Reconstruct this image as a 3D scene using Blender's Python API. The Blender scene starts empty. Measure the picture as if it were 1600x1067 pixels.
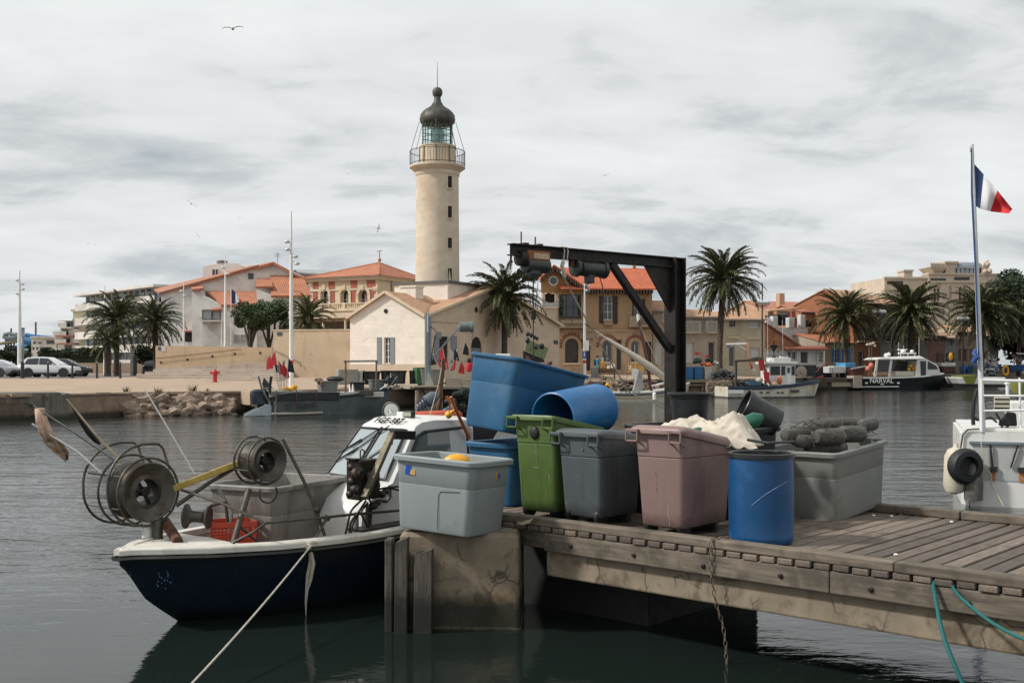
import bpy,math,random
from math import sin,cos,pi,radians,sqrt,atan2
from mathutils import Vector,Matrix,noise as mn
random.seed(7)
sc=bpy.context.scene
COL=sc.collection
# ---------------------------------------------------------------- camera, sky, sun, exposure
F,CX,HY,EYE=1700.0,800.0,572.0,2.6        # focal length in pixels of the 1600 px photograph, horizon row, eye above water
cam_d=bpy.data.cameras.new('camera');cam=bpy.data.objects.new('camera',cam_d);COL.objects.link(cam)
cam.location=(0,0,EYE);cam.rotation_euler=(pi/2,0,0)
cam_d.sensor_width=36;cam_d.lens=36*F/1600;cam_d.shift_y=(HY-533.5)/1600
cam_d.clip_start=0.1;cam_d.clip_end=6000
sc.camera=cam
sc.view_settings.view_transform='Standard';sc.view_settings.look='None'
sc.view_settings.exposure=0.0;sc.view_settings.gamma=1.0
SUN_AZ,SUN_EL=radians(100),radians(42)         # sun stands to the left of the view and a little behind the camera
def make_world():
    w=bpy.data.worlds.new('World');sc.world=w;w.use_nodes=True
    nt=w.node_tree;N=nt.nodes;L=nt.links;N.clear()
    out=N.new('ShaderNodeOutputWorld');mix=N.new('ShaderNodeMixShader')
    b1=N.new('ShaderNodeBackground');b2=N.new('ShaderNodeBackground')
    sky=N.new('ShaderNodeTexSky');sky.sky_type='NISHITA';sky.sun_disc=False
    sky.sun_elevation=SUN_EL;sky.sun_rotation=-SUN_AZ
    L.new(sky.outputs[0],b1.inputs[0]);b1.inputs[1].default_value=0.06
    tc=N.new('ShaderNodeTexCoord');sep=N.new('ShaderNodeSeparateXYZ');L.new(tc.outputs['Generated'],sep.inputs[0])
    def math_(op,a,b=None,c=None):
        n=N.new('ShaderNodeMath');n.operation=op
        for i,x in enumerate((a,b,c)):
            if x is None:continue
            if isinstance(x,(int,float)):n.inputs[i].default_value=x
            else:L.new(x,n.inputs[i])
        return n.outputs[0]
    z=math_('ADD',math_('MAXIMUM',sep.outputs[2],0.0),0.20)
    cmb=N.new('ShaderNodeCombineXYZ')
    L.new(math_('DIVIDE',sep.outputs[0],z),cmb.inputs[0]);L.new(math_('DIVIDE',sep.outputs[1],z),cmb.inputs[1])
    def noise(scale,detail,rough,off,dist=0.0,sx=1.0):
        mp=N.new('ShaderNodeMapping');mp.inputs['Location'].default_value=off;mp.inputs['Scale'].default_value=(sx,1,1)
        L.new(cmb.outputs[0],mp.inputs[0])
        t=N.new('ShaderNodeTexNoise');t.inputs['Scale'].default_value=scale;t.inputs['Detail'].default_value=detail
        t.inputs['Roughness'].default_value=rough;t.inputs['Distortion'].default_value=dist
        L.new(mp.outputs[0],t.inputs[0]);return t.outputs[0]
    def ramp(x,stops):
        r=N.new('ShaderNodeValToRGB');L.new(x,r.inputs[0]);e=r.color_ramp.elements
        while len(e)<len(stops):e.new(0.5)
        for el,(p,c) in zip(e,stops):el.position=p;el.color=(*c,1)
        return r.outputs[0]
    n1=noise(1.25,7,0.55,(3.1,1.9,0),0.5,0.72)
    n2=noise(4.2,6,0.55,(7.7,2.3,0),0.4,0.7)
    t=math_('ADD',math_('MULTIPLY',n1,0.62),math_('MULTIPLY',n2,0.38))
    lo=math_('SUBTRACT',1.0,math_('MULTIPLY',math_('MAXIMUM',sep.outputs[2],0.0),3.6))
    t=math_('SUBTRACT',t,math_('MULTIPLY',math_('MAXIMUM',lo,-0.4),0.048))
    colr=ramp(t,[(0.34,(0.43,0.485,0.525)),(0.415,(0.575,0.605,0.625)),(0.475,(0.72,0.745,0.755)),(0.60,(0.81,0.835,0.835))])
    L.new(colr,b2.inputs[0]);b2.inputs[1].default_value=SKY_K
    L.new(ramp(t,[(0.30,(0.62,)*3),(0.37,(1,1,1))]),mix.inputs[0])
    L.new(b1.outputs[0],mix.inputs[1]);L.new(b2.outputs[0],mix.inputs[2]);L.new(mix.outputs[0],out.inputs[0])
SKY_K=1.05
make_world()
sun_d=bpy.data.lights.new('sun','SUN');sun=bpy.data.objects.new('sun',sun_d);COL.objects.link(sun)
sun_d.energy=3.7;sun_d.angle=radians(5.0);sun_d.color=(1.0,0.965,0.92)
_to=Vector((-sin(SUN_AZ)*cos(SUN_EL),cos(SUN_AZ)*cos(SUN_EL),sin(SUN_EL)))   # points at the sun
sun.rotation_euler=_to.to_track_quat('Z','Y').to_euler()

# ---------------------------------------------------------------- helpers
def lin(*c,k=1.0):
    if k !=1.0:g=sum(c)/3;c=[x*.68+g*.32+4 for x in c]
    return tuple((((x/255+0.055)/1.055)**2.4 if x>10 else x/255/12.92)*k for x in c)
_m={}
def mat(name,col,rough=0.6,var=0.2,vs=3.0,bump=0.0,bs=30.0,metal=0.0,stain=None,spec=0.5,rnd=0.0,stretch=None,rust=None,tile=None,brick=None,scratch=0.0,drip=None,wet=None,crack=0.0):
    """procedural material; col is linear. stain=(colour, scale, threshold, amount), stretch=(sx,sy,sz) for wood grain,
    tile=(axis, pitch) rounded roof-tile rows, brick=(length, height, mortar colour, amount) coursed masonry on upright faces"""
    if name in _m:return _m[name]
    m=bpy.data.materials.new(name);m.use_nodes=True;nt=m.node_tree;N=nt.nodes;L=nt.links
    b=N['Principled BSDF'];b.inputs['Roughness'].default_value=rough;b.inputs['Metallic'].default_value=metal
    b.inputs['Specular IOR Level'].default_value=spec
    tc=N.new('ShaderNodeTexCoord');src=tc.outputs['Object']
    if stretch:
        mp=N.new('ShaderNodeMapping');mp.inputs['Scale'].default_value=stretch;L.new(src,mp.inputs[0]);src_s=mp.outputs[0]
    else:src_s=src
    def noise(s,d=5,r=0.6,v=None,dist=0.0):
        t=N.new('ShaderNodeTexNoise');t.inputs['Scale'].default_value=s;t.inputs['Detail'].default_value=d
        t.inputs['Roughness'].default_value=r;t.inputs['Distortion'].default_value=dist
        L.new(v or src,t.inputs[0]);return t.outputs[0]
    def mixc(fac,a,c,mode='MIX'):
        x=N.new('ShaderNodeMix');x.data_type='RGBA';x.blend_type=mode
        for sock,val in ((x.inputs[0],fac),(x.inputs[6],a),(x.inputs[7],c)):
            if isinstance(val,(int,float)):sock.default_value=val
            elif isinstance(val,tuple):sock.default_value=(*val,1)
            else:L.new(val,sock)
        return x.outputs[2]
    def mr(x,a,c,lo=0.0,hi=1.0):
        r=N.new('ShaderNodeMapRange');L.new(x,r.inputs[0])
        for i,v in enumerate((a,c,lo,hi)):r.inputs[i+1].default_value=v
        return r.outputs[0]
    c=mixc(mr(noise(vs,6,0.62,src_s),0.3,0.7),tuple(x*(1-var) for x in col),tuple(min(1,x*(1+var)) for x in col))
    height=None
    if brick:
        bw,bh,mc,amt=brick
        sp=N.new('ShaderNodeSeparateXYZ');L.new(src,sp.inputs[0])
        ad=N.new('ShaderNodeMath');ad.operation='ADD';L.new(sp.outputs[0],ad.inputs[0]);L.new(sp.outputs[1],ad.inputs[1])
        cb=N.new('ShaderNodeCombineXYZ');L.new(ad.outputs[0],cb.inputs[0]);L.new(sp.outputs[2],cb.inputs[1])
        br=N.new('ShaderNodeTexBrick');L.new(cb.outputs[0],br.inputs[0]);br.inputs['Scale'].default_value=1.0
        br.inputs['Brick Width'].default_value=bw;br.inputs['Row Height'].default_value=bh;br.inputs['Mortar Size'].default_value=0.018
        br.inputs['Color1'].default_value=(1,1,1,1);br.inputs['Color2'].default_value=(0.72,0.72,0.72,1);br.inputs['Mortar'].default_value=(*mc,1)
        br.inputs['Bias'].default_value=0.2
        c=mixc(amt,c,br.outputs[0],'MULTIPLY');height=mr(br.outputs[1],0,1,1,0)
    if tile:
        ax,pitch=tile
        w=N.new('ShaderNodeTexWave');w.wave_type='BANDS';w.bands_direction=ax;w.wave_profile='SIN'
        w.inputs['Scale'].default_value=0.3183/pitch;w.inputs['Distortion'].default_value=0.15
        L.new(src,w.inputs[0]);height=w.outputs[1]
        c=mixc(mr(w.outputs[1],0.0,0.45,0.55,0.0),c,tuple(x*0.45 for x in col))
        c=mixc(mr(noise(9,3,0.7),0.52,0.7,0,0.5),c,(min(1,col[0]*1.3),min(1,col[1]*1.5),min(1,col[2]*1.7)))
    if stain:
        for sc_,s_,th,am in ([stain] if not isinstance(stain,list) else stain):
            c=mixc(mr(noise(s_,8,0.65,None,0.4),th,th+0.12,0.0,am),c,sc_)
    if drip:# dirt and rust that has run down the face
        dc,ds,th,am=drip
        mp=N.new('ShaderNodeMapping');mp.inputs['Scale'].default_value=(ds,ds,ds*0.12);L.new(src,mp.inputs[0])
        c=mixc(mr(noise(1.0,6,0.6,mp.outputs[0]),th,th+0.2,0.0,am),c,dc)
    if scratch:
        mp=N.new('ShaderNodeMapping');mp.inputs['Scale'].default_value=(14,14,1.6);mp.inputs['Rotation'].default_value=(0.25,0.3,0);L.new(src,mp.inputs[0])
        c=mixc(mr(noise(1.0,4,0.75,mp.outputs[0]),0.66,0.72,0.0,scratch),c,tuple(min(1,x*0.6+0.25) for x in col))
    if crack:
        vo=N.new('ShaderNodeTexVoronoi');vo.feature='DISTANCE_TO_EDGE';vo.inputs['Scale'].default_value=crack
        ad=N.new('ShaderNodeMix');ad.data_type='VECTOR';ad.inputs[0].default_value=0.22
        nn=N.new('ShaderNodeTexNoise');nn.inputs['Scale'].default_value=4;nn.inputs['Detail'].default_value=6;L.new(src,nn.inputs[0])
        L.new(src,ad.inputs[4]);L.new(nn.outputs[1],ad.inputs[5]);L.new(ad.outputs[1],vo.inputs[0])
        cm=N.new('ShaderNodeMath');cm.operation='MULTIPLY';L.new(mr(vo.outputs[0],0.0,0.022,1,0),cm.inputs[0]);L.new(mr(noise(1.9,4),0.42,0.53),cm.inputs[1])
        c=mixc(mr(cm.outputs[0],0,1,0,0.85),c,tuple(x*0.15 for x in col))
    if wet:# weed and wet up to the tide line; on bins a darker bottom
        wz,wc,wid=wet
        sp=N.new('ShaderNodeSeparateXYZ');L.new(src,sp.inputs[0])
        ad=N.new('ShaderNodeMath');ad.operation='ADD';L.new(sp.outputs[2],ad.inputs[0]);L.new(mr(noise(6,6,0.7),0,1,-wid,wid),ad.inputs[1])
        c=mixc(mr(ad.outputs[0],wz-wid*0.6,wz+wid*0.6,0.92,0.0),c,wc)
    if rnd:
        oi=N.new('ShaderNodeObjectInfo');c=mixc(1.0,c,mr(oi.outputs['Random'],0,1,1-rnd,1+rnd*0.5),'MULTIPLY')
    L.new(c,b.inputs['Base Color'])
    L.new(mr(noise(vs*2.3,4),0.3,0.7,max(0.02,rough-0.1),min(1,rough+0.1)),b.inputs['Roughness'])
    if bump or height is not None:
        bn=N.new('ShaderNodeBump');bn.inputs['Strength'].default_value=0.5
        if height is not None:
            bn.inputs['Distance'].default_value=0.05 if tile else 0.012;L.new(height,bn.inputs['Height']);L.new(bn.outputs[0],b.inputs['Normal'])
        if bump:
            b2=N.new('ShaderNodeBump');b2.inputs['Strength'].default_value=0.6;b2.inputs['Distance'].default_value=bump
            L.new(noise(bs,5,0.6,src_s),b2.inputs['Height'])
            if height is not None:L.new(bn.outputs[0],b2.inputs['Normal'])
            L.new(b2.outputs[0],b.inputs['Normal'])
    _m[name]=m;return m
def glass_mat(name,col,rough=0.06,alpha=1.0):
    if name in _m:return _m[name]
    m=bpy.data.materials.new(name);m.use_nodes=True;b=m.node_tree.nodes['Principled BSDF']
    b.inputs['Base Color'].default_value=(*col,1);b.inputs['Roughness'].default_value=rough
    b.inputs['Specular IOR Level'].default_value=0.8
    b.inputs['Transmission Weight'].default_value=alpha
    _m[name]=m;return m

class MB:
    """collects shapes into one mesh"""
    def __init__(s):s.v=[];s.f=[];s.mi=[];s.sm=[];s.cur=0;s.smooth=False;s.X=None
    def add(s,vs,fs,smooth=None):
        o=len(s.v)
        if s.X is not None:vs=[s.X @ Vector(p) for p in vs]
        s.v+=[tuple(p) for p in vs];s.f+=[tuple(i+o for i in f) for f in fs]
        s.mi+=[s.cur]*len(fs);s.sm+=[s.smooth if smooth is None else smooth]*len(fs);return s
    def m(s,i):s.cur=i;return s
    def box(s,x0,x1,y0,y1,z0,z1):
        v=[(x0,y0,z0),(x1,y0,z0),(x1,y1,z0),(x0,y1,z0),(x0,y0,z1),(x1,y0,z1),(x1,y1,z1),(x0,y1,z1)]
        return s.add(v,[(0,3,2,1),(4,5,6,7),(0,1,5,4),(1,2,6,5),(2,3,7,6),(3,0,4,7)],False)
    def cbox(s,c,d):return s.box(c[0]-d[0]/2,c[0]+d[0]/2,c[1]-d[1]/2,c[1]+d[1]/2,c[2]-d[2]/2,c[2]+d[2]/2)
    def hexa(s,lo,hi):
        return s.add(list(lo)+list(hi),[(3,2,1,0),(4,5,6,7),(0,1,5,4),(1,2,6,5),(2,3,7,6),(3,0,4,7)],False)
    def bar(s,a,b,w,h=None,up=(0,0,1)):
        a=Vector(a);b=Vector(b);h=h or w;d=(b-a).normalized();u=Vector(up)
        if abs(d.dot(u))>0.98:u=Vector((1,0,0))
        r=d.cross(u).normalized()*w/2;u=r.cross(d).normalized()*h/2
        q=lambda p:[p-r-u,p+r-u,p+r+u,p-r+u]
        return s.hexa(q(a),q(b))
    def prism(s,poly,vec):
        n=len(poly);v=[Vector(p) for p in poly];v+=[p+Vector(vec) for p in v]
        return s.add(v,[tuple(range(n))[::-1],tuple(range(n,2*n))]+[(i,(i+1) % n,(i+1) % n+n,i+n) for i in range(n)],False)
    def rings(s,R,closed=True,cap0=True,cap1=True,smooth=True,loop=False):
        n=len(R[0]);v=[p for r in R for p in r];f=[]
        m=n if closed else n-1;k=len(R)
        for a in range(k if loop else k-1):
            b=(a+1) % k
            for i in range(m):j=(i+1) % n;f.append((a*n+i,a*n+j,b*n+j,b*n+i))
        s.add(v,f,smooth)
        if closed and cap0 and not loop:s.add(R[0],[tuple(range(n))[::-1]],False)
        if closed and cap1 and not loop:s.add(R[-1],[tuple(range(n))],False)
        return s
    def tube(s,pts,r,n=8,loop=False,cap=True):
        P=[Vector(p) for p in pts];k=len(P);R=[];ref=None
        for i,p in enumerate(P):
            if loop:d=P[(i+1) % k]-P[i-1]
            else:d=(P[min(i+1,k-1)]-P[max(i-1,0)])
            d=d.normalized() if d.length>1e-9 else Vector((0,0,1))
            if ref is None:ref=d.cross(Vector((0,0,1)) if abs(d.z)<0.9 else Vector((1,0,0))).normalized()
            a=(ref-d*ref.dot(d));a=a.normalized() if a.length>1e-6 else d.orthogonal().normalized();ref=a;b=d.cross(a)
            rr=r[i] if isinstance(r,(list,tuple)) else r
            R.append([p+(a*cos(2*pi*j/n)+b*sin(2*pi*j/n))*rr for j in range(n)])
        return s.rings(R,True,cap,cap,True,loop)
    def lathe(s,prof,n=24,M=None,cap0=True,cap1=True,smooth=True):
        R=[[Vector((r*cos(2*pi*j/n),r*sin(2*pi*j/n),z)) for j in range(n)] for r,z in prof]
        if M is not None:R=[[M @ p for p in r] for r in R]
        return s.rings(R,True,cap0,cap1,smooth)
    def ball(s,c,r,n=10,k=7,M=None):
        r=r if isinstance(r,(tuple,list)) else (r,r,r);c=Vector(c);R=[]
        for a in range(1,k):
            t=-pi/2+pi*a/k
            R.append([Vector((r[0]*cos(t)*cos(2*pi*j/n),r[1]*cos(t)*sin(2*pi*j/n),r[2]*sin(t))) for j in range(n)])
        top=Vector((0,0,r[2]));bot=-top
        v=[p for q in R for p in q]+[bot,top];f=[]
        for a in range(k-2):
            for i in range(n):j=(i+1) % n;f.append((a*n+i,a*n+j,(a+1)*n+j,(a+1)*n+i))
        B=len(v)-2
        for i in range(n):j=(i+1) % n;f.append((B,j,i));f.append((B+1,(k-2)*n+i,(k-2)*n+j))
        if M is not None:v=[M @ p for p in v]
        return s.add([c+p for p in v],f,True)
    def done(s,name,mats,parent=None,bevel=0.0,seg=2,loc=None,angle=40):
        me=bpy.data.meshes.new(name);me.from_pydata(s.v,[],s.f)
        for m in (mats if isinstance(mats,(list,tuple)) else [mats]):me.materials.append(m)
        me.polygons.foreach_set('material_index',s.mi);me.polygons.foreach_set('use_smooth',s.sm)
        me.update()
        if any(s.sm):me.set_sharp_from_angle(angle=radians(angle))
        o=bpy.data.objects.new(name,me);COL.objects.link(o)
        if parent is not None:o.parent=parent
        if loc is not None:o.location=loc
        if bevel:
            bv=o.modifiers.new('bevel','BEVEL');bv.width=bevel;bv.segments=seg;bv.limit_method='ANGLE';bv.angle_limit=radians(40);bv.use_clamp_overlap=True
        return o
def tag(o,label=None,cat=None,group=None,kind=None):
    if label:o['label']=label
    if cat:o['category']=cat
    if group:o['group']=group
    if kind:o['kind']=kind
    return o
def thing(name,label,cat,loc=(0,0,0),rz=0.0,group=None,rot=None):
    o=bpy.data.objects.new(name,None);COL.objects.link(o);o.empty_display_size=0.2
    o.location=loc;o.rotation_euler=rot or (0,0,rz);return tag(o,label,cat,group)
def copy_tree(o,parent=None):
    c=o.copy();COL.objects.link(c)
    if parent is not None:c.parent=parent
    for ch in [x for x in o.children]:copy_tree(ch,c)
    return c
class Frame:
    """a local frame on the ground: x along, y away, z up; turns a picture position into a local point on one of its planes"""
    def __init__(s,X,Y,yaw,z0=0.0,k=1.0):s.o=Vector((X,Y,z0));s.yaw=yaw;s.k=k;s.ax=Vector((cos(yaw),sin(yaw),0));s.ay=Vector((-sin(yaw),cos(yaw),0))
    @classmethod
    def at(c,px,Y,yaw_deg,z0):return c((px-CX)/F*Y,Y,radians(yaw_deg),z0)
    def _hit(s,px,py,n,d0):
        r=Vector(((px-CX)/F,1,(HY-py)/F));c=Vector((0,0,EYE))
        t=(d0-c.dot(n))/r.dot(n);p=c+r*t-s.o
        return Vector((p.dot(s.ax),p.dot(s.ay),p.z))/s.k
    def y(s,px,py,y=0.0):return s._hit(px,py,s.ay,s.o.dot(s.ay)+y*s.k)
    def x(s,px,py,x=0.0):return s._hit(px,py,s.ax,s.o.dot(s.ax)+x*s.k)
    def z(s,px,py,z=0.0):return s._hit(px,py,Vector((0,0,1)),s.o.z+z*s.k)
    def w(s,x,y,z):return s.o+(s.ax*x+s.ay*y+Vector((0,0,z)))*s.k
    def M(s):return Matrix.Translation(s.o) @ Matrix.Rotation(s.yaw,4,'Z') @ Matrix.Scale(s.k,4)
    def thing(s,name,label,cat,group=None):
        t=thing(name,label,cat,s.o,s.yaw,group);t.scale=(s.k,)*3;return t
def W(px,py,Y):return Vector(((px-CX)/F*Y,Y,EYE+(HY-py)/F*Y))
def G(px,py,z):Y=F*(EYE-z)/(py-HY);return Vector(((px-CX)/F*Y,Y,z))
def rrect(w,d,r,z,n=5,cx=0.0,cy=0.0):
    P=[]
    for sx,sy,a0 in ((1,1,0),(-1,1,90),(-1,-1,180),(1,-1,270)):
        for i in range(n+1):
            a=radians(a0+90*i/n);P.append(Vector((cx+sx*(w/2-r)+r*cos(a),cy+sy*(d/2-r)+r*sin(a),z)))
    return P
def sag(a,b,k,drop,out=None):
    a=Vector(a);b=Vector(b);P=[]
    for i in range(k+1):
        t=i/k;p=a.lerp(b,t);p.z-=drop*4*t*(1-t);P.append(p)
    return P
def text(body,size,M,parent,m,name='lettering',ext=0.0015,spacing=1.0,shear=0.0,off=0.0):
    cu=bpy.data.curves.new(name,'FONT');cu.body=body;cu.size=size;cu.extrude=ext;cu.align_x='CENTER';cu.align_y='CENTER'
    cu.space_character=spacing;cu.shear=shear;cu.resolution_u=3;cu.offset=off
    tmp=bpy.data.objects.new('tmp',cu);COL.objects.link(tmp);bpy.context.view_layer.update()
    me=bpy.data.meshes.new_from_object(tmp.evaluated_get(bpy.context.evaluated_depsgraph_get()));bpy.data.objects.remove(tmp);bpy.data.curves.remove(cu)
    me.materials.clear();me.materials.append(m);o=bpy.data.objects.new(name,me);COL.objects.link(o);o.parent=parent;o.matrix_local=M;return o
def facing(p,right,up):
    """matrix that stands text at p reading along right, top towards up"""
    r=Vector(right).normalized();u=Vector(up);u=(u-r*u.dot(r)).normalized();n=r.cross(u)
    return Matrix(((r.x,u.x,n.x,p[0]),(r.y,u.y,n.y,p[1]),(r.z,u.z,n.z,p[2]),(0,0,0,1)))
def TR(x=0,y=0,z=0,rx=0,ry=0,rz=0):
    return Matrix.Translation((x,y,z)) @ Matrix.Rotation(rz,4,'Z') @ Matrix.Rotation(ry,4,'Y') @ Matrix.Rotation(rx,4,'X')
BLACK=mat('black rubber',(0.012,0.013,0.013),0.6,0.3,12)
BLACKP=mat('black plastic',(0.02,0.022,0.023),0.42,0.3,6,scratch=0.3)
STEEL=mat('weathered steel',(0.085,0.078,0.064),0.5,0.35,9,0.002,40,0.55,stain=[((0.075,0.045,0.025),5,0.54,0.7),((0.14,0.13,0.11),3,0.6,0.5)])
GALV=mat('galvanised steel',(0.24,0.24,0.23),0.45,0.2,8,0.001,50,0.6)
RUST=mat('rusted steel',(0.12,0.05,0.025),0.85,0.4,12,0.004,40,0.2,stain=((0.03,0.02,0.016),7,0.5,0.8))
IRON=mat('blackened iron',(0.022,0.018,0.016),0.55,0.45,7,0.003,25,0.4,stain=((0.07,0.03,0.017),4,0.56,0.75))
WHITE=mat('white gelcoat',(0.66,0.65,0.615),0.3,0.07,2,stain=((0.42,0.36,0.27),5,0.62,0.45),drip=((0.40,0.31,0.2),4,0.62,0.35))
ROPE=mat('pale rope',(0.46,0.42,0.34),0.9,0.25,30,0.004,120)
ROPE_D=mat('dark rope',(0.06,0.06,0.05),0.9,0.4,30,0.004,120)
WHITEP=mat('white paint',(0.74,0.74,0.71),0.45,0.08,4,drip=((0.35,0.25,0.15),5,0.64,0.5))
GLASS_D=glass_mat('dark glass',(0.012,0.016,0.018),0.08,0.0)
# ---------------------------------------------------------------- water
def water():
    me=MB();me.add([(-900,-60,0),(900,-60,0),(900,1500,0),(-900,1500,0)],[(0,1,2,3)])
    m=bpy.data.materials.new('harbour water');m.use_nodes=True;nt=m.node_tree;N=nt.nodes;L=nt.links;b=N['Principled BSDF']
    b.inputs['Base Color'].default_value=(0.010,0.0155,0.0130,1);b.inputs['Roughness'].default_value=0.06;b.inputs['IOR'].default_value=1.33
    tc=N.new('ShaderNodeTexCoord')
    def nz(scale,det,sx,sy,rot,dist):
        mp=N.new('ShaderNodeMapping');mp.inputs['Scale'].default_value=(sx,sy,1);mp.inputs['Rotation'].default_value=(0,0,rot);L.new(tc.outputs['Object'],mp.inputs[0])
        t=N.new('ShaderNodeTexNoise');t.inputs['Scale'].default_value=scale;t.inputs['Detail'].default_value=det;t.inputs['Roughness'].default_value=0.55;t.inputs['Distortion'].default_value=dist
        L.new(mp.outputs[0],t.inputs[0]);return t.outputs[0]
    # calmer water close under the dock and hull, chop in the open channel
    sp=N.new('ShaderNodeSeparateXYZ');L.new(tc.outputs['Object'],sp.inputs[0])
    far=N.new('ShaderNodeMapRange');L.new(sp.outputs[1],far.inputs[0]);far.inputs[1].default_value=8.5;far.inputs[2].default_value=17;far.inputs[3].default_value=0.10;far.inputs[4].default_value=1.0
    pm=N.new('ShaderNodeMapRange');L.new(nz(0.09,3,0.5,1.0,0.3,0.4),pm.inputs[0]);pm.inputs[1].default_value=0.35;pm.inputs[2].default_value=0.62;pm.inputs[3].default_value=0.45;pm.inputs[4].default_value=1.15
    fm=N.new('ShaderNodeMath');fm.operation='MULTIPLY';L.new(far.outputs[0],fm.inputs[0]);L.new(pm.outputs[0],fm.inputs[1])
    prev=None
    for sc_,det,sx,sy,rot,dist,hgt,st in ((0.5,4,0.7,1.5,0.25,0.6,0.10,0.75),(2.0,4,0.6,1.4,-0.2,0.5,0.043,0.8),(6.5,3,0.8,1.3,0.1,0.3,0.015,0.75)):
        bp=N.new('ShaderNodeBump');bp.inputs['Distance'].default_value=hgt;L.new(nz(sc_,det,sx,sy,rot,dist),bp.inputs['Height'])
        mu=N.new('ShaderNodeMath');mu.operation='MULTIPLY';mu.inputs[1].default_value=st;L.new(fm.outputs[0],mu.inputs[0]);L.new(mu.outputs[0],bp.inputs['Strength'])
        if prev:L.new(prev,bp.inputs['Normal'])
        prev=bp.outputs[0]
    L.new(prev,b.inputs['Normal'])
    tag(me.done('water',m),'grey green harbour water with small wind ripples',None,None,'structure')
water()
K=1.13                                             # the far bank stands this much farther than first paced out
class FF(Frame):
    def __init__(s,X,Y,yaw,z0=0.0):super().__init__(X*K,Y*K,yaw,z0)
    @classmethod
    def at(c,px,Y,yaw_deg,z0):return c((px-CX)/F*Y,Y,radians(yaw_deg),z0)
def FW(px,py,Y):return W(px,py,Y*K)
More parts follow.
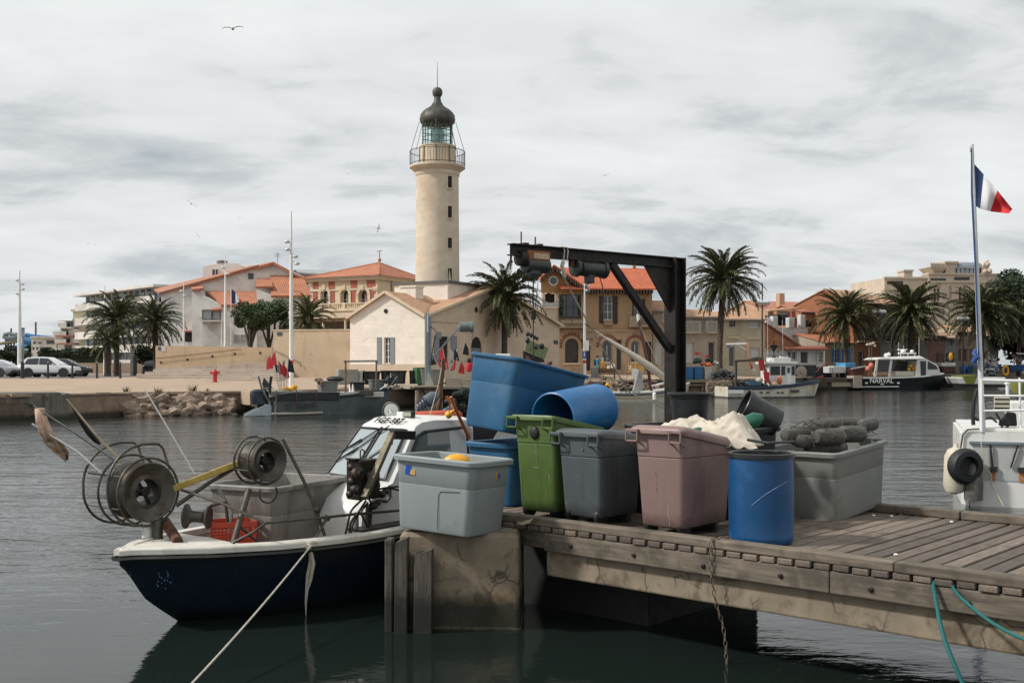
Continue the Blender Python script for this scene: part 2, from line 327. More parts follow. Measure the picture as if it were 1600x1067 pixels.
# ---------------------------------------------------------------- land, quay wall, rocks
EDGE=[(x*1.13,y*1.13) for x,y in [(-80,36),(-42,43),(-21.6,46.5),(-18.0,51),(-13.0,53.5),(-9.0,58),(-4.0,63.5),(3,72),(10,82),(18,85.5),(30,107),(45,128),(75,155),(160,200)]]
def edge_at(X):
    for (x0,y0),(x1,y1) in zip(EDGE,EDGE[1:]):
        if x0<=X<=x1:return y0+(y1-y0)*(X-x0)/(x1-x0)
    return EDGE[-1][1]
def top_z(X):return 1.22+0.25*min(1,max(0,(X+10)/25))
def ground_z(X,Y):
    d=Y-edge_at(X);t=min(1,max(0,(d-2)/26));return top_z(X)+0.45*t*t*(3-2*t)
def land():
    m=MB();X=[-400,-200]
    x=-90
    while x<=180:X.append(x);x+=2.0
    X+=[300,700]
    offs=[0,1,3,6,9,12,16,20,25,30,40,80,300,1200]
    V=[];Fc=[]
    for x in X:
        e=edge_at(max(-90,min(180,x)))
        for o in offs:V.append((x,e+o,ground_z(max(-90,min(180,x)),e+o) if o<300 else 1.7))
    n=len(offs)
    for i in range(len(X)-1):
        for j in range(n-1):a=i*n+j;Fc.append((a,a+n,a+n+1,a+1))
    m.add(V,Fc,True)
    tag(m.done('ground',mat('stabilised sand paving',(.37,.27,.19),.9,.10,.6,.003,60,stain=[((.31,.225,.155),.35,.5,.6),((.27,.21,.155),1.2,.6,.5)])),kind='structure')
    # asphalt of the car park behind the promenade
    m=MB();P=[G(-60,590.6,1.34),G(196,588.8,1.40),G(232,585,1.5),G(240,583,1.6)]
    R=[[Vector((x,79+(x+60)*.12,0)),Vector((x,124,0))] for x in [-70,-58,-48,-42,-37,-33]]
    for r in R:
        for p in r:p.z=ground_z(p.x,p.y)+.02
    m.rings(R,closed=False);tag(m.done('road',mat('grey asphalt',(.17,.15,.135),.9,.15,2)),kind='structure')
    STONE=mat('quay stone',(.20,.15,.11),.9,.3,1.2,.03,6,brick=(.9,.38,(.25,.2,.16),.8),stain=[((.09,.07,.05),.8,.5,.6)],wet=(.25,(.02,.022,.014),.2))
    t=thing('quay_wall','long weathered stone quay wall along the far bank','wall',(0,60,0))
    m=MB();R=[]
    for x,y in EDGE:R.append([Vector((x,y-60,top_z(x)-.02)),Vector((x,y-60-.02,top_z(x)-.2)),Vector((x+.05,y-60+.02,-1.5))])
    m.rings(R,closed=False,smooth=False);m.done('masonry',STONE,t)
    COP=mat('worn coping',(.30,.225,.16),.9,.25,2,.012,14,stain=((.2,.15,.1),1.4,.54,.7),rnd=.15)
    for (x0,y0),(x1,y1) in zip(EDGE[1:-2],EDGE[2:-1]):
        L=sqrt((x1-x0)**2+(y1-y0)**2);n=max(1,int(L/2.4))
        for i in range(n):
            a=Vector((x0+(x1-x0)*i/n,y0-60+(y1-y0)*i/n,0));b=Vector((x0+(x1-x0)*(i+.985)/n,y0-60+(y1-y0)*(i+.985)/n,0))
            za,zb=top_z(a.x)-.06,top_z(b.x)-.06;k=MB();off=Vector((0,.22+random.uniform(-.03,.03),0))
            k.bar(a+off+Vector((0,0,za)),b+off+Vector((0,0,zb)),.62,.16+random.uniform(-.02,.02));k.done('coping_stone',COP,t,.02,1)
    # culvert
    f=FF(-24.6,45.2,atan2(51-46.5,3.6)*.55,0.0)
    c=f.thing('culvert_front','grey concrete culvert front with a dark arched mouth at the water','culvert')
    m=MB();xa,xb=f.y(0,640).x-3.0,f.y(95,640).x;ac=f.y(32,640).x;r=1.05;zt=top_z(-21)+.02;zs=.0;P=[]
    na=14
    arc=[(ac+r*cos(pi*i/na),zs+.52*r*sin(pi*i/na)*1.5) for i in range(na+1)]
    for y in (0,1.2):
        pass
    fr=[(xa,zs),*[(x,z) for x,z in arc[::-1]],(xb,zs),(xb,zt),(xa,zt)]
    m.add([(x,0,z) for x,z in arc]+[(x,0,zt) for x,z in arc],[(i,i+1,na+2+i,na+1+i) for i in range(na)],False)
    m.add([(xb,0,zs),(ac+r,0,zs),(ac+r,0,zt),(xb,0,zt)],[(0,1,2,3)],False);m.add([(xa,0,zs),(ac-r,0,zs),(ac-r,0,zt),(xa,0,zt)],[(0,1,2,3)],False)
    m.rings([[Vector((x,y,z)) for x,z in arc] for y in (0,3)],closed=False)
    m.box(ac+r,xb,0.0,1,-1,zs-.001);m.box(xb-.001,xb+.4,.002,3,-1,zt);m.box(xa,xb,.01,3,zt-.02,zt+.05)
    m.done('concrete_front',mat('grey culvert concrete',(.16,.145,.12),.85,.25,1.5,.01,12,drip=((.06,.05,.04),2,.5,.8),wet=(.2,(.02,.02,.014),.2)),c)
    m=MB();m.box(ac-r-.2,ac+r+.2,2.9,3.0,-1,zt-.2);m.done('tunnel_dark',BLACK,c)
    m=MB();p=f.y(67,618);m.tube([(p.x,-.04,zt),(p.x,-.06,p.z-.1),(p.x+.05,-.06,p.z-.55)],.03,6);m.tube([(p.x,-.05,zt),(p.x+.25,-.06,p.z-.22),(p.x+.3,-.06,p.z+.02)],.02,6);m.done('hanging_chain',RUST,c)
    # concrete facing right of the culvert
    f2=FF(-19.2,49.0,atan2(4.5,3.6),0.0);c2=f2.thing('retaining_wall','brown rendered retaining wall between the culvert and the rocks','wall')
    m=MB();x0,x1=f2.y(96,630,-.35).x,f2.y(207,630,-.35).x;m.box(x0,x1,-.35,.8,-1.2,1.10);m.done('rendered_face',mat('brown render',(.27,.19,.135),.9,.2,1.5,.02,9,stain=((.15,.11,.08),1.1,.52,.7),wet=(.28,(.02,.02,.014),.16)),c2,.03,1)
    k=0
    while x0+k*.9<x1:q=MB();q.box(x0+k*.9,min(x1,x0+k*.9+.88),-.42,.7,1.105,1.24+random.uniform(-.02,.03));q.done('coping_stone',COP,c2,.03,1);k+=1
land()
def rock_mesh(s,seed,sub=1):
    import bmesh as bmm
    bm=bmm.new();bmm.ops.create_icosphere(bm,subdivisions=2,radius=1)
    o=Vector((seed*3.1,seed*1.7,seed*.7))
    for v in bm.verts:
        n=mn.noise(v.co*1.1+o)*.35+mn.noise(v.co*2.6+o)*.12
        q=v.co*(1+n);v.co=Vector((q.x,q.y,max(-.6,min(.62,q.z))))
    me=bpy.data.meshes.new('rock');bm.to_mesh(me);bm.free();return me
RK=mat('pinkish rock',(.26,.19,.14),.9,.35,2.2,.03,5,rnd=.45,stain=[((.2,.15,.11),1.6,.54,.7)],wet=(-9,(0,0,0),.1))
RMS=[rock_mesh(1,i) for i in range(6)]
for me in RMS:me.materials.append(RK)
def rocks(label,pts,base,size,group=None):
    t=thing('rock_bank',label,'rocks',base)
    for p in pts:
        o=bpy.data.objects.new('rock',random.choice(RMS));COL.objects.link(o);o.parent=t;s=random.uniform(*size)
        o.location=Vector(p)-Vector(base);o.scale=(s*random.uniform(.9,1.5),s,s*random.uniform(.6,.9));o.rotation_euler=(random.uniform(-.4,.4),random.uniform(-.4,.4),random.uniform(0,6))
P=[]
for i in range(130):
    X=random.uniform(-20.2,-15.2);e=edge_at(X);k=random.random();P.append((X,e-.15-1.3*k,0.86-.86*k+random.uniform(-.1,.1)))
rocks('bank of pinkish boulders below the stone steps',P,(-17,58,0),(.16,.52))
P=[]
for i in range(150):
    X=random.uniform(2.8,13);e=edge_at(X);k=random.random();P.append((X,e-.1-3.0*k,1.42-1.3*k+random.uniform(-.08,.08)))
rocks('low rubble bank of pale stones in front of the bench',P,(8,86,0),(.12,.38))
m=MB();m.box(-.9,1.6,-.9,.6,.35,1.08);m.prism([(-.9,-.9,.35),(1.6,-.9,.35),(1.6,-.9,.32),(-.3,-.9,.1)],(0,1,0));o=m.done('concrete_ledge',mat('pale ledge',(.40,.30,.21),.9,.15,2),None,.03,1,loc=(-14.0,60.3,.14));o.rotation_euler=(0,0,.6);tag(o,'pale sloped concrete ledge beside the grey workboat outboard','ledge')
WEED=mat('dry weeds',(.09,.10,.04),.9,.4,5)
def tuft(label,px,py,Y,h,n=40,m_=WEED):
    k=MB()
    for i in range(n):
        a=random.uniform(0,6.3);r=random.uniform(0,h*.5);l=random.uniform(.5,1)*h;q=Vector((r*cos(a),r*sin(a),0));tip=q+Vector((cos(a)*l*.45,sin(a)*l*.45,l));s=Vector((-sin(a),cos(a),0))*h*.06
        k.add([q-s,q+s,tip],[(0,1,2)],False)
    tag(k.done('weed_tuft',m_,None,loc=FW(px,py,Y)),label,'weeds','weeds on the quay edge')
for a in (('green weed tuft left of the hydrant on the rocks',302,614,52.6,.55),('low weed tuft at the left end of the boulders',248,614,51.6,.4),('dry yellow weeds where the brown wall meets the boulders',198,612,51,.35),('small weed tuft right of the hydrant base',324,612,53,.25),('weed tuft behind the workboat outboard',415,606,57,.5)):tuft(*a)
for i,(px,py) in enumerate(((957,594),(972,595),(990,596),(1010,594),(1030,596),(945,593))):tuft(['weed tuft left of the white meter box','second weed tuft along the rubble','bushy weeds in front of the meter box','weeds by the sail boat mast','weeds right of the sail boat mast','weeds under the bench end'][i],px,py+3,82,.55)
# ---------------------------------------------------------------- building kit
PLAS=lambda name,rgb,k=.8,**kw:mat(name,lin(*rgb,k=k),.88,.12,.5,.004,40,stain=kw.pop('stain',[(lin(*[int(x*.84) for x in rgb],k=k),.35,.5,.65),(lin(*[int(x*.7) for x in rgb],k=k),1.3,.62,.5)]),drip=kw.pop('drip',(lin(*[int(x*.6) for x in rgb],k=k),1.2,.6,.4)),**kw)
TILE=mat('orange roof tile',(.42,.155,.08),.8,.22,1.4,tile=('X',.22))
TILE_OLD=mat('mottled old roof tile',(.46,.26,.15),.85,.3,2.2,tile=('X',.22),stain=[((.25,.15,.1),1.8,.52,.6),((.6,.42,.26),3,.62,.6)])
PANE=glass_mat('window pane',(.015,.02,.024),.08,0)
FRAME=mat('white window frame',(.6,.58,.54),.6,.05)
STONEC=mat('cream dressed stone',(.58,.47,.33),.85,.12,1.2,stain=((.42,.33,.23),1,.55,.5))
ROLL=mat('pale roller shutter',(.50,.50,.49),.6,.05,5)
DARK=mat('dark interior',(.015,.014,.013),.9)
IRONR=mat('dark railing',(.05,.05,.05),.6)
def sub(fr,px,z0=None):
    a=fr.y(px,HY);o=fr.o+fr.ax*a.x;return Frame(o.x,o.y,fr.yaw,fr.o.z if z0 is None else z0)
Frame.sub=sub
def rect(fr,a,b,c,d,y=0.0):p=fr.y(a,d,y);q=fr.y(c,b,y);return p.x,q.x,p.z-0,q.z
def wall_mesh(x0,x1,z0,z1,holes,y=0.0,d=.22):
    """upright wall in the plane y with real openings and reveals. holes: (xa, xb, za, zb, arched)"""
    k=MB();X=sorted({x0,x1,*[h[0] for h in holes],*[h[1] for h in holes]});Z=sorted({z0,z1,*[h[2] for h in holes],*[h[3] for h in holes]})
    X=[x for x in X if x0<=x<=x1];Z=[z for z in Z if z0<=z<=z1]
    for xa,xb in zip(X,X[1:]):
        for za,zb in zip(Z,Z[1:]):
            cx,cz=(xa+xb)/2,(za+zb)/2
            if any(h[0]<cx<h[1] and h[2]<cz<h[3] for h in holes):continue
            k.add([(xa,y,za),(xb,y,za),(xb,y,zb),(xa,y,zb)],[(0,1,2,3)],False)
    for h in holes:
        xa,xb,za,zb=h[:4]
        if len(h)>4 and h[4]:
            r=(xb-xa)/2;zs=zb-r;n=12;cx=(xa+xb)/2
            arc=[(cx+r*cos(pi-pi*i/n),zs+r*sin(pi*i/n)) for i in range(n+1)]
            for (ax_,az),(bx,bz) in zip(arc,arc[1:]):k.add([(ax_,y,az),(bx,y,bz),(bx,y,zb),(ax_,y,zb)],[(0,1,2,3)],False)
            ol=[(xa,za)]+arc+[(xb,za)]
        else:ol=[(xa,za),(xa,zb),(xb,zb),(xb,za)]
        ol.append(ol[0])
        for (ax_,az),(bx,bz) in zip(ol,ol[1:]):k.add([(ax_,y,az),(ax_,y+d,az),(bx,y+d,bz),(bx,y,bz)],[(0,1,2,3)],False)
    return k
def window(t,h,y=0.0,d=.22,kind='d',col=None,bars=(1,2),frame=FRAME,shut=None,sill=True,nm='window',M=None):
    xa,xb,za,zb=h[:4];arched=len(h)>4 and h[4];n=12
    def ol(ins,yy):
        a,b,c,e=xa+ins,xb-ins,za+ins,zb-ins
        if not arched:return [Vector((a,yy,c)),Vector((b,yy,c)),Vector((b,yy,e)),Vector((a,yy,e))]
        r=(b-a)/2;return [Vector((a,yy,c)),Vector((b,yy,c))]+[Vector(((a+b)/2+r*cos(pi*i/n),yy,e-r+r*sin(pi*i/n))) for i in range(n+1)]
    fw=min(.07,(xb-xa)*.12);k=MB();k.X=M
    A,B_=ol(0,y+d-.05),ol(fw,y+d-.05);N=len(A)
    k.add(A+B_,[(i,(i+1) % N,(i+1) % N+N,i+N) for i in range(N)],False)
    zt=zb-((xb-xa)/2 if arched else 0)
    if kind=='d':
        for i in range(1,bars[0]+1):x=xa+(xb-xa)*i/(bars[0]+1);k.box(x-fw/2,x+fw/2,y+d-.055,y+d-.02,za+fw,zt-fw*.2)
        for i in range(1,bars[1]+1):z=za+(zt-za)*i/(bars[1]+1);k.box(xa+fw,xb-fw,y+d-.052,y+d-.02,z-fw*.35,z+fw*.35)
    w=k.done(nm,frame,t)
    k=MB();k.X=M;k.add(ol(fw*.5,y+d-.015),[tuple(range(N))],False)
    if kind=='r':
        nn=max(3,int((zb-za)/.16))
        k=MB();k.X=M
        for i in range(nn):z=za+(zb-za)*i/nn;k.box(xa+fw*.5,xb-fw*.5,y+d-.03,y+d-.012,z,z+(zb-za)/nn-.02)
        k.box(xa,xb,y+d-.011,y+d-.005,za,zb);k.done('shutter',col or ROLL,w)
    elif kind=='D':k.done('door_leaf',col or mat('dark door',(.05,.04,.035),.6),w)
    else:k.done('pane',PANE if kind=='d' else DARK,w)
    if sill and kind !='D':k=MB();k.X=M;k.box(xa-.08,xb+.08,y-.07,y+.12,za-.07,za-.002);k.done('sill',STONEC,w)
    if shut is not None:
        sw=(xb-xa)*.52
        for s in (-1,1):
            k=MB();k.X=M;x=xa-sw-.02 if s<0 else xb+.02
            k.box(x,x+sw,y-.05,y-.012,za,zb);nn=max(4,int((zb-za)/.18))
            for i in range(nn):z=za+.04+(zb-za-.08)*i/nn;k.box(x+.05,x+sw-.05,y-.062,y-.0501,z,z+(zb-za)/nn*.6)
            k.done('shutter',shut,w)
    return w
def house(fr,px0,px1,pytop,D,wm,name,label,cat,ops=(),group=None,eave=None,base=None,ridge=None,rm=None,over=.35):
    """a row house: front wall with openings traced on its own plane, side and back walls, roof sloping up to a ridge behind"""
    f=fr.sub(px0);t=f.thing(name,label,cat,group);x1=f.y(px1,HY).x;zt=f.y((px0+px1)/2,pytop).z;z0=f.o.z if base is None else base
    t.location.z=0;z0=fr.o.z;H=[];todo=[]
    for o in ops:
        kd,a,b,c,d_=o[:5];opt=o[5] if len(o)>5 else {}
        r=rect(f,a,b,c,d_);r=(r[0],r[1],r[2]+f.o.z,r[3]+f.o.z);r=(max(.05,r[0]),min(x1-.05,r[1]),max(z0,r[2]),min(zt-.1,r[3]))
        if kd in 'drDka':H.append((*r,bool(opt.get('arch'))));todo.append((kd,H[-1],opt))
        else:todo.append((kd,r,opt))
    k=wall_mesh(0,x1,z0-.3,zt,H)
    k.add([(0,0,z0-.3),(0,D,z0-.3),(0,D,zt),(0,0,zt)],[(3,2,1,0)],False);k.add([(x1,0,z0-.3),(x1,D,z0-.3),(x1,D,zt),(x1,0,zt)],[(0,1,2,3)],False)
    k.add([(0,D,z0-.3),(x1,D,z0-.3),(x1,D,zt),(0,D,zt)],[(3,2,1,0)],False);k.done('wall',wm,t)
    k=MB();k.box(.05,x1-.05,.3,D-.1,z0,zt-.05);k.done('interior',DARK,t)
    for kd,r,opt in todo:
        opt=dict(opt);opt.pop('arch',None)
        if kd in 'drDk':
            window(t,r,kind=kd,nm='door' if kd=='D' else 'window',**opt)
        elif kd=='b':
            balcony(t,r[0],r[1],r[2],r[3],opt.get('m',IRONR),opt.get('dep',.7))
        elif kd=='l':k=MB();k.box(r[0],r[1],-.16,.1,r[2],r[3]);k.done('ledge',opt.get('m',STONEC),t)
    if ridge is not None:
        zr=f.y((px0+px1)/2,ridge,D*.5).z;rm=rm or TILE
        k=MB();k.hexa([(-over*.4,-over,zt-.02),(x1+over*.4,-over,zt-.02),(x1+over*.4,D/2,zr),(-over*.4,D/2,zr)],[(-over*.4,-over,zt+.12),(x1+over*.4,-over,zt+.12),(x1+over*.4,D/2,zr+.14),(-over*.4,D/2,zr+.14)])
        k.hexa([(-over*.4,D/2+.001,zr),(x1+over*.4,D/2+.001,zr),(x1+over*.4,D+over,zt),(-over*.4,D+over,zt)],[(-over*.4,D/2+.001,zr+.14),(x1+over*.4,D/2+.001,zr+.14),(x1+over*.4,D+over,zt+.12),(-over*.4,D+over,zt+.12)]);k.done('roof',rm,t)
        k=MB();k.add([(0,0,zt),(0,D,zt),(0,D/2,zr)],[(0,2,1)],False);k.add([(x1,0,zt),(x1,D,zt),(x1,D/2,zr)],[(0,1,2)],False);k.done('gable',wm,t)
        k=MB();k.tube([(0,-over-.05,zt+.0),(x1,-over-.05,zt+.0)],.06,6);k.done('gutter',GALV,t)
    else:
        k=MB();k.box(-.06,x1+.06,-.08,D+.05,zt,zt+.14);k.done('roof',STONEC,t)
    return t,f,x1,zt
def balcony(t,x0,x1,z0,z1,m_,dep=.7,M=None,slab=True):
    b=MB();b.X=M
    if slab:b.box(x0-.05,x1+.05,-dep,-.002,z0-.12,z0)
    o=b.done('balcony',STONEC,t);b=MB();b.X=M
    n=max(3,int((x1-x0)/.13))
    for i in range(n+1):x=x0+(x1-x0)*i/n;b.box(x-.012,x+.012,-dep+.03,-dep+.055,z0,z1)
    for x in (x0,x1):
        for j in range(1,4):y=-dep+.04+dep*.9*j/4;b.box(x-.012,x+.012,y,y+.025,z0,z1)
        b.box(x-.02,x+.02,-dep+.056,-.01,z1-.05,z1)
    b.box(x0-.02,x1+.02,-dep+.02,-dep+.065,z1-.05,z1+.001);b.done('railing',m_,o)
def slab(t,name,pts,th,m_):
    """a roof or wall plane through four points given a real thickness"""
    P=[Vector(p) for p in pts];n=(P[1]-P[0]).cross(P[2]-P[0]).normalized()*th;k=MB();k.prism(P,-n if n.z>0 else n);return k.done(name,m_,t)
# ---------------------------------------------------------------- lighthouse and keeper's house
ASH=mat('white ashlar',lin(238,224,204,k=.92),.88,.06,.8,.002,30,brick=(.75,.34,(.82,.8,.78),.35),stain=[(lin(205,172,128,k=.8),.7,.6,.7),(lin(214,196,168,k=.8),2,.56,.5)])
ASH2=mat('beige ashlar',lin(222,192,156,k=.82),.88,.07,.8,.002,30,brick=(.8,.34,(.8,.78,.76),.4),stain=[(lin(200,168,130,k=.8),.5,.55,.5)])
TOW=mat('tower ashlar',lin(234,210,178,k=.80),.88,.10,.7,.002,30,brick=(.85,.40,(.84,.82,.8),.45),stain=[(lin(214,178,134,k=.78),.30,.52,.6),(lin(196,176,150,k=.75),1.1,.62,.8)])
SHUT=mat('grey blue shutters',lin(128,138,150,k=.75),.7,.08,6)
def keeper_house():
    c=FF(W(664,598,72).x,72,radians(-28),1.15)
    t=c.thing('keepers_house','pale stone keeper house with two tiled gables at the lighthouse foot','house')
    t.location.z=0;Z=1.1;z=lambda px,py:c.y(px,py).z+c.o.z
    xl=c.y(547,HY).x;ze=z(663,491);zl=ze;xa=xl/2;za=z(604,457)
    D=9.0
    r=rect(c,600,527,609.5,568);h=(r[0],r[1],r[2]+c.o.z,r[3]+c.o.z)
    k=wall_mesh(xl,0,Z-.3,ze,[h]);k.add([(xl,0,ze),(0,0,ze),(xa,0,za)],[(0,1,2)],False)
    k.add([(xl,0,Z),(xl,D,Z),(xl,D,ze),(xl,0,ze)],[(0,3,2,1)],False);k.done('wall',ASH,t)
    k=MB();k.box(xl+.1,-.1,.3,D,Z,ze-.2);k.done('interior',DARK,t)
    window(t,h,bars=(1,3),shut=None,sill=True)
    for a,b in ((589.5,596),(609.8,616.5)):
        q=rect(c,a,527,b,569.5);s=MB();s.box(q[0],q[1],-.06,-.012,q[2]+c.o.z,q[3]+c.o.z);s.done('shutter',SHUT,t)
        sl=MB()
    q=c.y(603,486);k=MB();k.lathe([(.0,-.03),(.13,-.03),(.17,0),(.17,.04)],16,Matrix.Translation((q.x,-.01,q.z+c.o.z)) @ Matrix.Rotation(pi/2,4,'X'));k.done('round_vent',DARK,t)
    zp=z(600,569);k=MB();k.box(xl-.03,.03,-.05,-.004,Z-.3,zp);k.done('plinth',ASH2,t)
    # roof of the white gable, ridge running back
    o=.28
    TOY=mat('mottled old roof tile y',(.46,.26,.15),.85,.3,2.2,tile=('Y',.22),stain=[((.25,.15,.1),1.8,.52,.6),((.6,.42,.26),3,.62,.6)])
    w=FF(c.o.x/K,c.o.y/K,c.yaw+pi/2,0.0);L=w.y(874,HY).x;xm=L*.47;zr=ze+(w.y(740,461).z-ze)*xm/w.y(740,461).x
    ya=(za-ze)/((zr-ze)/xm)
    slab(t,'roof',[(xl-o,-o,ze-.1),(xa,-o,za+.1),(xa,D+2,za+.1),(xl-o,D+2,ze-.1)],.14,TOY)
    slab(t,'roof',[(.05,-o,ze-.0),(.05,.0,ze+.1),(xa,ya,za+.1),(xa,-o,za+.1)],.14,TOY)
    slab(t,'roof',[(o,-.02,ze-.05),(o,xm,zr+.1),(xa*1.6,xm,zr+.1),(xa*1.6,ya*1.0,za+.1),(xa,ya,za+.1),(0,.03,ze+.1)],.14,TILE_OLD)
    for s,xe in ((-1,xl),(1,0)):
        e=Vector((xe+s*o*.5,-o,ze-.12));rr=Vector((xa,-o,za+.06));sl=MB();sl.bar(e-Vector((0,.02,.02)),rr-Vector((0,.02,.02)),.06,.2);sl.done('verge',STONEC,t)
    ch=rect(c,627,449,651,473,3.0);k=MB();k.box(ch[0]+.1,ch[1]+.1,2.7,3.8,ze,ch[3]+c.o.z);k.box(ch[0]+.02,ch[1]+.18,2.62,3.88,ch[3]+c.o.z,ch[3]+c.o.z+.12);k.done('chimney',ASH,t)
    # right wing: wall along the local y direction, its gable facing the canal on the right
    M=Matrix.Rotation(pi/2,4,'Z');
    H=[];R=lambda a,b,cc,d:rect(w,a,b,cc,d)
    h1=R(686,526,700,566);h2=(*R(736,526.5,753,575),True)
    k=MB();ww=wall_mesh(0,L,Z-.3,ze,[h1,h2]);k.X=M;k.add(ww.v,ww.f,False);k.add([(0,0,ze),(L,0,ze),(xm,0,zr)],[(0,1,2)],False)
    k.add([(L,0,Z),(L,9,Z),(L,9,ze),(L,0,ze)],[(0,1,2,3)],False);k.done('wall',ASH2,t)
    window(t,h1,bars=(1,4),M=M)
    for a,b in ((678,685.5),(704,713)):
        q=R(a,525,b,566);s=MB();s.X=M;s.box(q[0],q[1],-.06,-.012,q[2],q[3]);s.done('shutter',SHUT,t)
    dw=window(t,h2,kind='d',bars=(3,0),M=M,nm='door',sill=False,frame=SHUT);q=R(736.8,544,752.2,575);s=MB();s.X=M;s.box(q[0],q[1],.10,.16,q[2],q[3]);s.done('door_leaf',SHUT,dw)
    s=MB();s.X=M;q=R(746,558,750,562);s.box(q[0],q[1],.085,.0995,q[2],q[3]);s.done('notice',WHITEP,dw)
    for a,b in ((0,xm),(L,xm)):
        sg=-1 if a==0 else 1
        if a:s=MB();s.X=M;e=Vector((a+sg*o,-o,ze-.1));rr=Vector((xm,-o,zr+.05));v=Vector((0,9,0));up=Vector((0,0,.15));s.hexa([e,e+v,rr+v,rr],[e+up,e+v+up,rr+v+up,rr+up]);s.done('roof',TILE_OLD,t)
        e=Vector((a+sg*o,-o,ze-.1));rr=Vector((xm,-o,zr+.05));s=MB();s.X=M;s.bar(e-Vector((0,.03,.03)),rr-Vector((0,.03,.03)),.08,.2);s.done('verge',STONEC,t)
    q=w.y(774,490);k=MB();k.X=M;k.lathe([(.0,-.03),(.22,-.03),(.25,0)],16,Matrix.Translation((w.y(744,484).x,-.01,w.y(744,484).z)) @ Matrix.Rotation(pi/2,4,'X'));k.done('round_vent',DARK,t)
    k=MB();k.tube([(.12,-.12,ze-.1),(.12,-.12,Z)],.06,6);k.done('downpipe',GALV,t)
    # blind plaques on the wing, street plate
    s=MB();s.X=M;q=R(865,532,871.5,537.5);s.box(q[0],q[1],-.03,-.002,q[2],q[3]);s.done('street_plate',mat('dark blue enamel',(.03,.04,.09),.4),t)
keeper_house()
def lighthouse():
    Y=80.0*K;X=(683.5-CX)/F*Y;k_=Y/F;zz=lambda py:EYE+(HY-py)*k_
    t=thing('lighthouse','tall round stone lighthouse with a green glazed lantern and dark domed roof','lighthouse',(X,Y,0),radians(-28))
    R=lambda px:px*k_
    b=MB();prof=[(R(34.5),5.0),(R(34.3),zz(440)),(R(33.2),zz(290)),(R(33),zz(277)),(R(34),zz(276)),(R(35),zz(272)),(R(34.5),zz(270)),(R(36),zz(269)),(R(41),zz(265)),(R(43.5),zz(263.5)),(R(43.5),zz(260.5)),(R(30),zz(260.4))]
    b.lathe(prof,56,None,True,True);b.done('tower',TOW,t,angle=30)
    b=MB();b.box(-2.55,2.55,-2.55,2.55,4.5,zz(447));b.done('base',ASH,t);b=MB();b.box(-2.7,2.7,-2.7,2.7,zz(447)+.003,zz(443));b.done('base_cornice',mat('lead flashing',(.10,.10,.09),.6),t)
    # window slits, set into stone surrounds on the right flank
    for py0,py1 in ((280,298),(326,344),(375,391),(422,440)):
        zc0,zc1=zz(py1),zz(py0);a=atan2(-sqrt(max(0,33.8**2-20.5**2)),20.5)+radians(28);r=R(33.6)
        M=Matrix.Rotation(a-pi/2+pi,4,'Z') if False else Matrix.Rotation(a+pi/2,4,'Z')
        f=MB();f.X=M;w=.20;f.box(-w-.08,-w,-r-.07,-r+.3,zc0-.1,zc1+.1);f.box(w,w+.08,-r-.07,-r+.3,zc0-.1,zc1+.1);f.box(-w,w,-r-.07,-r+.3,zc1,zc1+.1);f.box(-w,w,-r-.09,-r+.3,zc0-.1,zc0);wn=f.done('window',STONEC,t)
        f=MB();f.X=M;f.box(-w,w,-r-.03,-r+.28,zc0,zc1);f.done('pane',DARK,wn)
    # drum under the lantern
    b=MB();b.lathe([(R(27.5),zz(260.4)+.002),(R(27),zz(231)),(R(28),zz(231)),(R(28),zz(229)),(R(22),zz(228.9))],32);b.done('drum',STONEC,t,angle=30)
    GRN=mat('lantern green',lin(70,98,92,k=.6),.5,.15,6,metal=.2)
    b=MB();n=12
    for i in range(n):
        a=2*pi*i/n+.13;r=R(23);b.box(0,0,0,0,0,0) if False else None
        b.bar((r*cos(a),r*sin(a),zz(229)),(r*cos(a),r*sin(a),zz(195)),.06,.06)
    for py in (228,216,206,196):b.tube([(R(23)*cos(2*pi*i/36),R(23)*sin(2*pi*i/36),zz(py)) for i in range(36)],.035,5,True)
    lf=b.done('lantern_frame',GRN,t)
    for i in range(n):
        a0,a1=2*pi*i/n+.13,2*pi*(i+1)/n+.13;r=R(22.6)
        b=MB();b.add([(r*cos(a0),r*sin(a0),zz(229)),(r*cos(a1),r*sin(a1),zz(229)),(r*cos(a1),r*sin(a1),zz(195)),(r*cos(a0),r*sin(a0),zz(195))],[(0,1,2,3)],False);b.done('pane',lantern_glass,lf)
    b=MB();b.lathe([(.25,zz(226)),(.45,zz(222)),(.5,zz(212)),(.45,zz(202)),(.2,zz(199))],16);b.done('lens',lens_glass,t)
    DOME=mat('dark weathered copper',(.075,.072,.06),.55,.25,2.5,metal=.3,drip=((.035,.03,.025),3,.5,.8),stain=((.12,.13,.11),1.5,.6,.5))
    b=MB();b.lathe([(R(23),zz(195)),(R(25),zz(194)),(R(27),zz(192)),(R(28),zz(187)),(R(27.2),zz(184)),(R(26.5),zz(181)),(R(24),zz(177)),(R(19),zz(172.5)),(R(13),zz(169)),(R(9),zz(165.5)),(R(6.5),zz(161)),(R(5.3),zz(156)),(R(5.0),zz(152.5)),(R(5.5),zz(151.8)),(R(7.4),zz(149)),(R(8),zz(145)),(R(7.4),zz(141)),(R(5),zz(138)),(R(1),zz(137))],40);d_=b.done('dome',DOME,t,angle=35)
    for i in range(16):
        a=2*pi*i/16;P=[(R(r)*cos(a),R(r)*sin(a),zz(p)) for r,p in ((27.6,184),(26.8,181),(24.3,177),(19.3,172.3),(13.3,168.8),(9.3,165.3),(6.8,161))];b=MB();b.tube(P,.011,4);b.done('seam',DOME,d_)
    b=MB();b.tube([(0,0,zz(138)),(0,0,zz(97))],[.03,.012],6);b.done('lightning_rod',IRON,t)
    # gallery railing
    b=MB();n=60;r=R(43)
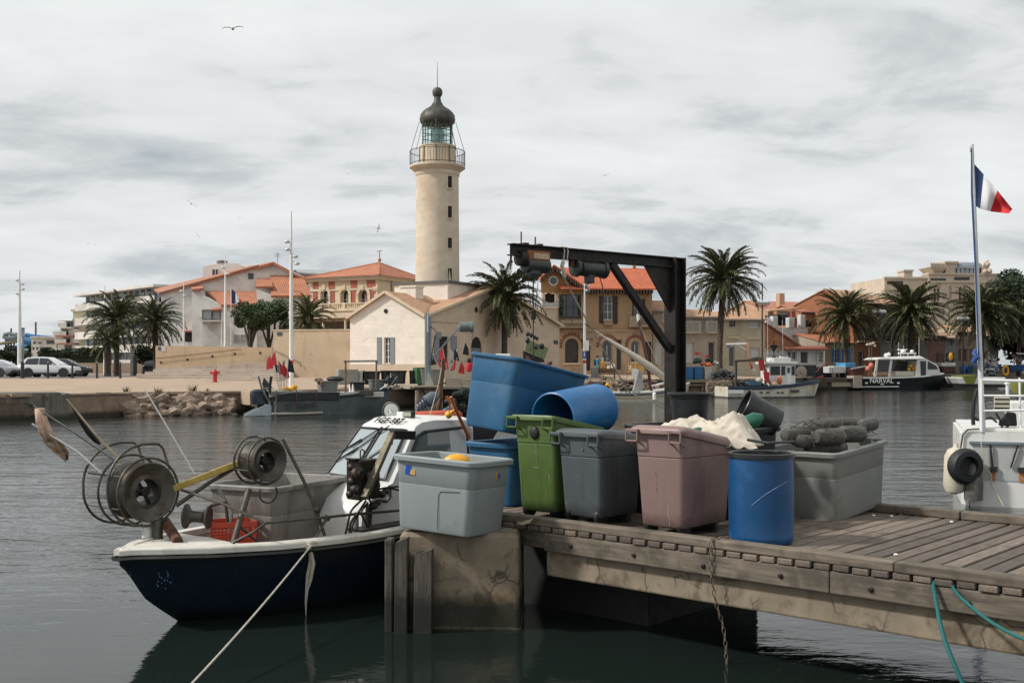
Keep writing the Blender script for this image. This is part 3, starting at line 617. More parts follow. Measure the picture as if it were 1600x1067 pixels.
    for i in range(n):a=2*pi*i/n;b.bar((r*cos(a),r*sin(a),zz(260.5)),(r*cos(a),r*sin(a),zz(238)),.022,.022)
    for py in (238,258):b.tube([(r*cos(2*pi*i/48),r*sin(2*pi*i/48),zz(py)) for i in range(48)],.03,5,True)
    b.done('gallery_railing',IRONR,t)
    for i in range(8):
        a=2*pi*i/8+radians(28);b=MB();b.tube([(r*cos(a),r*sin(a),zz(240)),(R(28.4)*cos(a),R(28.4)*sin(a),zz(191))],.022,5);b.done('stay_rod',IRONR,t)
        b=MB();b.bar((R(28.2)*cos(a),R(28.2)*sin(a),zz(258)),(R(27.8)*cos(a),R(27.8)*sin(a),zz(231)),.05,.05);b.done('drum_rib',GRN,t)
lantern_glass=bpy.data.materials.new('lantern glass');lantern_glass.use_nodes=True
_b=lantern_glass.node_tree.nodes['Principled BSDF'];_b.inputs['Base Color'].default_value=(.75,.92,.90,1);_b.inputs['Roughness'].default_value=.02;_b.inputs['Transmission Weight'].default_value=1;_b.inputs['IOR'].default_value=1.05
lens_glass=mat('lens glass',(.35,.45,.45),.1,.1)
lighthouse()
# ---------------------------------------------------------------- town hall
def town_hall():
    c=FF(W(590,520,95).x,95,radians(-28),0);t=c.thing('town_hall','ornate red and cream town hall with orange hipped roof and balcony','building')
    xl=c.y(485,HY).x;ze=c.y(590,433).z;CR=STONEC;w=Frame(c.o.x,c.o.y,c.yaw+pi/2,0);L=w.y(649,HY).x+1.5;Z=1.3
    H=[]
    for a,b in ((502,513),(533,545),(561,575)):
        r=rect(c,a,452,b,476);H.append((*r,True))
    zs=min(h[2] for h in H);H=[(h[0],h[1],zs,h[3],True) for h in H]
    k=wall_mesh(xl,0,Z,ze,H,0,.4);k.add([(xl,0,Z),(xl,L,Z),(xl,L,ze),(xl,0,ze)],[(3,2,1,0)],False);k.add([(0,0,Z),(0,L,Z),(0,L,ze),(0,0,ze)],[(0,1,2,3)],False);k.done('wall',CR,t)
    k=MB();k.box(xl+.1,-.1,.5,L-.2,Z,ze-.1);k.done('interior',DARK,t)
    for h in H:
        wn=window(t,h,0,.4,bars=(1,1),sill=False)
        r=(h[1]-h[0])/2;cx=(h[0]+h[1])/2;sp=h[3]-r;b=MB()
        for i in range(9):
            a0,a1=pi*i/9,pi*(i+1)/9-.03;ro,ri=r+.32,r+.02
            b.prism([(cx+ri*cos(a0),-.12,sp+ri*sin(a0)),(cx+ro*cos(a0),-.12,sp+ro*sin(a0)),(cx+ro*cos(a1),-.12,sp+ro*sin(a1)),(cx+ri*cos(a1),-.12,sp+ri*sin(a1))],(0,.118,0))
        b.box(cx-.14,cx+.14,-.2,-.121,sp+r-.05,sp+r+.45)
        for s in (-1,1):x=cx+s*(r+.17);b.box(x-.15,x+.15,-.12,-.002,h[2],sp-.02)
        b.done('surround',CR,wn)
    BR=mat('red brick panel',lin(196,84,58,k=.8),.85,.15,4,stain=((.5,.22,.15),2,.6,.5))
    for a,b in ((489,497.5),(513.5,523),(548,558),(573,586.5)):
        for p0,p1 in ((438,451.5),(454,473)):
            r=rect(c,a,p0,b,p1);k=MB();k.box(r[0],r[1],-.04,-.003,r[2],r[3]);k.done('brick_panel',BR,t)
    for p0,p1 in ((451.8,453.6),(434.5,437)):r=rect(c,485,p0,590,p1);k=MB();k.box(xl-.05,.05,-.1,-.0445,r[2],r[3]);k.done('string_course',CR,t)
    for i in range(8):
        z0=Z+3.6+(ze-Z-4.2)*i/8;k=MB();k.box(-.55 if i % 2 else-.35,.06,-.07,-.045,z0,z0+.42);k.done('quoin',CR,t)
    k=MB();k.box(xl-.45,.45,-.45,L+.3,ze,ze+.16);k.box(xl-.3,.3,-.3,L,ze-.22,ze-.002);k.done('cornice',CR,t)
    za=c.y(606,410,L*.5).z;ax_=c.y(606.5,410,L*.5).x;E=[(xl-.6,-.6,ze+.161),(.6,-.6,ze+.161),(.6,L+.6,ze+.161),(xl-.6,L+.6,ze+.161)]
    A=(xl*.32,L/2,za);B2=(xl*.30,L/2,za)
    k=MB();k.add(E+[A,B2],[(0,1,5,4),(1,2,5),(2,3,4,5),(3,0,4)],False);k.done('roof',TILE,t)
    k=MB()
    for e in E[:3]:k.tube([e,A],.09,5)
    k.done('hip_ridge',mat('ridge tile',(.40,.13,.06),.8,.2,4),t)
    k=MB();k.tube([A,(A[0],A[1],za+1.2)],.05,6);k.ball((A[0],A[1],za+.3),.2,8,6);k.tube([(A[0]-.35,A[1],za+1.2),(A[0]+.3,A[1],za+1.25)],.05,5);k.done('weather_vane',mat('gilt',(.35,.22,.08),.5),t)
    # balcony with balusters
    r=rect(c,497,475,573,485);zf=r[2];x0,x1=xl-.3,.2;k=MB();k.box(x0,x1,-1.7,-.05,zf-.9,zf-.003);k.box(x0-.1,x1+.1,-1.8,-.06,zf-.25,zf-.1);k.done('balcony_slab',CR,t)
    bl=MB();n=34
    for i in range(n+1):
        x=x0+(x1-x0)*i/n
        if i % 11==0:bl.box(x-.2,x+.2,-1.68,-1.28,zf,r[3]+.1)
        else:bl.lathe([(.07,zf),(.1,zf+(r[3]-zf)*.35),(.05,zf+(r[3]-zf)*.7),(.08,r[3]-.05)],6,TR(x,-1.5,0))
    o=bl.done('baluster',CR,t);o['kind']='stuff';bl=MB();bl.box(x0,x1,-1.66,-1.3,r[3]-.05,r[3]+.06);bl.done('balustrade_rail',CR,t)
    for i in range(4):x=x0+.3+(x1-x0-.6)*i/3;k=MB();k.lathe([(.16,Z),(.13,zf-.9)],10,TR(x,-1.4,0));k.done('column',CR,t)
    k=MB();k.box(xl,0,-.02,-.01,Z,zf-1.2);k.done('shadowed_ground_floor',mat('ground floor shade brown',(.12,.09,.06),.9),t)  # brown sheet painting in the shade under the balcony
    # right flank pipe
    k=MB();k.X=Matrix.Rotation(pi/2,4,'Z');q=w.y(611,440);k.tube([(q.x,-.12,ze),(q.x,-.12,Z)],.08,6);k.done('downpipe',GALV,t)
town_hall()
# ---------------------------------------------------------------- white villa with several tiled roofs
def villa():
    Y=98.0*K;t=thing('white_villa','large white villa with stepped orange tiled roofs behind the low wall','house',(W(365,572,Y).x,Y,0))
    O=Vector((W(365,572,Y).x,Y,0));p=lambda px,py,dy=0:W(px,py,Y+dy)-O
    WH=PLAS('white render',(232,226,216),.80,drip=((.45,.42,.37),.8,.6,.4))
    Zb=1.2
    def wall_poly(name,pts,y0,dep,m_=WH):
        P=[p(a,b,y0) for a,b in pts];P=[Vector((q.x,q.y,q.z)) for q in P];k=MB();k.prism(P,(0,dep,0));return k.done(name,m_,t)
    gz=560
    wall_poly('wall',[(252,gz),(480,gz),(480,437),(447,421),(428,411),(399,417),(252,454)],4,9)
    wall_poly('wall',[(316,gz),(401,gz),(401,478),(348,478),(316,462)],0,4.0)
    wall_poly('wall',[(300,gz),(316,gz),(316,466),(308,452),(300,455)],1.2,4.0)
    wall_poly('wall',[(401,gz),(478,gz),(478,460),(424,460),(401,452)],1.0,3.0)
    wall_poly('wall',[(317,440),(317,417),(345,411),(372,412),(380,416),(380,430)],8,5)
    sl=lambda pts,th=.22,m_=TILE,nm='roof':slab(t,nm,[p(*q) for q in pts],th,m_)
    TY=mat('orange roof tile b',(.42,.165,.09),.8,.22,1.2,tile=('X',.23),stain=((.32,.12,.07),.8,.55,.6))
    TYY=mat('orange roof tile c',(.40,.165,.095),.8,.22,1.2,tile=('Y',.23),stain=((.32,.12,.07),.8,.55,.6))
    sl([(248,457,3.6),(404,414,3.6),(390,415,14),(240,452,14)],.25,TYY)
    sl([(398,418,3.5),(429,409,3.5),(420,410,14),(392,416,14)],.25,TYY)
    sl([(428,409.5,3.5),(486,440,3.5),(478,440,14),(422,410,14)],.25,TYY)
    sl([(346,476,-.4),(403,476,-.4),(401,455,4),(321,455,4)],.22,TY)
    sl([(423,462,.4),(486,461,.4),(474,431,4),(422,430,4)],.22,TY)
    sl([(399,447.5,1),(426,447.5,1),(424,435,4),(401,435,4)],.22,TY)
    sl([(300,452,.8),(318,450,.8),(316,446,4),(298,448,4)],.22,TY)
    sl([(329,484,-.3),(346,483,-.3),(346,478.5,.3),(333,478.5,.3)],.15,TY)
    def win(a,b,c,d,y0,kind='d',fr_=FRAME,bars=1,extra=None):
        q0,q1=p(a,d,y0),p(c,b,y0);k=MB();yy=q0.y-.03;fw=.08
        k.box(q0.x,q1.x,yy,yy+.02,q0.z,q1.z);k.box(q0.x,q1.x,yy-.05,yy-.001,q0.z,q0.z+fw);k.box(q0.x,q1.x,yy-.05,yy-.001,q1.z-fw,q1.z)
        for i in range(bars+2):x=q0.x+(q1.x-q0.x-fw)*i/(bars+1);k.box(x,x+fw,yy-.05,yy-.001,q0.z+fw,q1.z-fw)
        w_=k.done('window',fr_,t);k=MB();k.box(q0.x+fw,q1.x-fw,yy-.02,yy-.002,q0.z+fw,q1.z-fw);k.done('pane' if kind=='d' else 'shutter',PANE if kind=='d' else (extra or ROLL),w_);return w_
    win(316,484,331.5,500,0,'r',IRONR,0,mat('grey blind',(.22,.23,.24),.6));win(332,484,345,500,0,'r',IRONR,0,mat('grey blind',(.22,.23,.24),.6));win(388,427,396,436,4,'d',IRONR,0)
    win(364,522,387,537,0,'r',FRAME,1,mat('garage shutter',(.30,.29,.27),.7));win(331,420,342,431,8,'d',FRAME,1);win(452,443,459,449,1.0,'d',FRAME,0)
    k=MB();q0,q1=p(289,534,3.9),p(303,519,3.9);k.box(q0.x,q1.x,q0.y-.02,q0.y+.05,q0.z,q1.z);k.done('dark_opening',DARK,t)
    k=MB();k.box(q0.x-.1,q1.x+.1,q0.y-.7,q0.y-.03,q1.z+.02,q1.z+.14);k.done('red_awning',mat('red awning',(.40,.06,.03),.8),t)
    k=MB();q0,q1=p(314,501,0),p(347,500,0);k.box(q0.x,q1.x,q0.y-.9,q0.y-.01,q0.z-.12,q0.z);k.done('balcony_slab',WH,t)
    k=MB()
    for x in range(10):xx=q0.x+(q1.x-q0.x)*x/9;k.box(xx-.015,xx+.015,q0.y-.88,q0.y-.85,q0.z,q0.z+.25)
    k.box(q0.x,q1.x,q0.y-.89,q0.y-.84,q0.z+.2501,q0.z+.29);k.done('railing',GALV,t)
    q=p(345,411,8);k=MB();k.lathe([(.5,0),(.6,.05),(.6,.25),(.3,.35)],14,TR(q.x,q.y+.5,q.z));k.done('roof_vent',mat('grey lead',(.15,.15,.15),.6),t)
    k=MB();q=p(434,412,6);k.tube([q,q+Vector((0,0,1.2))],.03,5)
    for i in range(4):k.bar(q+Vector((-.35,0,.7+i*.12)),q+Vector((.3,0,.7+i*.12)),.02)
    k.done('aerial',IRONR,t)
    # flat grey roof house behind
    t2=thing('house','low white house with a flat grey roof between villa and town hall','house',(W(490,572,112*K).x,112*K,0))
    O2=Vector((W(490,572,112*K).x,112*K,0));P2=lambda a,b,d=0:W(a,b,112*K+d)-O2
    k=MB();k.prism([P2(448,560),P2(560,560),P2(560,431),P2(460,424),P2(448,426)],(0,10,0));k.done('wall',WH,t2)
    slab(t2,'roof',[P2(446,427,-.5),P2(462,421.5,-.5),P2(458,420,10),P2(444,424,10)],.2,mat('grey zinc roof',(.28,.29,.30),.5));slab(t2,'roof',[P2(460,425.5,-.5),P2(515,429.5,-.5),P2(520,422,9),P2(462,421,9)],.2,mat('grey zinc roof',(.28,.29,.30),.5))
    a,b=P2(476,441),P2(484,434);k=MB();k.box(a.x,b.x,-.05,.01,a.z,b.z);k.done('window',PANE,t2)
villa()
# ---------------------------------------------------------------- flats, far left
def flats():
    CRM=PLAS('cream flats',(214,205,186),.75);WHT=PLAS('white flats',(222,216,204),.76)
    f=FF.at(258,118,-48,1.6);t=f.thing('apartment_block','long white apartment block with stacked balconies behind the left palms','building');xl=f.y(134,HY).x
    zt=f.y(250,450).z;k=MB();t.location.z=0;k.box(xl,0,0,12,1,zt+1.6);k.done('wall',WHT,t)
    n=5;hgt=(zt-.9)/n
    for i in range(n):
        z=2.4+hgt*i
        s=MB();s.box(xl,.2,-1.5,-.002,z,z+.2);o=s.done('balcony_slab',WHT,t);s=MB();s.box(xl,.2,-1.5,-1.42,z+.201,z+1.0);s.done('parapet',CRM if i % 2 else WHT,o)
        m_=14
        for j in range(m_):
            x=xl+(-xl)*(j+.15)/m_;x1=xl+(-xl)*(j+.75)/m_;s=MB();s.box(x,x1,-.06,-.003,z+.25,z+2.2);s.done('window',PANE if j % 3 else mat('blue awning',(.08,.18,.30),.8),t)
    s=MB();s.box(xl-.3,.4,-1.7,12.3,zt+1.601,zt+1.9);s.done('roof',WHT,t)
    f2=FF.at(114,175,0,1.6);t2=f2.thing('apartment_block','narrow cream stair tower block left of the long flats','building');t2.location.z=0;x1=f2.y(136,HY).x;z1=f2.y(120,487).z+1.6
    k=MB();k.box(0,x1,0,10,1,z1);k.box(-.3,x1+.3,-.3,10.3,z1+.001,z1+.4);k.done('wall',PLAS('sand flats',(222,208,170),.75),t2)
    for i in range(5):s=MB();z=3+(z1-4)*i/5;s.box(.4,1.0,-.06,-.002,z,z+1.3);s.done('window',PANE,t2)
    f3=FF.at(84,172,0,1.6);t3=f3.thing('apartment_block','white block with curved stepped balconies and red trim far left','building');t3.location.z=0;x1=f3.y(113.6,HY).x
    pink=mat('reddish trim',(.35,.13,.09),.8)
    for i,(py0,py1,xa) in enumerate(((553,538,.6),(538,526,.3),(526,513,0),(513,501,.9))):
        z0,z1=f3.y(90,py0).z+1.6,f3.y(90,py1).z+1.6;k=MB();k.box(xa+1.0,x1,.5,9,z0,z1);k.done('wall',WHT,t3)
        s=MB();s.prism([(x1,-.6,z0),(xa+.6,-.6,z0),(xa,.2,z0),(xa,3,z0),(x1,3,z0)],(0,0,.22));o=s.done('balcony_slab',pink if i in (1,2) else WHT,t3)
        s=MB();s.box(xa+.05,x1-1.0,-.5,-.42,z0+.221,z0+.95);s.done('parapet',WHT,o)
        for x in (1.6,2.2):s=MB();s.box(xa+x-.3,xa+x+.2,.44,.4995,z0+.3,z1-.15);s.done('window',PANE,t3)
    k=MB();zt=f3.y(98,501).z+1.6;k.prism([(x1,-.4,zt),(.6,-.4,zt),(1.2,0,zt+.35),(x1,0,zt+.35)],(0,8,0));k.done('roof',WHT,t3)
    f4=FF.at(49,190,0,1.6);t4=f4.thing('low_block','low white flat roofed block with an arched window beside the water slide','building');t4.location.z=0;x1=f4.y(88,HY).x;z1=f4.y(60,528).z+1.6
    zm=f4.y(60,540).z+1.6;H=[(*[v+(1.6 if i>1 else 0) for i,v in enumerate(rect(f4,a,b,c,d))],ar) for a,b,c,d,ar in ((51,533,56.5,538,True),(59,534,65,537.5,False),(72,531,86,538,False),(50,542,54,547,False),(56,542,60,547,False),(62,542,72,547,False),(73.5,542,81,547,False))]
    k=wall_mesh(0,x1,1,z1,H);k.box(.1,x1-.1,1,8,1,z1-.1);k.box(-.2,x1+.2,-.3,9,z1+.001,z1+.3);k.done('wall',WHT,t4)
    for h in H:window(t4,h,bars=(0,0),sill=False)
    # hedge
    t5=thing('hedge','dark clipped hedge behind the parked cars','hedge',(0,0,0));k=MB()
    for i in range(1500):
        px=random.uniform(60,165);top=547+4*mn.noise(Vector((px*.06,0,0)))*2-(3 if px>118 else 0);py=random.uniform(top,556);q=FW(px,py,120+random.uniform(0,3));s=random.uniform(.18,.4)
        a=Vector((random.gauss(0,1),random.gauss(0,1),random.gauss(0,1))).normalized();b=a.orthogonal().normalized();k.add([q-a*s,q+b*s*.6,q+a*s,q-b*s*.6],[(0,1,2,3)],False)
    for x0,x1_ in ((62,165),):a,b=FW(x0,558,121),FW(x1_,549,123);k.box(a.x,b.x,a.y,b.y,1.2,b.z)
    k.done('foliage',mat('dark hedge leaves',(.022,.035,.014),.8,.4,2),t5)
    k=MB();a,b=FW(112,585,118),FW(240,567,118);k.box(a.x,b.x,a.y,a.y+.3,1.4,b.z);o=k.done('garden_wall',PLAS('beige low wall',(190,160,130),.7));tag(o,'low beige garden wall under the hedge by the palms','wall')
flats()
# water slide far away
def slide():
    Y=300.0;O=Vector((W(40,560,Y).x,Y,0));p=lambda px,py,d=0:W(px,py,Y+d)-O
    t=thing('water_slide','blue water slides on lattice towers beyond the car park','water slide',O)
    B1=mat('slide blue',(.03,.14,.32),.5,.2,.1);B2=mat('slide grey blue',(.12,.17,.20),.5,.2,.1)
    for pts,r,m_ in ((((40,523),(55,526),(70,527),(90,529)),.55,B1),(((38,531),(50,533),(68,531),(85,533)),1.2,B1),(((24,545),(32,541),(45,540),(60,540)),.9,B1),(((6,523),(14,521),(22,523),(30,521)),.5,B2),(((5,526),(15,528),(25,526),(30,524)),.5,B2),(((0,537),(12,535),(25,534),(32,532)),.4,mat('slide olive',(.15,.13,.07),.6)),(((8,529),(18,531),(30,529)),.4,B2)):
        k=MB();k.tube([p(*q) for q in pts],r,8);k.done('slide_tube',m_,t)
    for px,t0 in ((9,522),(17.5,513),(36,514),(56,503),(22,528),(13,527)):
        k=MB();k.tube([p(px,t0),p(px,560)],.25,5)
        k.done('tower_leg',IRONR,t)
    k=MB()
    for i in range(8):k.bar(p(9+(i % 2)*9,524+i*4),p(18-(i % 2)*9,528+i*4),.2)
    k.done('lattice',IRONR,t)
slide()
# ---------------------------------------------------------------- low walls, steps
def terraces():
    OC=PLAS('ochre render',(226,186,136),.74,stain=[(lin(200,160,112,k=.7),.5,.54,.6),(lin(170,135,95,k=.7),1.8,.66,.6)])
    f=FF.at(243,84,-6,1.2);t=f.thing('low_wall','low ochre wall with a row of round dark portholes above the steps','wall');t.location.z=0;x1=f.y(426,HY).x;k=MB();z0,z1=f.y(243,540).z+1.2,f.y(425,543).z+1.2
    H=[]
    k.hexa([(0,0,.8),(x1,0,.8),(x1,.4,.8),(0,.4,.8)],[(0,0,z0),(x1,0,z1),(x1,.4,z1),(0,.4,z0)]);k.done('wall_body',OC,t)
    for px,py in ((251.5,566.5),(293,562),(332,556.8),(367,553),(406.5,551.5)):
        q=f.y(px,py);b=MB();b.lathe([(.0,.01),(.09,.01),(.095,.02),(.115,.02),(.12,0)],14,Matrix.Translation((q.x,-.001,q.z+1.2)) @ Matrix.Rotation(pi/2,4,'X'));b.done('porthole',IRONR,t)
    b=MB();pts=[(245,560),(330,551),(372,546),(378,547)];b.tube([Vector((f.y(*q).x,-.12,f.y(*q).z+1.2)) for q in pts],.025,6)
    for q in ((270,557.5),(298,554),(325,551.5),(350,548.5)):v=f.y(*q);b.bar((v.x,-.12,v.z+1.2),(v.x,0,v.z+1.17),.02)
    b.done('handrail',RUST,t)
    def plate(fr,a,b_,c,d,m_,par,y=-.03):
        q0,q1=fr.y(a,d),fr.y(c,b_);k=MB();k.box(q0.x,q1.x,y,-.002,q0.z+1.2,q1.z+1.2);return k.done('sign',m_,par)
    SG=mat('pale sign',(.5,.52,.52),.5,.15,12,stain=((.1,.13,.2),9,.54,.8));SB=mat('dark blue sign',(.05,.07,.12),.5,.4,14)
    plate(f,247,542,251.5,547,SB,t);plate(f,252.5,541,259,549,SG,t)
    f2=FF.at(427,79.5,-10,1.2);t2=f2.thing('courtyard_wall','tall blank ochre wall with dark stains beside the keeper house','wall');t2.location.z=0;x1=f2.y(549,HY).x;z1=f2.y(480,516.5).z+1.2
    k=MB();k.box(0,x1,0,.5,.8,z1);k.done('wall_body',PLAS('ochre render worn',(224,190,146),.74,stain=[(lin(205,160,108,k=.7),.45,.52,.7),(lin(150,125,100,k=.6),.8,.64,.8)]),t2);k=MB();k.box(-.04,x1,-.04,.54,z1+.002,z1+.1);k.done('coping',STONEC,t2)
    plate(f2,433,519,441,524.5,SB,t2)
    b=MB();b.tube([Vector((f2.y(*q).x,-.12,f2.y(*q).z+1.2)) for q in ((430,548),(450,557),(470,567),(471,573))],.025,6);b.done('handrail',RUST,t2)
    # stone steps
    ST=mat('pale stone step',(.46,.38,.31),.85,.12,1,.004,20,rnd=.12,stain=((.33,.26,.2),.8,.55,.5))
    s=thing('stone_steps','broad pale stone steps in front of the porthole wall','steps',(FW(310,590,74).x,74*K,0));O=s.location.copy()
    n=6
    for i in range(n):
        Y0=67.5*K+i*1.7;z=1.32+.17*(i+1);px0=198+8*(i % 3)+i*5;px1=436
        x0,x1=W(px0,590,Y0).x,W(px1,590,Y0).x;L=x1-x0;nn=5
        for j in range(nn):
            k=MB();a=x0+L*j/nn+.006;b=x0+L*(j+1)/nn-.006;k.box(a-O.x,b-O.x,Y0-O.y,Y0-O.y+1.9+(7 if i==n-1 else 0),z-.3 if i<n-1 else 1.2,z);k.done('step',ST,s,.012,1)
    for i in range(7):
        k=MB();px0=244+i*24;a,b=FW(px0,580,80.5),FW(px0+23.6 if i<6 else 434,580,80.5);k.box(a.x-O.x,b.x-O.x,7.0,8.6+.3,1.3,2.36+.075*(i+1));k.done('step',ST,s,.01,1)
    # hydrant
    p=FW(336,600,66);R_=mat('hydrant red',(.42,.018,.022),.45,.12,6);t=thing('fire_hydrant','red fire hydrant standing on the quay above the boulders','hydrant',(p.x,p.y,ground_z(p.x,p.y)))
    zt=FW(336,577,66).z-t.location.z
    k=MB();k.lathe([(.21,0),(.21,.04),(.15,.05),(.14,.1),(.15,zt*.55),(.17,zt*.57),(.17,zt*.63),(.19,zt*.66),(.19,zt*.82),(.14,zt*.9),(.06,zt*.94),(.06,zt),(.02,zt+.01)],18);k.done('barrel',R_,t,angle=30)
    for s_ in (-1,1):k=MB();k.lathe([(.07,0),(.07,.12),(.1,.13),(.1,.18),(.03,.2)],12,TR(s_*.14,0,zt*.73,ry=s_*pi/2));k.done('outlet_cap',R_,t)
    k=MB();k.box(-.3,.3,-.3,.3,-.12,-.0);k.done('plinth',STONEC,t)
terraces()
# ---------------------------------------------------------------- yellow house
def yellow_house():
    f=FF.at(874,97,6,1.35);t=f.thing('ochre_house','ochre two storey house with red roof, arched windows and balconies','house');t.location.z=0
    OCH=PLAS('ochre facade',(206,158,104),.68,stain=[(lin(186,142,96,k=.66),.5,.5,.6),(lin(214,176,130,k=.66),.9,.6,.5)]);OCL=PLAS('pale ochre base',(214,172,126),.68);OCG=PLAS('orange gable',(206,138,66),.68)
    B=f.o.z;zz=lambda px,py,y=0:f.y(px,py,y).z+B
    x1=f.y(1019,HY).x;ze=zz(950,453);D=9;Z=1.2;zm=zz(930,517)
    r4=lambda a,b,c,d:[v+(B if i>1 else 0) for i,v in enumerate(rect(f,a,b,c,d))]
    H={}
    for key,a,b,c,d,ar in (('d1',874.5,460,908,498,False),('w1',943,462,957,500,False),('w2',990,467,1003,495,False),('a1',883,529,904,567,True),('a2',941,531,957,566,True),('a3',986,532,999,566,True),('p1',915,540,922.5,579,False),('p2',963,530,972,579,False),('p3',1008,534,1019-1,579,False)):H[key]=(*r4(a,b,c,d),ar)
    k=wall_mesh(0,x1,zm,ze,[H[q] for q in ('d1','w1','w2')]);k.add([(x1,0,Z-.3),(x1,D,Z-.3),(x1,D,ze),(x1,0,ze)],[(0,1,2,3)],False);k.add([(0,0,Z-.3),(0,D,Z-.3),(0,D,ze),(0,0,ze)],[(3,2,1,0)],False);k.done('wall',OCH,t)
    k=wall_mesh(0,x1,Z-.3,zm,[H[q] for q in ('a1','a2','a3','p1','p2','p3')],0,.3);k.done('wall',OCL,t)
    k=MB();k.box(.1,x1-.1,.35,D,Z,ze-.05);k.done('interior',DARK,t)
    BRN=mat('dark brown shutters',(.035,.022,.016),.6,.2,6)
    window(t,H['d1'],bars=(2,1),sill=False,frame=BRN);window(t,H['w1'],bars=(1,2));window(t,H['w2'],bars=(1,1))
    for a,b,c,d in ((936,463,943,505),(957.3,463,965,506),(988,467,990,494),(1003.2,467,1008,494),(875,462,879,497),(904,462,908,497)):
        q=r4(a,b,c,d);k=MB();k.box(q[0],q[1],-.07,-.004,q[2],q[3])
        for i in range(9):z=q[2]+.06+(q[3]-q[2]-.1)*i/9;k.box(q[0]+.04,q[1]-.04,-.085,-.0701,z,z+(q[3]-q[2])/15)
        k.done('shutter',BRN,t)
    BLD=mat('brown slatted blind',(.05,.036,.026),.7,.2,4)
    window(t,H['a1'],d=.3,kind='r',col=BLD) if False else None
    for key in ('a1','a2','a3'):
        h=H[key];wn=window(t,h,d=.3,kind='d',bars=(1,0),frame=FRAME if key !='a1' else BRN);r=(h[1]-h[0])/2;cx=(h[0]+h[1])/2;sp=h[3]-r
        if key=='a1':
            k=MB();nn=14
            for i in range(nn):z=h[2]+.05+(sp+r*.8-h[2])*i/nn;hw=r-.05 if z<sp else sqrt(max(.01,(r-.05)**2-(z-sp)**2));k.box(cx-hw,cx+hw,.18,.215,z,z+.13)
            k.done('blind',BLD,wn)
        k=MB()
        for i in range(13):
            a0=pi*(i-.9)/11;ro,ri=r+.62,r+.42
            if i % 2==0 or True:
                a1=a0+pi/11*.62;k.prism([(cx+ri*cos(a0),-.06,sp+ri*sin(a0)),(cx+ro*cos(a0),-.06,sp+ro*sin(a0)),(cx+ro*cos(a1),-.06,sp+ro*sin(a1)),(cx+ri*cos(a1),-.06,sp+ri*sin(a1))],(0,.055,0))
        k.tube([(cx+(r+.36)*cos(pi*i/14),-.03,sp+(r+.36)*sin(pi*i/14)) for i in range(-1,16)],.04,5);k.done('brick_arch',mat('red brick arch',(.22,.07,.04),.85,.3,6),wn)
        k=MB();k.box(h[0]-.2,h[1]+.25,-.18,-.002,h[2]-.16,h[2]-.071);k.done('ledge',STONEC,wn)
    for key in ('p1','p2','p3'):window(t,H[key],d=.3,kind='D',nm='door',sill=False,frame=FRAME if key=='p2' else BRN)
    # balconies with flower boxes
    BAL=mat('concrete balcony',lin(186,160,128,k=.65),.9,.15,3,stain=((.16,.13,.1),1.5,.55,.6))
    q=r4(874.5,498,912,513);k=MB();k.box(q[0]-.5,q[1],-1.0,-.002,q[2],q[2]+.22);o=k.done('balcony',BAL,t)
    k=MB();n=26
    for i in range(n+1):x=q[0]-.45+(q[1]-q[0]+.4)*i/n;k.box(x-.014,x+.014,-.96,-.93,q[2]+.221,q[2]+1.15)
    k.box(q[0]-.48,q[1]-.02,-.97,-.92,q[2]+1.151,q[2]+1.2);k.done('railing',IRONR,o)
    for a in (.1,1.25):k=MB();k.box(q[0]+a,q[0]+a+.9,-1.25,-.99,q[2]+.5,q[2]+.74);k.done('flower_box',BAL,o)
    q=r4(982,495,1020,511);k=MB();k.box(q[0],q[1]+.6,-.9,-.002,q[2],q[2]+.22);k.box(q[0],q[0]+.9,-.9,-.8,q[2]+.221,q[3]);o=k.done('balcony',BAL,t)
    k=MB()
    for i in range(4):k.bar((q[0]+.9,-.86,q[2]+.3+i*.18),(q[1]+.6,-.86,q[2]+.3+i*.18),.03)
    k.done('railing',IRONR,o)
    q=r4(943,500,957,508);k=MB();k.box(q[0],q[1],-.4,-.1,q[2],q[2]+.28);k.done('flower_box',BAL,t)
    q=r4(874,515,1019,518);k=MB();k.box(-.3,x1,-.12,-.004,q[2],q[3]);k.done('string_course',OCL,t)
    # little porch roof and gutter bits
    q=r4(905,526,928,529);k=MB();k.box(q[0],q[1],-.7,-.002,q[2],q[3]);k.done('door_canopy',BAL,t)
    q=r4(907,498,928,502)
    # main roof
    RT=mat('red roof tile',(.46,.115,.05),.8,.2,1.2,.03,5,tile=('X',.24),stain=((.28,.08,.045),1.0,.54,.6))
    zr=zz(950,421,D/2);o=.9
    xg=f.y(912,HY).x
    k=MB();k.hexa([(xg-2.4,-o,ze-.05),(x1+.9,-o,ze-.05),(x1+.4,D/2,zr),(xg-4.3,D/2,zr)],[(xg-2.4,-o,ze+.1),(x1+.9,-o,ze+.1),(x1+.4,D/2,zr+.15),(xg-4.3,D/2,zr+.15)])
    k.hexa([(0,D/2+.002,zr),(x1+.4,D/2+.002,zr),(x1+.9,D+o,ze),(0,D+o,ze)],[(0,D/2+.002,zr+.15),(x1+.4,D/2+.002,zr+.15),(x1+.9,D+o,ze+.15),(0,D+o,ze+.15)]);k.done('roof',RT,t)
    # left gable facing the canal
    gl,gr_=f.y(846,HY).x,f.y(914,HY).x;ga=f.y(864,420).x;zg=zz(864,417);zgl,zgr=zz(848,436),zz(914,452)
    zl0=zz(860,458);k=MB();k.add([(gl-.05,-.02,zl0),(gr_-.6,-.02,zl0),(gr_-.8,-.02,zgr),(ga,-.02,zg-.2),(gl-.05,-.02,zgl+.3)],[(0,1,2,3,4)],False);k.done('gable',OCG,t)
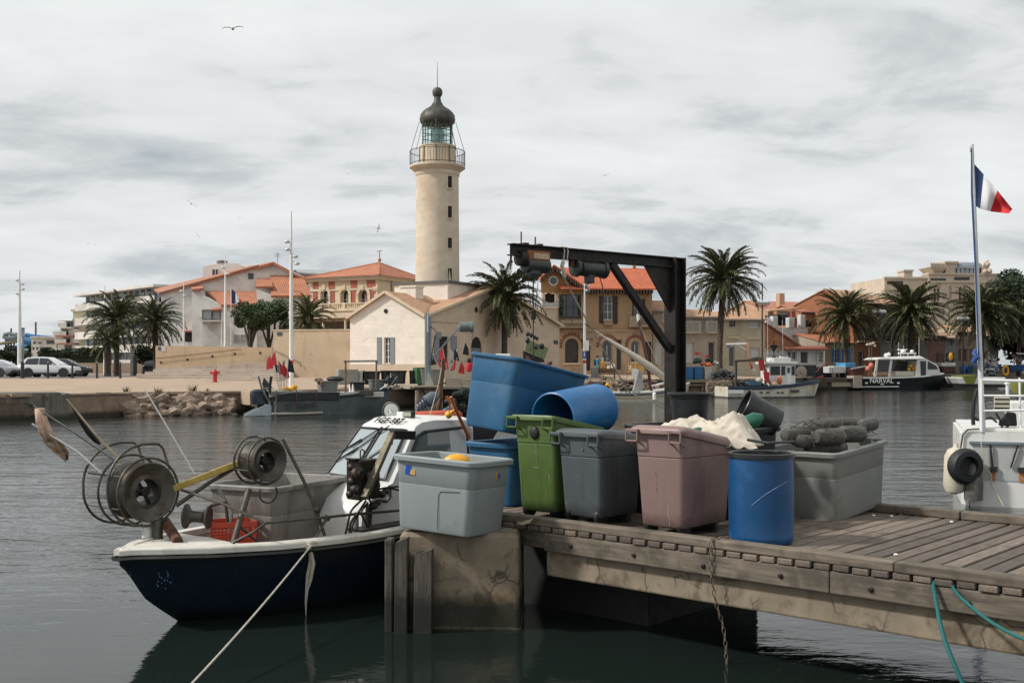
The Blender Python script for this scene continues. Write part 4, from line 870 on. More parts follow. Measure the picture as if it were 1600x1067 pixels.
    for P0,P1 in (((gl-.2,zgl-.1),(ga,zg)),((ga,zg),(gr_+.2,zgr-.15))):
        k=MB();a,b=Vector((P0[0],-.9,P0[1])),Vector((P1[0],-.9,P1[1]));v=Vector((0,D*(.6 if P1[0]>ga else .25),0));up=Vector((0,0,.16));k.hexa([a,b,b+v,a+v],[a+up,b+up,b+v+up,a+v+up]);k.done('roof',RT,t)
        k=MB();n=int((b-a).length/.28)
        for i in range(n):c=a.lerp(b,(i+.3)/n);k.box(c.x-.07,c.x+.07,-.88,-.05,c.z-.32-.1*(i % 2),c.z-.02)
        tag(k.done('bargeboard',mat('grey timber',(.10,.085,.07),.9,.3,8),t),kind='stuff')
    k=MB();n=24
    for i in range(n):x=xg+(x1-xg)*(i+.5)/n;k.box(x-.06,x+.06,-.85,-.004,ze-.45+.1*(i % 2),ze-.052)
    tag(k.done('rafter_end',mat('grey timber',(.10,.085,.07),.9,.3,8),t),kind='stuff')
    q=f.y(864.5,439);k=MB();k.lathe([(0,.02),(.34,.02),(.36,.1),(.5,.1),(.52,0)],20,Matrix.Translation((q.x,-.03,q.z+B)) @ Matrix.Rotation(pi/2,4,'X'));w_=k.done('round_window',FRAME,t);k=MB();k.lathe([(0,.115),(.36,.115)],20,Matrix.Translation((q.x,-.03,q.z+B)) @ Matrix.Rotation(pi/2,4,'X'),False,False);k.done('pane',PANE,w_)
    # loggia on the left
    q=r4(848,458,873,482);k=MB();k.box(q[0],q[1]-.02,.02,3,Z-.3,q[2]);k.done('wall',PLAS('cream side wing',(226,196,160),.72),t)
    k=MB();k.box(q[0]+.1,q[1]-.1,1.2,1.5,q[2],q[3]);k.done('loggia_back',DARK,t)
    k=MB();k.box(q[1]-.35,q[1]-.05,.1,.4,q[2],q[3]);k.box(q[0],q[0]+.25,.1,.4,q[2],q[3]);k.done('loggia_post',STONEC,t)
    k=MB();k.box(q[0]-.1,q[1],-.05,3.0,q[2]+.001,q[2]+.16);k.done('loggia_floor',STONEC,t)
    k=MB();k.rings([[Vector((q[0]+(q[1]-q[0])*i/10,-.02,q[2]+.9-.55*sin(pi*i/10)*.6)) for i in range(11)],[Vector((q[0]+(q[1]-q[0])*i/10,-.05,q[2]+.15)) for i in range(11)]],closed=False);k.done('sagging_sheet',mat('grey sheet',(.35,.34,.34),.8),t)
    q=r4(873,470,880,497);k=MB()
    for i in range(120):c=Vector((random.uniform(q[0],q[1]),-.2+random.uniform(-.15,.2),random.uniform(q[2],q[3])));a=Vector((random.gauss(0,1),random.gauss(0,1),random.gauss(0,1))).normalized()*.12;b=a.orthogonal().normalized()*.07;k.add([c-a,c+b,c+a,c-b],[(0,1,2,3)],False)
    tag(k.done('climbing_plant',mat('climber leaves',(.03,.05,.02),.8),t),kind='stuff')
    # finial
    q=f.y(991,420,D/2);k=MB();k.lathe([(.12,0),(.2,.2),(.08,.5),(.02,.9)],8,TR(q.x,D/2,zr+.1));k.done('finial',RT,t)
    k=MB();xe=x1;zgp=zz(1009,428);a,b,c=Vector((xe+.9,-o-.1,ze-.05)),Vector((xe+.8,D/2,zr)),Vector((xe+.9,D+o,ze-.05));k.bar(a,b,.25,.3);k.bar(b,c,.25,.3);k.done('bargeboard',mat('grey timber',(.10,.085,.07),.9,.3,8),t)
    k=MB();k.add([(x1,0,ze),(x1,D,ze),(x1,D/2,zr)],[(0,1,2)],False);k.done('gable',OCH,t)
    # aerials
    for px,py in ((881,400),(958,408),(935,420)):
        q=f.y(px,py,D/2);k=MB();k.tube([(q.x,D/2,zr),(q.x,D/2,q.z+B)],.025,5);k.bar((q.x-.7,D/2,q.z+B-.1),(q.x+.5,D/2,q.z+B-.05),.025);[k.bar((q.x-.6+i*.25,D/2-.25,q.z+B-.08),(q.x-.6+i*.25,D/2+.25,q.z+B-.08),.02) for i in range(5)];k.done('aerial',IRONR,t)
yellow_house()
# ---------------------------------------------------------------- the row of houses along the right bank
def right_row():
    A=FF.at(1014,99,10,1.35)
    GB=PLAS('grey beige render',(200,182,158),.66);CY=PLAS('cream yellow render',(216,196,156),.68);NAR=PLAS('pale beige render',(206,186,158),.66)
    WR=mat('white railing',(.55,.55,.53),.5)
    house(A,1020,1066,466,8,NAR,'terraced_house','narrow beige house half hidden behind the gantry post','house',[('r',1038,475,1050,503),('r',1024,534,1036,568),('b',1034,488,1052,503,dict(m=WR)),('D',1052,534,1062,575)],ridge=452,group='houses on the right bank',rm=TILE_OLD)
    house(A,1067,1126,476,8,GB,'terraced_house','grey beige house with two white balconies behind the tall palm','house',[('r',1072,480,1085,503),('r',1105,482,1118,503),('b',1069,502.5,1092,519,dict(m=WR)),('b',1102,502.5,1122,519,dict(m=WR)),('r',1071,535,1084,566),('D',1107,534,1117,572,dict(sill=False))],ridge=466,group='houses on the right bank',rm=TILE_OLD)
    house(A,1126.5,1195,480,8,CY,'terraced_house','cream yellow house with pale roller shutters right of the tall palm','house',[('d',1139,485,1149,511,dict(shut=None,frame=mat('brown frame',(.08,.06,.045),.7))),('r',1168,488,1187,512),('l',1136,526,1155,529),('l',1166,527,1188,530),('D',1139,541,1148,573,dict(frame=FRAME,col=PANE,sill=False)),('r',1172,543,1187,561)],ridge=470,group='houses on the right bank',rm=TILE_OLD)
    C=FF.at(1196,108,24,1.35)
    WHT=PLAS('white cottage render',(222,220,218),.72)
    t,f,x1,zt=house(C,1197,1288,529,6,WHT,'cottage','low white cottage with a red tiled canopy behind the rusty boat','house',[('D',1231,549,1236,562,dict(sill=False)),('d',1237,549,1244.5,562,dict(bars=(0,0))),('D',1251,549,1263,568,dict(sill=False)),('r',1266,549,1277,567),('d',1279,549,1286,566,dict(bars=(1,2)))],group='houses on the right bank')
    a,b=f.y(1222,544),f.y(1287,544);k=MB();B=f.o.z;k.hexa([(a.x,-1.0,a.z+B-.15),(b.x,-1.0,a.z+B-.15),(b.x,-.01,a.z+B+.15),(a.x,-.01,a.z+B+.15)],[(a.x,-1.0,a.z+B-.05),(b.x,-1.0,a.z+B-.05),(b.x,-.01,a.z+B+.28),(a.x,-.01,a.z+B+.28)]);k.done('tiled_canopy',mat('dark red tile',(.25,.07,.04),.8,.2,3,tile=('X',.2)),t)
    zr=f.y(1197,505).z+B;zb=f.y(1255,525).z+B;xr=f.y(1254,HY).x
    k=MB();k.hexa([(0,-.3,zt+.15),(x1,-.3,zt+.15),(x1,5,zt+.35),(0,5,zt+.35)],[(0,-.3,zt+.25),(x1,-.3,zt+.25),(x1,5,zt+.45),(0,5,zt+.45)]);k.done('roof',mat('old orange tile',(.33,.14,.065),.85,.3,1.5,tile=('X',.22)),t)
    k=MB();k.prism([(0,.2,zt+.26),(xr,.2,zt+.26),(0,.2,zr)],(0,5,0));k.done('roof',mat('old orange tile',(.33,.14,.065),.85,.3,1.5,tile=('X',.22)),t)
    k=MB();k.bar((-.1,.1,zr+.05),(xr+.2,.1,zt+.3),.2,.16);k.done('verge',mat('dark red tile',(.25,.07,.04),.8,.2,3,tile=('X',.2)),t)
    # white terrace house behind the cottage
    T=FF.at(1197,116,24,1.35);t=T.thing('terrace_house','white upper terrace with square pillars and a terracotta chimney','house');t.location.z=0;B=1.35
    q=lambda a,b,y=0:T.y(a,b,y);k=MB();x1=q(1262,HY).x;k.box(0,x1,.0,5,1,q(1230,512).z+B);k.done('wall',WHT,t)
    for a,b,py in ((1196,1204,497),(1207,1215,494),(1232,1241,496),(1250,1258,492)):k=MB();k.box(q(a,HY).x,q(b,HY).x,-.1,.6,q(a,512).z+B,q(a,py).z+B);k.done('pillar',WHT,t,.05,1)
    k=MB();k.box(q(1243,HY).x,q(1249,HY).x,.7,1.4,q(1243,512).z+B,q(1243,488).z+B)
    for i in range(3):k.box(q(1243+i*2.2,HY).x,q(1244.2+i*2.2,HY).x,.8,1.3,q(1243,488).z+B+.001,q(1243,485).z+B)
    k.done('chimney',mat('terracotta',(.25,.08,.05),.85,.2,4),t)
    r=rect(T,1214,492,1243,501,2.5);k=MB();k.box(r[0],r[1],2.5,4.9,r[2]+B-.6,r[3]+B);k.done('glazed_room',PANE,t);r2=rect(T,1199,481,1250,487,1.5);k=MB();k.hexa([(r2[0],1.2,r2[2]+B),(r2[1],1.2,r2[3]+B-.15),(r2[1],5,r2[3]+B),(r2[0],5,r2[2]+B+.2)],[(r2[0],1.2,r2[2]+B+.12),(r2[1],1.2,r2[3]+B),(r2[1],5,r2[3]+B+.12),(r2[0],5,r2[2]+B+.32)]);k.done('roof',TILE_OLD,t)
    k=MB();r3=rect(T,1214,486,1243,491.5,2.4);k.box(r3[0],r3[1],2.4,2.49,r3[2]+B,r3[3]+B);k.done('blind',ROLL,t)
    # salmon and orange blocks
    SAL=PLAS('salmon render',(222,164,120),.68);ORA=PLAS('orange render',(214,132,74),.66)
    S=FF.at(1198,126,22,1.35);t,f,x1,zt=house(S,1199,1288,470,10,SAL,'salmon_house','salmon house with strip windows under a long red roof','house',[('d',1201,477,1210,482),('d',1215,476,1228,481),('d',1233,475,1247,480),('l',1199,483,1250,484)],ridge=458,group='houses on the right bank',rm=mat('pinkish roof tile',(.40,.16,.10),.8,.2,1,tile=('X',.24)))
    k=MB();a=f.y(1224,463);k.box(a.x-.3,a.x+.5,.4,1.2,zt-.1,f.y(1224,458).z+1.35);k.done('chimney',SAL,t)
    S2=FF.at(1251,121,22,1.35);house(S2,1252,1300,472,8,ORA,'orange_house','plain orange block with a short tiled roof beside the palm crown','house',[('d',1259,500,1275,512,dict(bars=(0,0)))],ridge=463,group='houses on the right bank',rm=mat('pinkish roof tile',(.40,.16,.10),.8,.2,1,tile=('X',.24)))
    D_=FF.at(1288,114,36,1.35)
    BG=PLAS('greyish beige render',(190,168,140),.62);BLU=mat('bright blue shutters',(.03,.14,.34),.6,.15,5)
    house(D_,1289,1335,519,8,BG,'terraced_house','beige house with bright blue shutters behind a palm trunk','house',[('d',1303,545,1309,566,dict(shut=BLU)),('d',1319,545,1325,566,dict(shut=BLU))],ridge=508,group='houses on the right bank')
    O2=PLAS('brick orange render',(196,112,58),.62);
    house(D_,1335.5,1373,457,9,O2,'terraced_house','tall brick orange house with green shutters and a balcony','house',[('d',1343,512,1348,530,dict(shut=mat('green shutters',(.04,.10,.07),.6))),('d',1358,512,1363,530,dict(shut=mat('green shutters',(.04,.10,.07),.6))),('b',1338,524,1370,533),('D',1341,548,1350,573,dict(sill=False)),('D',1356,548,1362,573,dict(sill=False))],ridge=441,group='houses on the right bank',rm=TILE_OLD)
    k=None
    GR=PLAS('dull grey render',(178,164,146),.60)
    house(D_,1373.5,1412,461,9,GR,'terraced_house','dull grey house with an air conditioner on its front','house',[('d',1384,524,1392,534,dict(bars=(0,0))),('d',1400,524,1406,534),('d',1376,512,1380,522),('d',1388,548,1398,560,dict(bars=(0,0))),('D',1402,545,1408,572,dict(sill=False))],ridge=449,group='houses on the right bank',rm=TILE_OLD)
    house(D_,1412.5,1450,500,9,PLAS('dull tan render',(160,140,120),.6),'terraced_house','tan house with a deep iron balcony behind the third palm','house',[('b',1412,516,1450,526,dict(dep=1.4)),('D',1430,538,1437,572,dict(sill=False)),('d',1444,500,1449,533)],ridge=490,group='houses on the right bank',rm=TILE_OLD)  # even tan wall colour
    PK=PLAS('rose pink render',(186,118,96),.6)
    house(D_,1450.5,1475.5,509,9,PK,'terraced_house','narrow rose pink house with two tall dark windows','house',[('d',1456,517,1461,534),('d',1469,517,1473,535),('D',1463,550,1468,572,dict(sill=False))],ridge=494,group='houses on the right bank',rm=TILE_OLD)
    house(D_,1476,1495,513,9,PLAS('cool grey render',(170,164,156),.6),'terraced_house','small cool grey house with one blue shuttered window','house',[('r',1483,518,1488,542,dict(col=mat('powder blue shutter',(.20,.25,.30),.7))),('D',1478,551,1483,566,dict(sill=False)),('D',1486,551,1491,572,dict(sill=False))],ridge=502,group='houses on the right bank',rm=TILE_OLD)
    RD=mat('dark red shutters',(.09,.025,.025),.7,.2,5)
    house(D_,1495.5,1521,503,9,PLAS('warm tan render',(186,156,126),.6),'terraced_house','warm tan house with tall dark red shutters','house',[('r',1497.5,505,1501.5,527,dict(col=RD)),('r',1507.5,505,1511.5,527,dict(col=RD)),('r',1497.5,544.5,1501.5,566,dict(col=RD)),('r',1505.5,544.5,1511.5,566,dict(col=RD)),('r',1515,545,1518,566,dict(col=RD))],group='houses on the right bank')
    house(D_,1521.5,1560,508,9,PLAS('cream tan render',(196,174,140),.6),'terraced_house','cream house with tall brown windows at the right end by the trees','house',[('d',1545,532,1548,556),('d',1551,530,1554,556),('b',1536,514,1548,523)],ridge=498,group='houses on the right bank',rm=TILE_OLD)
    # ornate pinkish palace behind
    Y=165.0;f=FF.at(1382,Y,6,1.5);t=f.thing('palace','pinkish palace with crenellated turret, grey dome and ornate gable','building');t.location.z=0;B=1.5;q=lambda a,b,y=0:f.y(a,b,y)
    PP=PLAS('pinkish stone',(222,198,168),.70,stain=[(lin(205,178,146,k=.7),.4,.52,.5)]);x1=q(1556,HY).x;za=q(1400,434).z+B;zb_=q(1500,430).z+B;xm=q(1449,HY).x
    tw=[(*[v+(B if i>1 else 0) for i,v in enumerate(rect(f,a,b,c,d))],True) for a,b,c,d in ((1457,451,1461.3,471),(1462.3,451,1466.6,471),(1496.5,448,1501.3,468),(1502.5,448,1507.3,468))]
    k=MB();k.box(0,xm,0,14,1,za);k.done('wall',PP,t);k=wall_mesh(xm,x1,1,zb_,tw,-.4,.5);k.box(xm+.01,x1,.2,14,1,zb_-.05);k.add([(xm,-.4,1),(xm,0,1),(xm,0,zb_),(xm,-.4,zb_)],[(0,1,2,3)],False);k.done('wall',PP,t)
    for h in tw:window(t,h,-.4,.5,bars=(0,0),sill=False,frame=PP)
    for a,b,py in ((1386,1411,440),(1452,1476,436),(1489,1513,434)):
        n=7
        for i in range(n):p0=q(a+(b-a)*i/n,py+1.5);k=MB();w_=.5;yy=-.03 if a<1449 else-.43;k.box(p0.x,p0.x+w_*.8,yy,yy+.02,p0.z+B-.3,p0.z+B+.25);k.done('frieze_slot',IRONR,t)
    k=MB();k.box(xm-.2,x1+.2,-.7,-.405,q(1500,442).z+B,q(1500,441).z+B+.15);k.box(-.2,xm,-.25,-.003,za-.2,za+.15);k.box(xm-.1,x1,-.65,2,zb_+.001,zb_+.3);k.done('cornice',PP,t)
    r=[q(1481,472).x,q(1484,447).z+B,q(1481,466).z+B];k=MB();k.box(r[0],r[0]+.5,-.43,-.402,r[2],r[1]);k.done('niche',mat('niche shade',(.30,.24,.19),.9),t)
    # turret
    a,b=q(1450,428),q(1475,414);xa,xb=a.x,b.x;zt0,zt1=a.z+B,b.z+B;k=MB();k.hexa([(xa+1,-.2,zt0),(xb-.6,-.2,zt0),(xb-.6,3,zt0),(xa+1,3,zt0)],[(xa,-1,zt0+1.1),(xb,-1,zt0+1.1),(xb,3.5,zt0+1.1),(xa,3.5,zt0+1.1)]);k.box(xa,xb,-1,3.5,zt0+1.101,zt1-.4)
    n=6
    for i in range(n):x=xa+(xb-xa)*i/n;k.box(x,x+(xb-xa)/n*.6,-1,-.6,zt1-.399,zt1+.25)
    k.done('turret',PP,t)
    a,b=q(1476,430),q(1494,412);k=MB();k.box(a.x,b.x,-.3,4,zb_+.302,b.z+B);k.box(a.x-.2,b.x+.2,-.5,4.2,b.z+B+.002,b.z+B+.35);k.done('tower_block',PP,t)
    a,b=q(1388+27,434),q(1428,424);k=MB();k.box(a.x,b.x,.5,3,za,b.z+B);k.box(a.x-.15,b.x+.15,.3,3.2,b.z+B+.002,b.z+B+.3);k.done('chimney',PP,t)
    a,b=q(1499,419),q(1533,408.5);n=12;r=(b.z-a.z);R=[]
    for x in (a.x,b.x):R.append([Vector((x+(0 if x==b.x else (1-sin(pi*i/n))*.0),2-2.6*cos(pi*i/n),a.z+B+r*sin(pi*i/n))) for i in range(n+1)])
    R.insert(0,[Vector((a.x-.9,2-2.2*cos(pi*i/n),a.z+B+r*.45*sin(pi*i/n))) for i in range(n+1)])
    k=MB();k.rings(R,closed=False);k.done('dome',mat('grey blue zinc',(.16,.18,.21),.5,.15,1),t)
    k=MB();k.box(a.x-.8,b.x,-.4,4.4,zb_+.3,a.z+B);k.done('glazed_loggia',glass_mat('loggia glass',(.2,.22,.22),.1),t)
    for i in range(7):x=a.x-.8+(b.x-a.x+.8)*i/6;k=MB();k.box(x-.06,x+.06,-.48,-.402,zb_+.3,a.z+B);k.done('loggia_post',IRONR,t)
    P=[(1531,431),(1531,419),(1535,411),(1540,407),(1543,406),(1540,412),(1541,417),(1545,421),(1547,426),(1549,431)];k=MB();k.prism([Vector((q(*p_).x,-.6,q(*p_).z+B)) for p_ in P],(0,1.2,0));k.done('ornate_gable',PP,t,.08,1)
    for c_ in ((1540,414),(1543,424),(1536,425)):k=MB();v=q(*c_);k.ball((v.x,-.65,v.z+B),.45,10,7);k.done('scroll',PP,t)
right_row()
# ---------------------------------------------------------------- palms and trees
FR_M=mat('palm leaflets',(.115,.122,.058),.5,.4,1.2,rnd=.45,spec=.3);FR_D=mat('dry palm leaflets',(.15,.10,.055),.8,.3,1.5,rnd=.3,spec=.2)
TRK=mat('palm trunk bark',(.065,.048,.035),.95,.45,6,.04,16,stain=((.13,.10,.07),4,.58,.6))
def frond_mesh(L,e0,bend,m_,seed,nl=44):
    rnd_=random.Random(seed);k=MB();n=14;P=[];a=e0;p=Vector((.12,0,0));ds=L/n
    for i in range(n+1):
        P.append(p.copy());p=p+Vector((cos(a),0,sin(a)))*ds;a-=bend/n*(0.5+1.2*i/n)
    k.tube(P,[.045*(1-.85*i/n) for i in range(n+1)],4)
    tw=rnd_.uniform(-.25,.25)
    for i in range(nl):
        t=.10+.9*i/(nl-1);f=t*n;j=min(int(f),n-1);q=P[j].lerp(P[j+1],f-j);d=(P[j+1]-P[j]).normalized();up=Vector((-d.z,0,d.x))
        l=.52*sin(pi*(.10+.82*t))**.7*(L/3.0)*rnd_.uniform(.85,1.1)
        for s in (-1,1):
            o=(d*(.75+.3*t)+Vector((0,s,0))*(.85-.3*t)+up*(.22+.15*rnd_.random())*(1 if rnd_.random()>.12 else-1.2)).normalized()
            tip=q+o*l+Vector((0,0,-.08*l));w=o.cross(Vector((0,0,1)))
            w=(w.normalized() if w.length>.01 else up)*.040*(L/3.0)
            mid=q+o*l*.5;k.add([q,mid+w,tip,mid-w],[(0,1,2,3)],False)
    me_o=k.done('frond',m_);me=me_o.data;bpy.data.objects.remove(me_o);return me
FRONDS=[]
for i,(e,b) in enumerate(((1.25,.9),(1.05,1.15),(.85,1.25),(.6,1.3),(.32,1.25),(.05,1.15),(-.3,.95),(-.7,.65))):FRONDS.append([frond_mesh(3.0,e,b*(.9+.2*j),FR_M,i*3+j) for j in range(2)])
DEAD=[frond_mesh(2.5,-.75-.25*j,.6,FR_D,90+j,26) for j in range(2)]
def palm(label,px,py_c,py_b,Y,R,n=78,dead=6,lean=0.0,seed=0,trunk_r=.27):
    rn=random.Random(seed);c=FW(px,py_c,Y);X=FW(px-lean,py_b,Y).x;zb=ground_z(X,c.y)
    t=thing('palm_tree',label,'palm',(X,c.y,zb),0,'palms along the quay');top=Vector((c.x-X,0,c.z-zb-.25));s=R/2.6
    k=MB();m_=26;Rg=[]
    for i in range(m_+1):
        f=i/m_;q=Vector((0,0,-.2)).lerp(top,f);q.x=top.x*f*f;r=trunk_r*(1.25-.3*min(1,f*5))*(1.05 if i % 2 else .95)*(1+.35*max(0,f-.86)/.14)
        Rg.append([q+Vector((r*cos(a),r*sin(a),0)) for a in [2*pi*j/12+f*3 for j in range(12)]])
    k.rings(Rg);k.done('trunk',TRK,t)
    k=MB()
    for i in range(46):
        a=rn.uniform(0,6.28);z=rn.uniform(-.75,.15);r=trunk_r*(1.15+.25*rn.random());q=top+Vector((r*cos(a)*.8,r*sin(a)*.8,z));k.bar(q,q+Vector((cos(a)*.18,sin(a)*.18,.22)),.09,.05)
    tag(k.done('leaf_base',TRK,t),kind='stuff')
    N=n
    for i in range(N):
        f=(i+.5)/N;lv=min(7,int(f**.95*7.6));a=i*2.39996+rn.uniform(-.25,.25)
        o=bpy.data.objects.new('frond',rn.choice(FRONDS[lv]));COL.objects.link(o);o.parent=t;sc_=s*rn.uniform(.86,1.08)*(.92 if lv<1 else 1)
        o.location=top+Vector((0,0,.12-.4*f));o.rotation_euler=(rn.uniform(-.25,.25),rn.uniform(-.12,.12),a);o.scale=(sc_,)*3
    for i in range(dead):
        a=rn.uniform(0,6.28);o=bpy.data.objects.new('frond',rn.choice(DEAD));COL.objects.link(o);o.parent=t;o.location=top+Vector((0,0,-.35));o.rotation_euler=(rn.uniform(-.2,.2),rn.uniform(-.1,.3),a);o.scale=(s*rn.uniform(.8,1.05),)*3;o['label']='dead brown hanging frond'
    return t
palm('taller of the two big palms in the left car park',182,493,575,88,2.75,n=74,seed=1)
palm('slightly lower palm against the white flats, right of the tall one',241,497,570,92,2.6,n=70,seed=2,lean=-3)
palm('small young palm at the foot of the tall left one',168,528,577,86,1.7,n=44,dead=2,seed=3,trunk_r=.3)
palm('palm behind the ochre wall between villa and town hall',482,492,560,84,2.2,n=64,dead=4,seed=4)
palm('droopy palm in front of the keeper house wing, under the gantry beam',789,458,568,80,3.1,n=80,dead=14,seed=5,trunk_r=.26,lean=1)
palm('tallest palm, standing free right of the gantry post',1131,432,575,92,3.45,n=92,dead=8,seed=6,trunk_r=.30,lean=7)
palm('palm between the orange house and the blue shutters',1322,490,572,112,3.5,n=90,seed=7)
palm('broad palm behind the black hulled boat',1424,484,572,116,4.1,n=96,dead=8,seed=8,lean=2)
palm('palm behind the white flagpole in front of the palace',1534,486,572,120,4.0,n=90,dead=8,seed=9)
palm('palm at the right edge merging with the dark trees',1592,498,572,124,3.4,n=74,dead=6,seed=10)
LEAF=mat('dark tree leaves',(.055,.080,.032),.7,.45,.8,spec=.3,rnd=.0);LEAF2=mat('dense evergreen leaves',(.022,.034,.014),.7,.45,.6,spec=.25)
def tree(label,px,py_c,py_b,Y,rx,rz,n,m_,seed,trunks=((0,0),),leaf=.16):
    rn=random.Random(seed);c=FW(px,py_c,Y);zb=ground_z(c.x,c.y);t=thing('tree',label,'tree',(c.x,c.y,zb));ce=Vector((0,0,c.z-zb));k=MB()
    for j,(dx,ln) in enumerate(trunks):
        k.tube([(dx,0,0),(dx+ln*.3,0,ce.z*.35),(dx+ln,0,ce.z*.8)],[.26,.2,.12],8)
        for q in range(4):a=q*1.6+j;k.tube([(dx+ln*.4,0,ce.z*.45),(dx+ln+rx*.4*cos(a),rx*.4*sin(a),ce.z*.95)],[.12,.05],6)
    k.done('trunk',mat('tree bark',(.07,.055,.042),.9,.35,6,.02,20),t);k=MB();blobs=[]
    for i in range(15):a=rn.uniform(0,6.28);f=rn.uniform(.25,.8);blobs.append((Vector((rx*f*cos(a),rx*f*sin(a),rz*rn.uniform(-.55,.72))),rn.uniform(.28,.48)))
    for i in range(n):
        b,rr=rn.choice(blobs);v=Vector((rn.gauss(0,1),rn.gauss(0,1),rn.gauss(0,1))).normalized()*rr*(rn.random()**.33);p=ce+b+Vector((v.x*rx,v.y*rx,v.z*rz));a=Vector((rn.gauss(0,1),rn.gauss(0,1),rn.gauss(0,.7))).normalized()*leaf*rn.uniform(.6,1.3);w=a.orthogonal().normalized()*leaf*.5
        k.add([p-a,p+w,p+a,p-w],[(0,1,2,3)],False)
    k.done('crown',m_,t);return t
tree('round clipped leafy tree in front of the villa, left of a pair',389,497,540,84,1.75,1.45,5200,LEAF,1,((.0,.2),(.3,-.3)),.13)
tree('leafy tree right of the flagpole in the villa court',422,493,540,85,1.95,1.75,5600,LEAF,2,((0,-.2),(.4,.5)),.13)
tree('huge dark tree at the far right behind the palms',1590,480,575,140,5.5,5.4,9000,LEAF2,3,((0,0),),.36)
tree('dark bushy tree lower at the right edge',1592,535,575,132,4.6,4.2,8000,LEAF2,4,((0,0),),.3)
tree('dark tree behind the cream house at the right end',1556,500,575,150,4.4,5.5,7000,LEAF2,5,((0,0),),.36)
tree('dark shrub between the left palms and the ochre wall',225,556,578,96,1.1,1.2,1500,LEAF2,6,((0,0),),.16)
tree('dark bushes left of the white car by the water slide',12,560,575,180,4.5,1.6,2500,LEAF2,7,((0,0),),.3)
tree('green bushes below the water slide',38,552,570,200,4.0,1.8,2500,LEAF2,8,((0,0),),.3)
tree('olive green clump left of the tall palm base',833,430,575,150,2.0,1.0,1000,LEAF,9,((0,0),),.3)
# ---------------------------------------------------------------- lamp posts, flag by the villa
def post(label,px,py_b,py_t,Y,r,heads=(),m_=WHITEP,band=None,base=True):
    p=FW(px,py_b,Y);z0=ground_z(p.x,p.y);h=FW(px,py_t,Y).z-z0;t=thing('lamp_post',label,'lamp post',(p.x,p.y,z0),0,'tall slender lamp posts');k=MB()
    k.tube([(0,0,0),(0,0,h*.12),(0,0,h*.6),(0,0,h)],[r*1.15,r,r*.8,r*.3],10);k.done('pole',m_,t)
    for dx,py in heads:
        z=FW(px,py,Y).z-z0;k=MB();s=1 if dx>0 else-1;k.tube([(0,0,z+.12),(s*abs(dx)*.6,0,z+.12)],.025,5);k.lathe([(.05,.12),(.17,.06),(.2,-.02),(.12,-.08),(.02,-.1)],12,TR(dx,0,z));k.done('lamp_head',mat('lamp head',(.5,.5,.48),.4,.1,4),t)
    if band:z=FW(px,band,Y).z-z0;k=MB();k.lathe([(r*1.06,z-.12),(r*1.1,z-.1),(r*1.1,z+.1),(r*1.06,z+.12)],12);k.done('red_band',mat('red band',(.5,.03,.03),.6),t)
    return t
post('thickest white lamp post, with a red band, beside the workboat flags',455,618,330,60,.13,((-.26,378),(.26,401),(.36,412),(-.22,390)),band=566)
post('white lamp post beside the white car',30.5,566,423,92,.2,((-.22,438),(.28,444),(.32,452),(-.22,459)))
post('white lamp post left of the small flag by the villa',352,540,400,84,.13,((-.2,418),(.2,428)))
post('thin white lamp post in front of the villa left corner',287,540,437,86,.09,((-.2,455),(.1,462)))
post('slim white post between the two big left palms',163.5,578,447,96,.12,((.2,470),))
post('short white post left of the small flag foot',346,540,500,84,.05,())
lp=post('white post with a white box, blue sign and red ring before the ochre house',913.5,594,432,84,.14,((.28,437),(.32,447)),band=565)
def lamp_signs():
    def box(px0,py0,px1,py1,m_,nm,dy=-.2):
        a,b=FW(px0,py1,84),FW(px1,py0,84);k=MB();o=lp.location;k.box(a.x-o.x,b.x-o.x,dy-.05,dy,a.z-o.z,b.z-o.z);return k.done(nm,m_,lp,.01,1)
    box(911.5,532,920,548,WHITEP,'white_box',-.22);s=box(909.5,548.5,916,560,mat('blue sign',(.02,.09,.30),.5),'blue_sign',-.24)
    a=FW(912.7,551,84)-lp.location;k=MB();k.ball((a.x,-.30,a.z),(.05,.012,.05),8,5);k.box(a.x-.045,a.x+.045,-.305,-.295,a.z-.33,a.z-.07);k.done('figure',WHITEP,s)
lamp_signs()
def globe_lamp(label,px,py_b,py_t,py_g,Y,dxs):
    p=FW(px,py_b,Y);z0=ground_z(p.x,p.y);h=FW(px,py_t,Y).z-z0;t=thing('lamp_post',label,'lamp post',(p.x,p.y,z0),0,'globe street lamps');k=MB();k.tube([(0,0,0),(0,0,h)],[.10,.06],8);zg=FW(px,py_g,Y).z-z0
    k.tube([(min(dxs)*Y*K/F,0,zg-.35),(max(dxs)*Y*K/F,0,zg-.35)],.05,6);k.done('pole',mat('rusty brown pole',(.06,.04,.03),.7),t)
    for d in dxs:k=MB();k.ball((d*Y*K/F,0,zg),(.30,.30,.24),14,9);k.done('globe',mat('opal globe',(.55,.55,.54),.3,.05),t)
globe_lamp('brown lamp post with a cluster of white globes by the tall palm',1191,572,442,473,96,(-6,-1,4,8))
globe_lamp('lamp post with two globes behind the third palm',1375,575,484,487,112,(-10,2,6))
globe_lamp('lamp post with two long globes before the warm tan house',1505,575,497,498,118,(-6,-3,4,7))
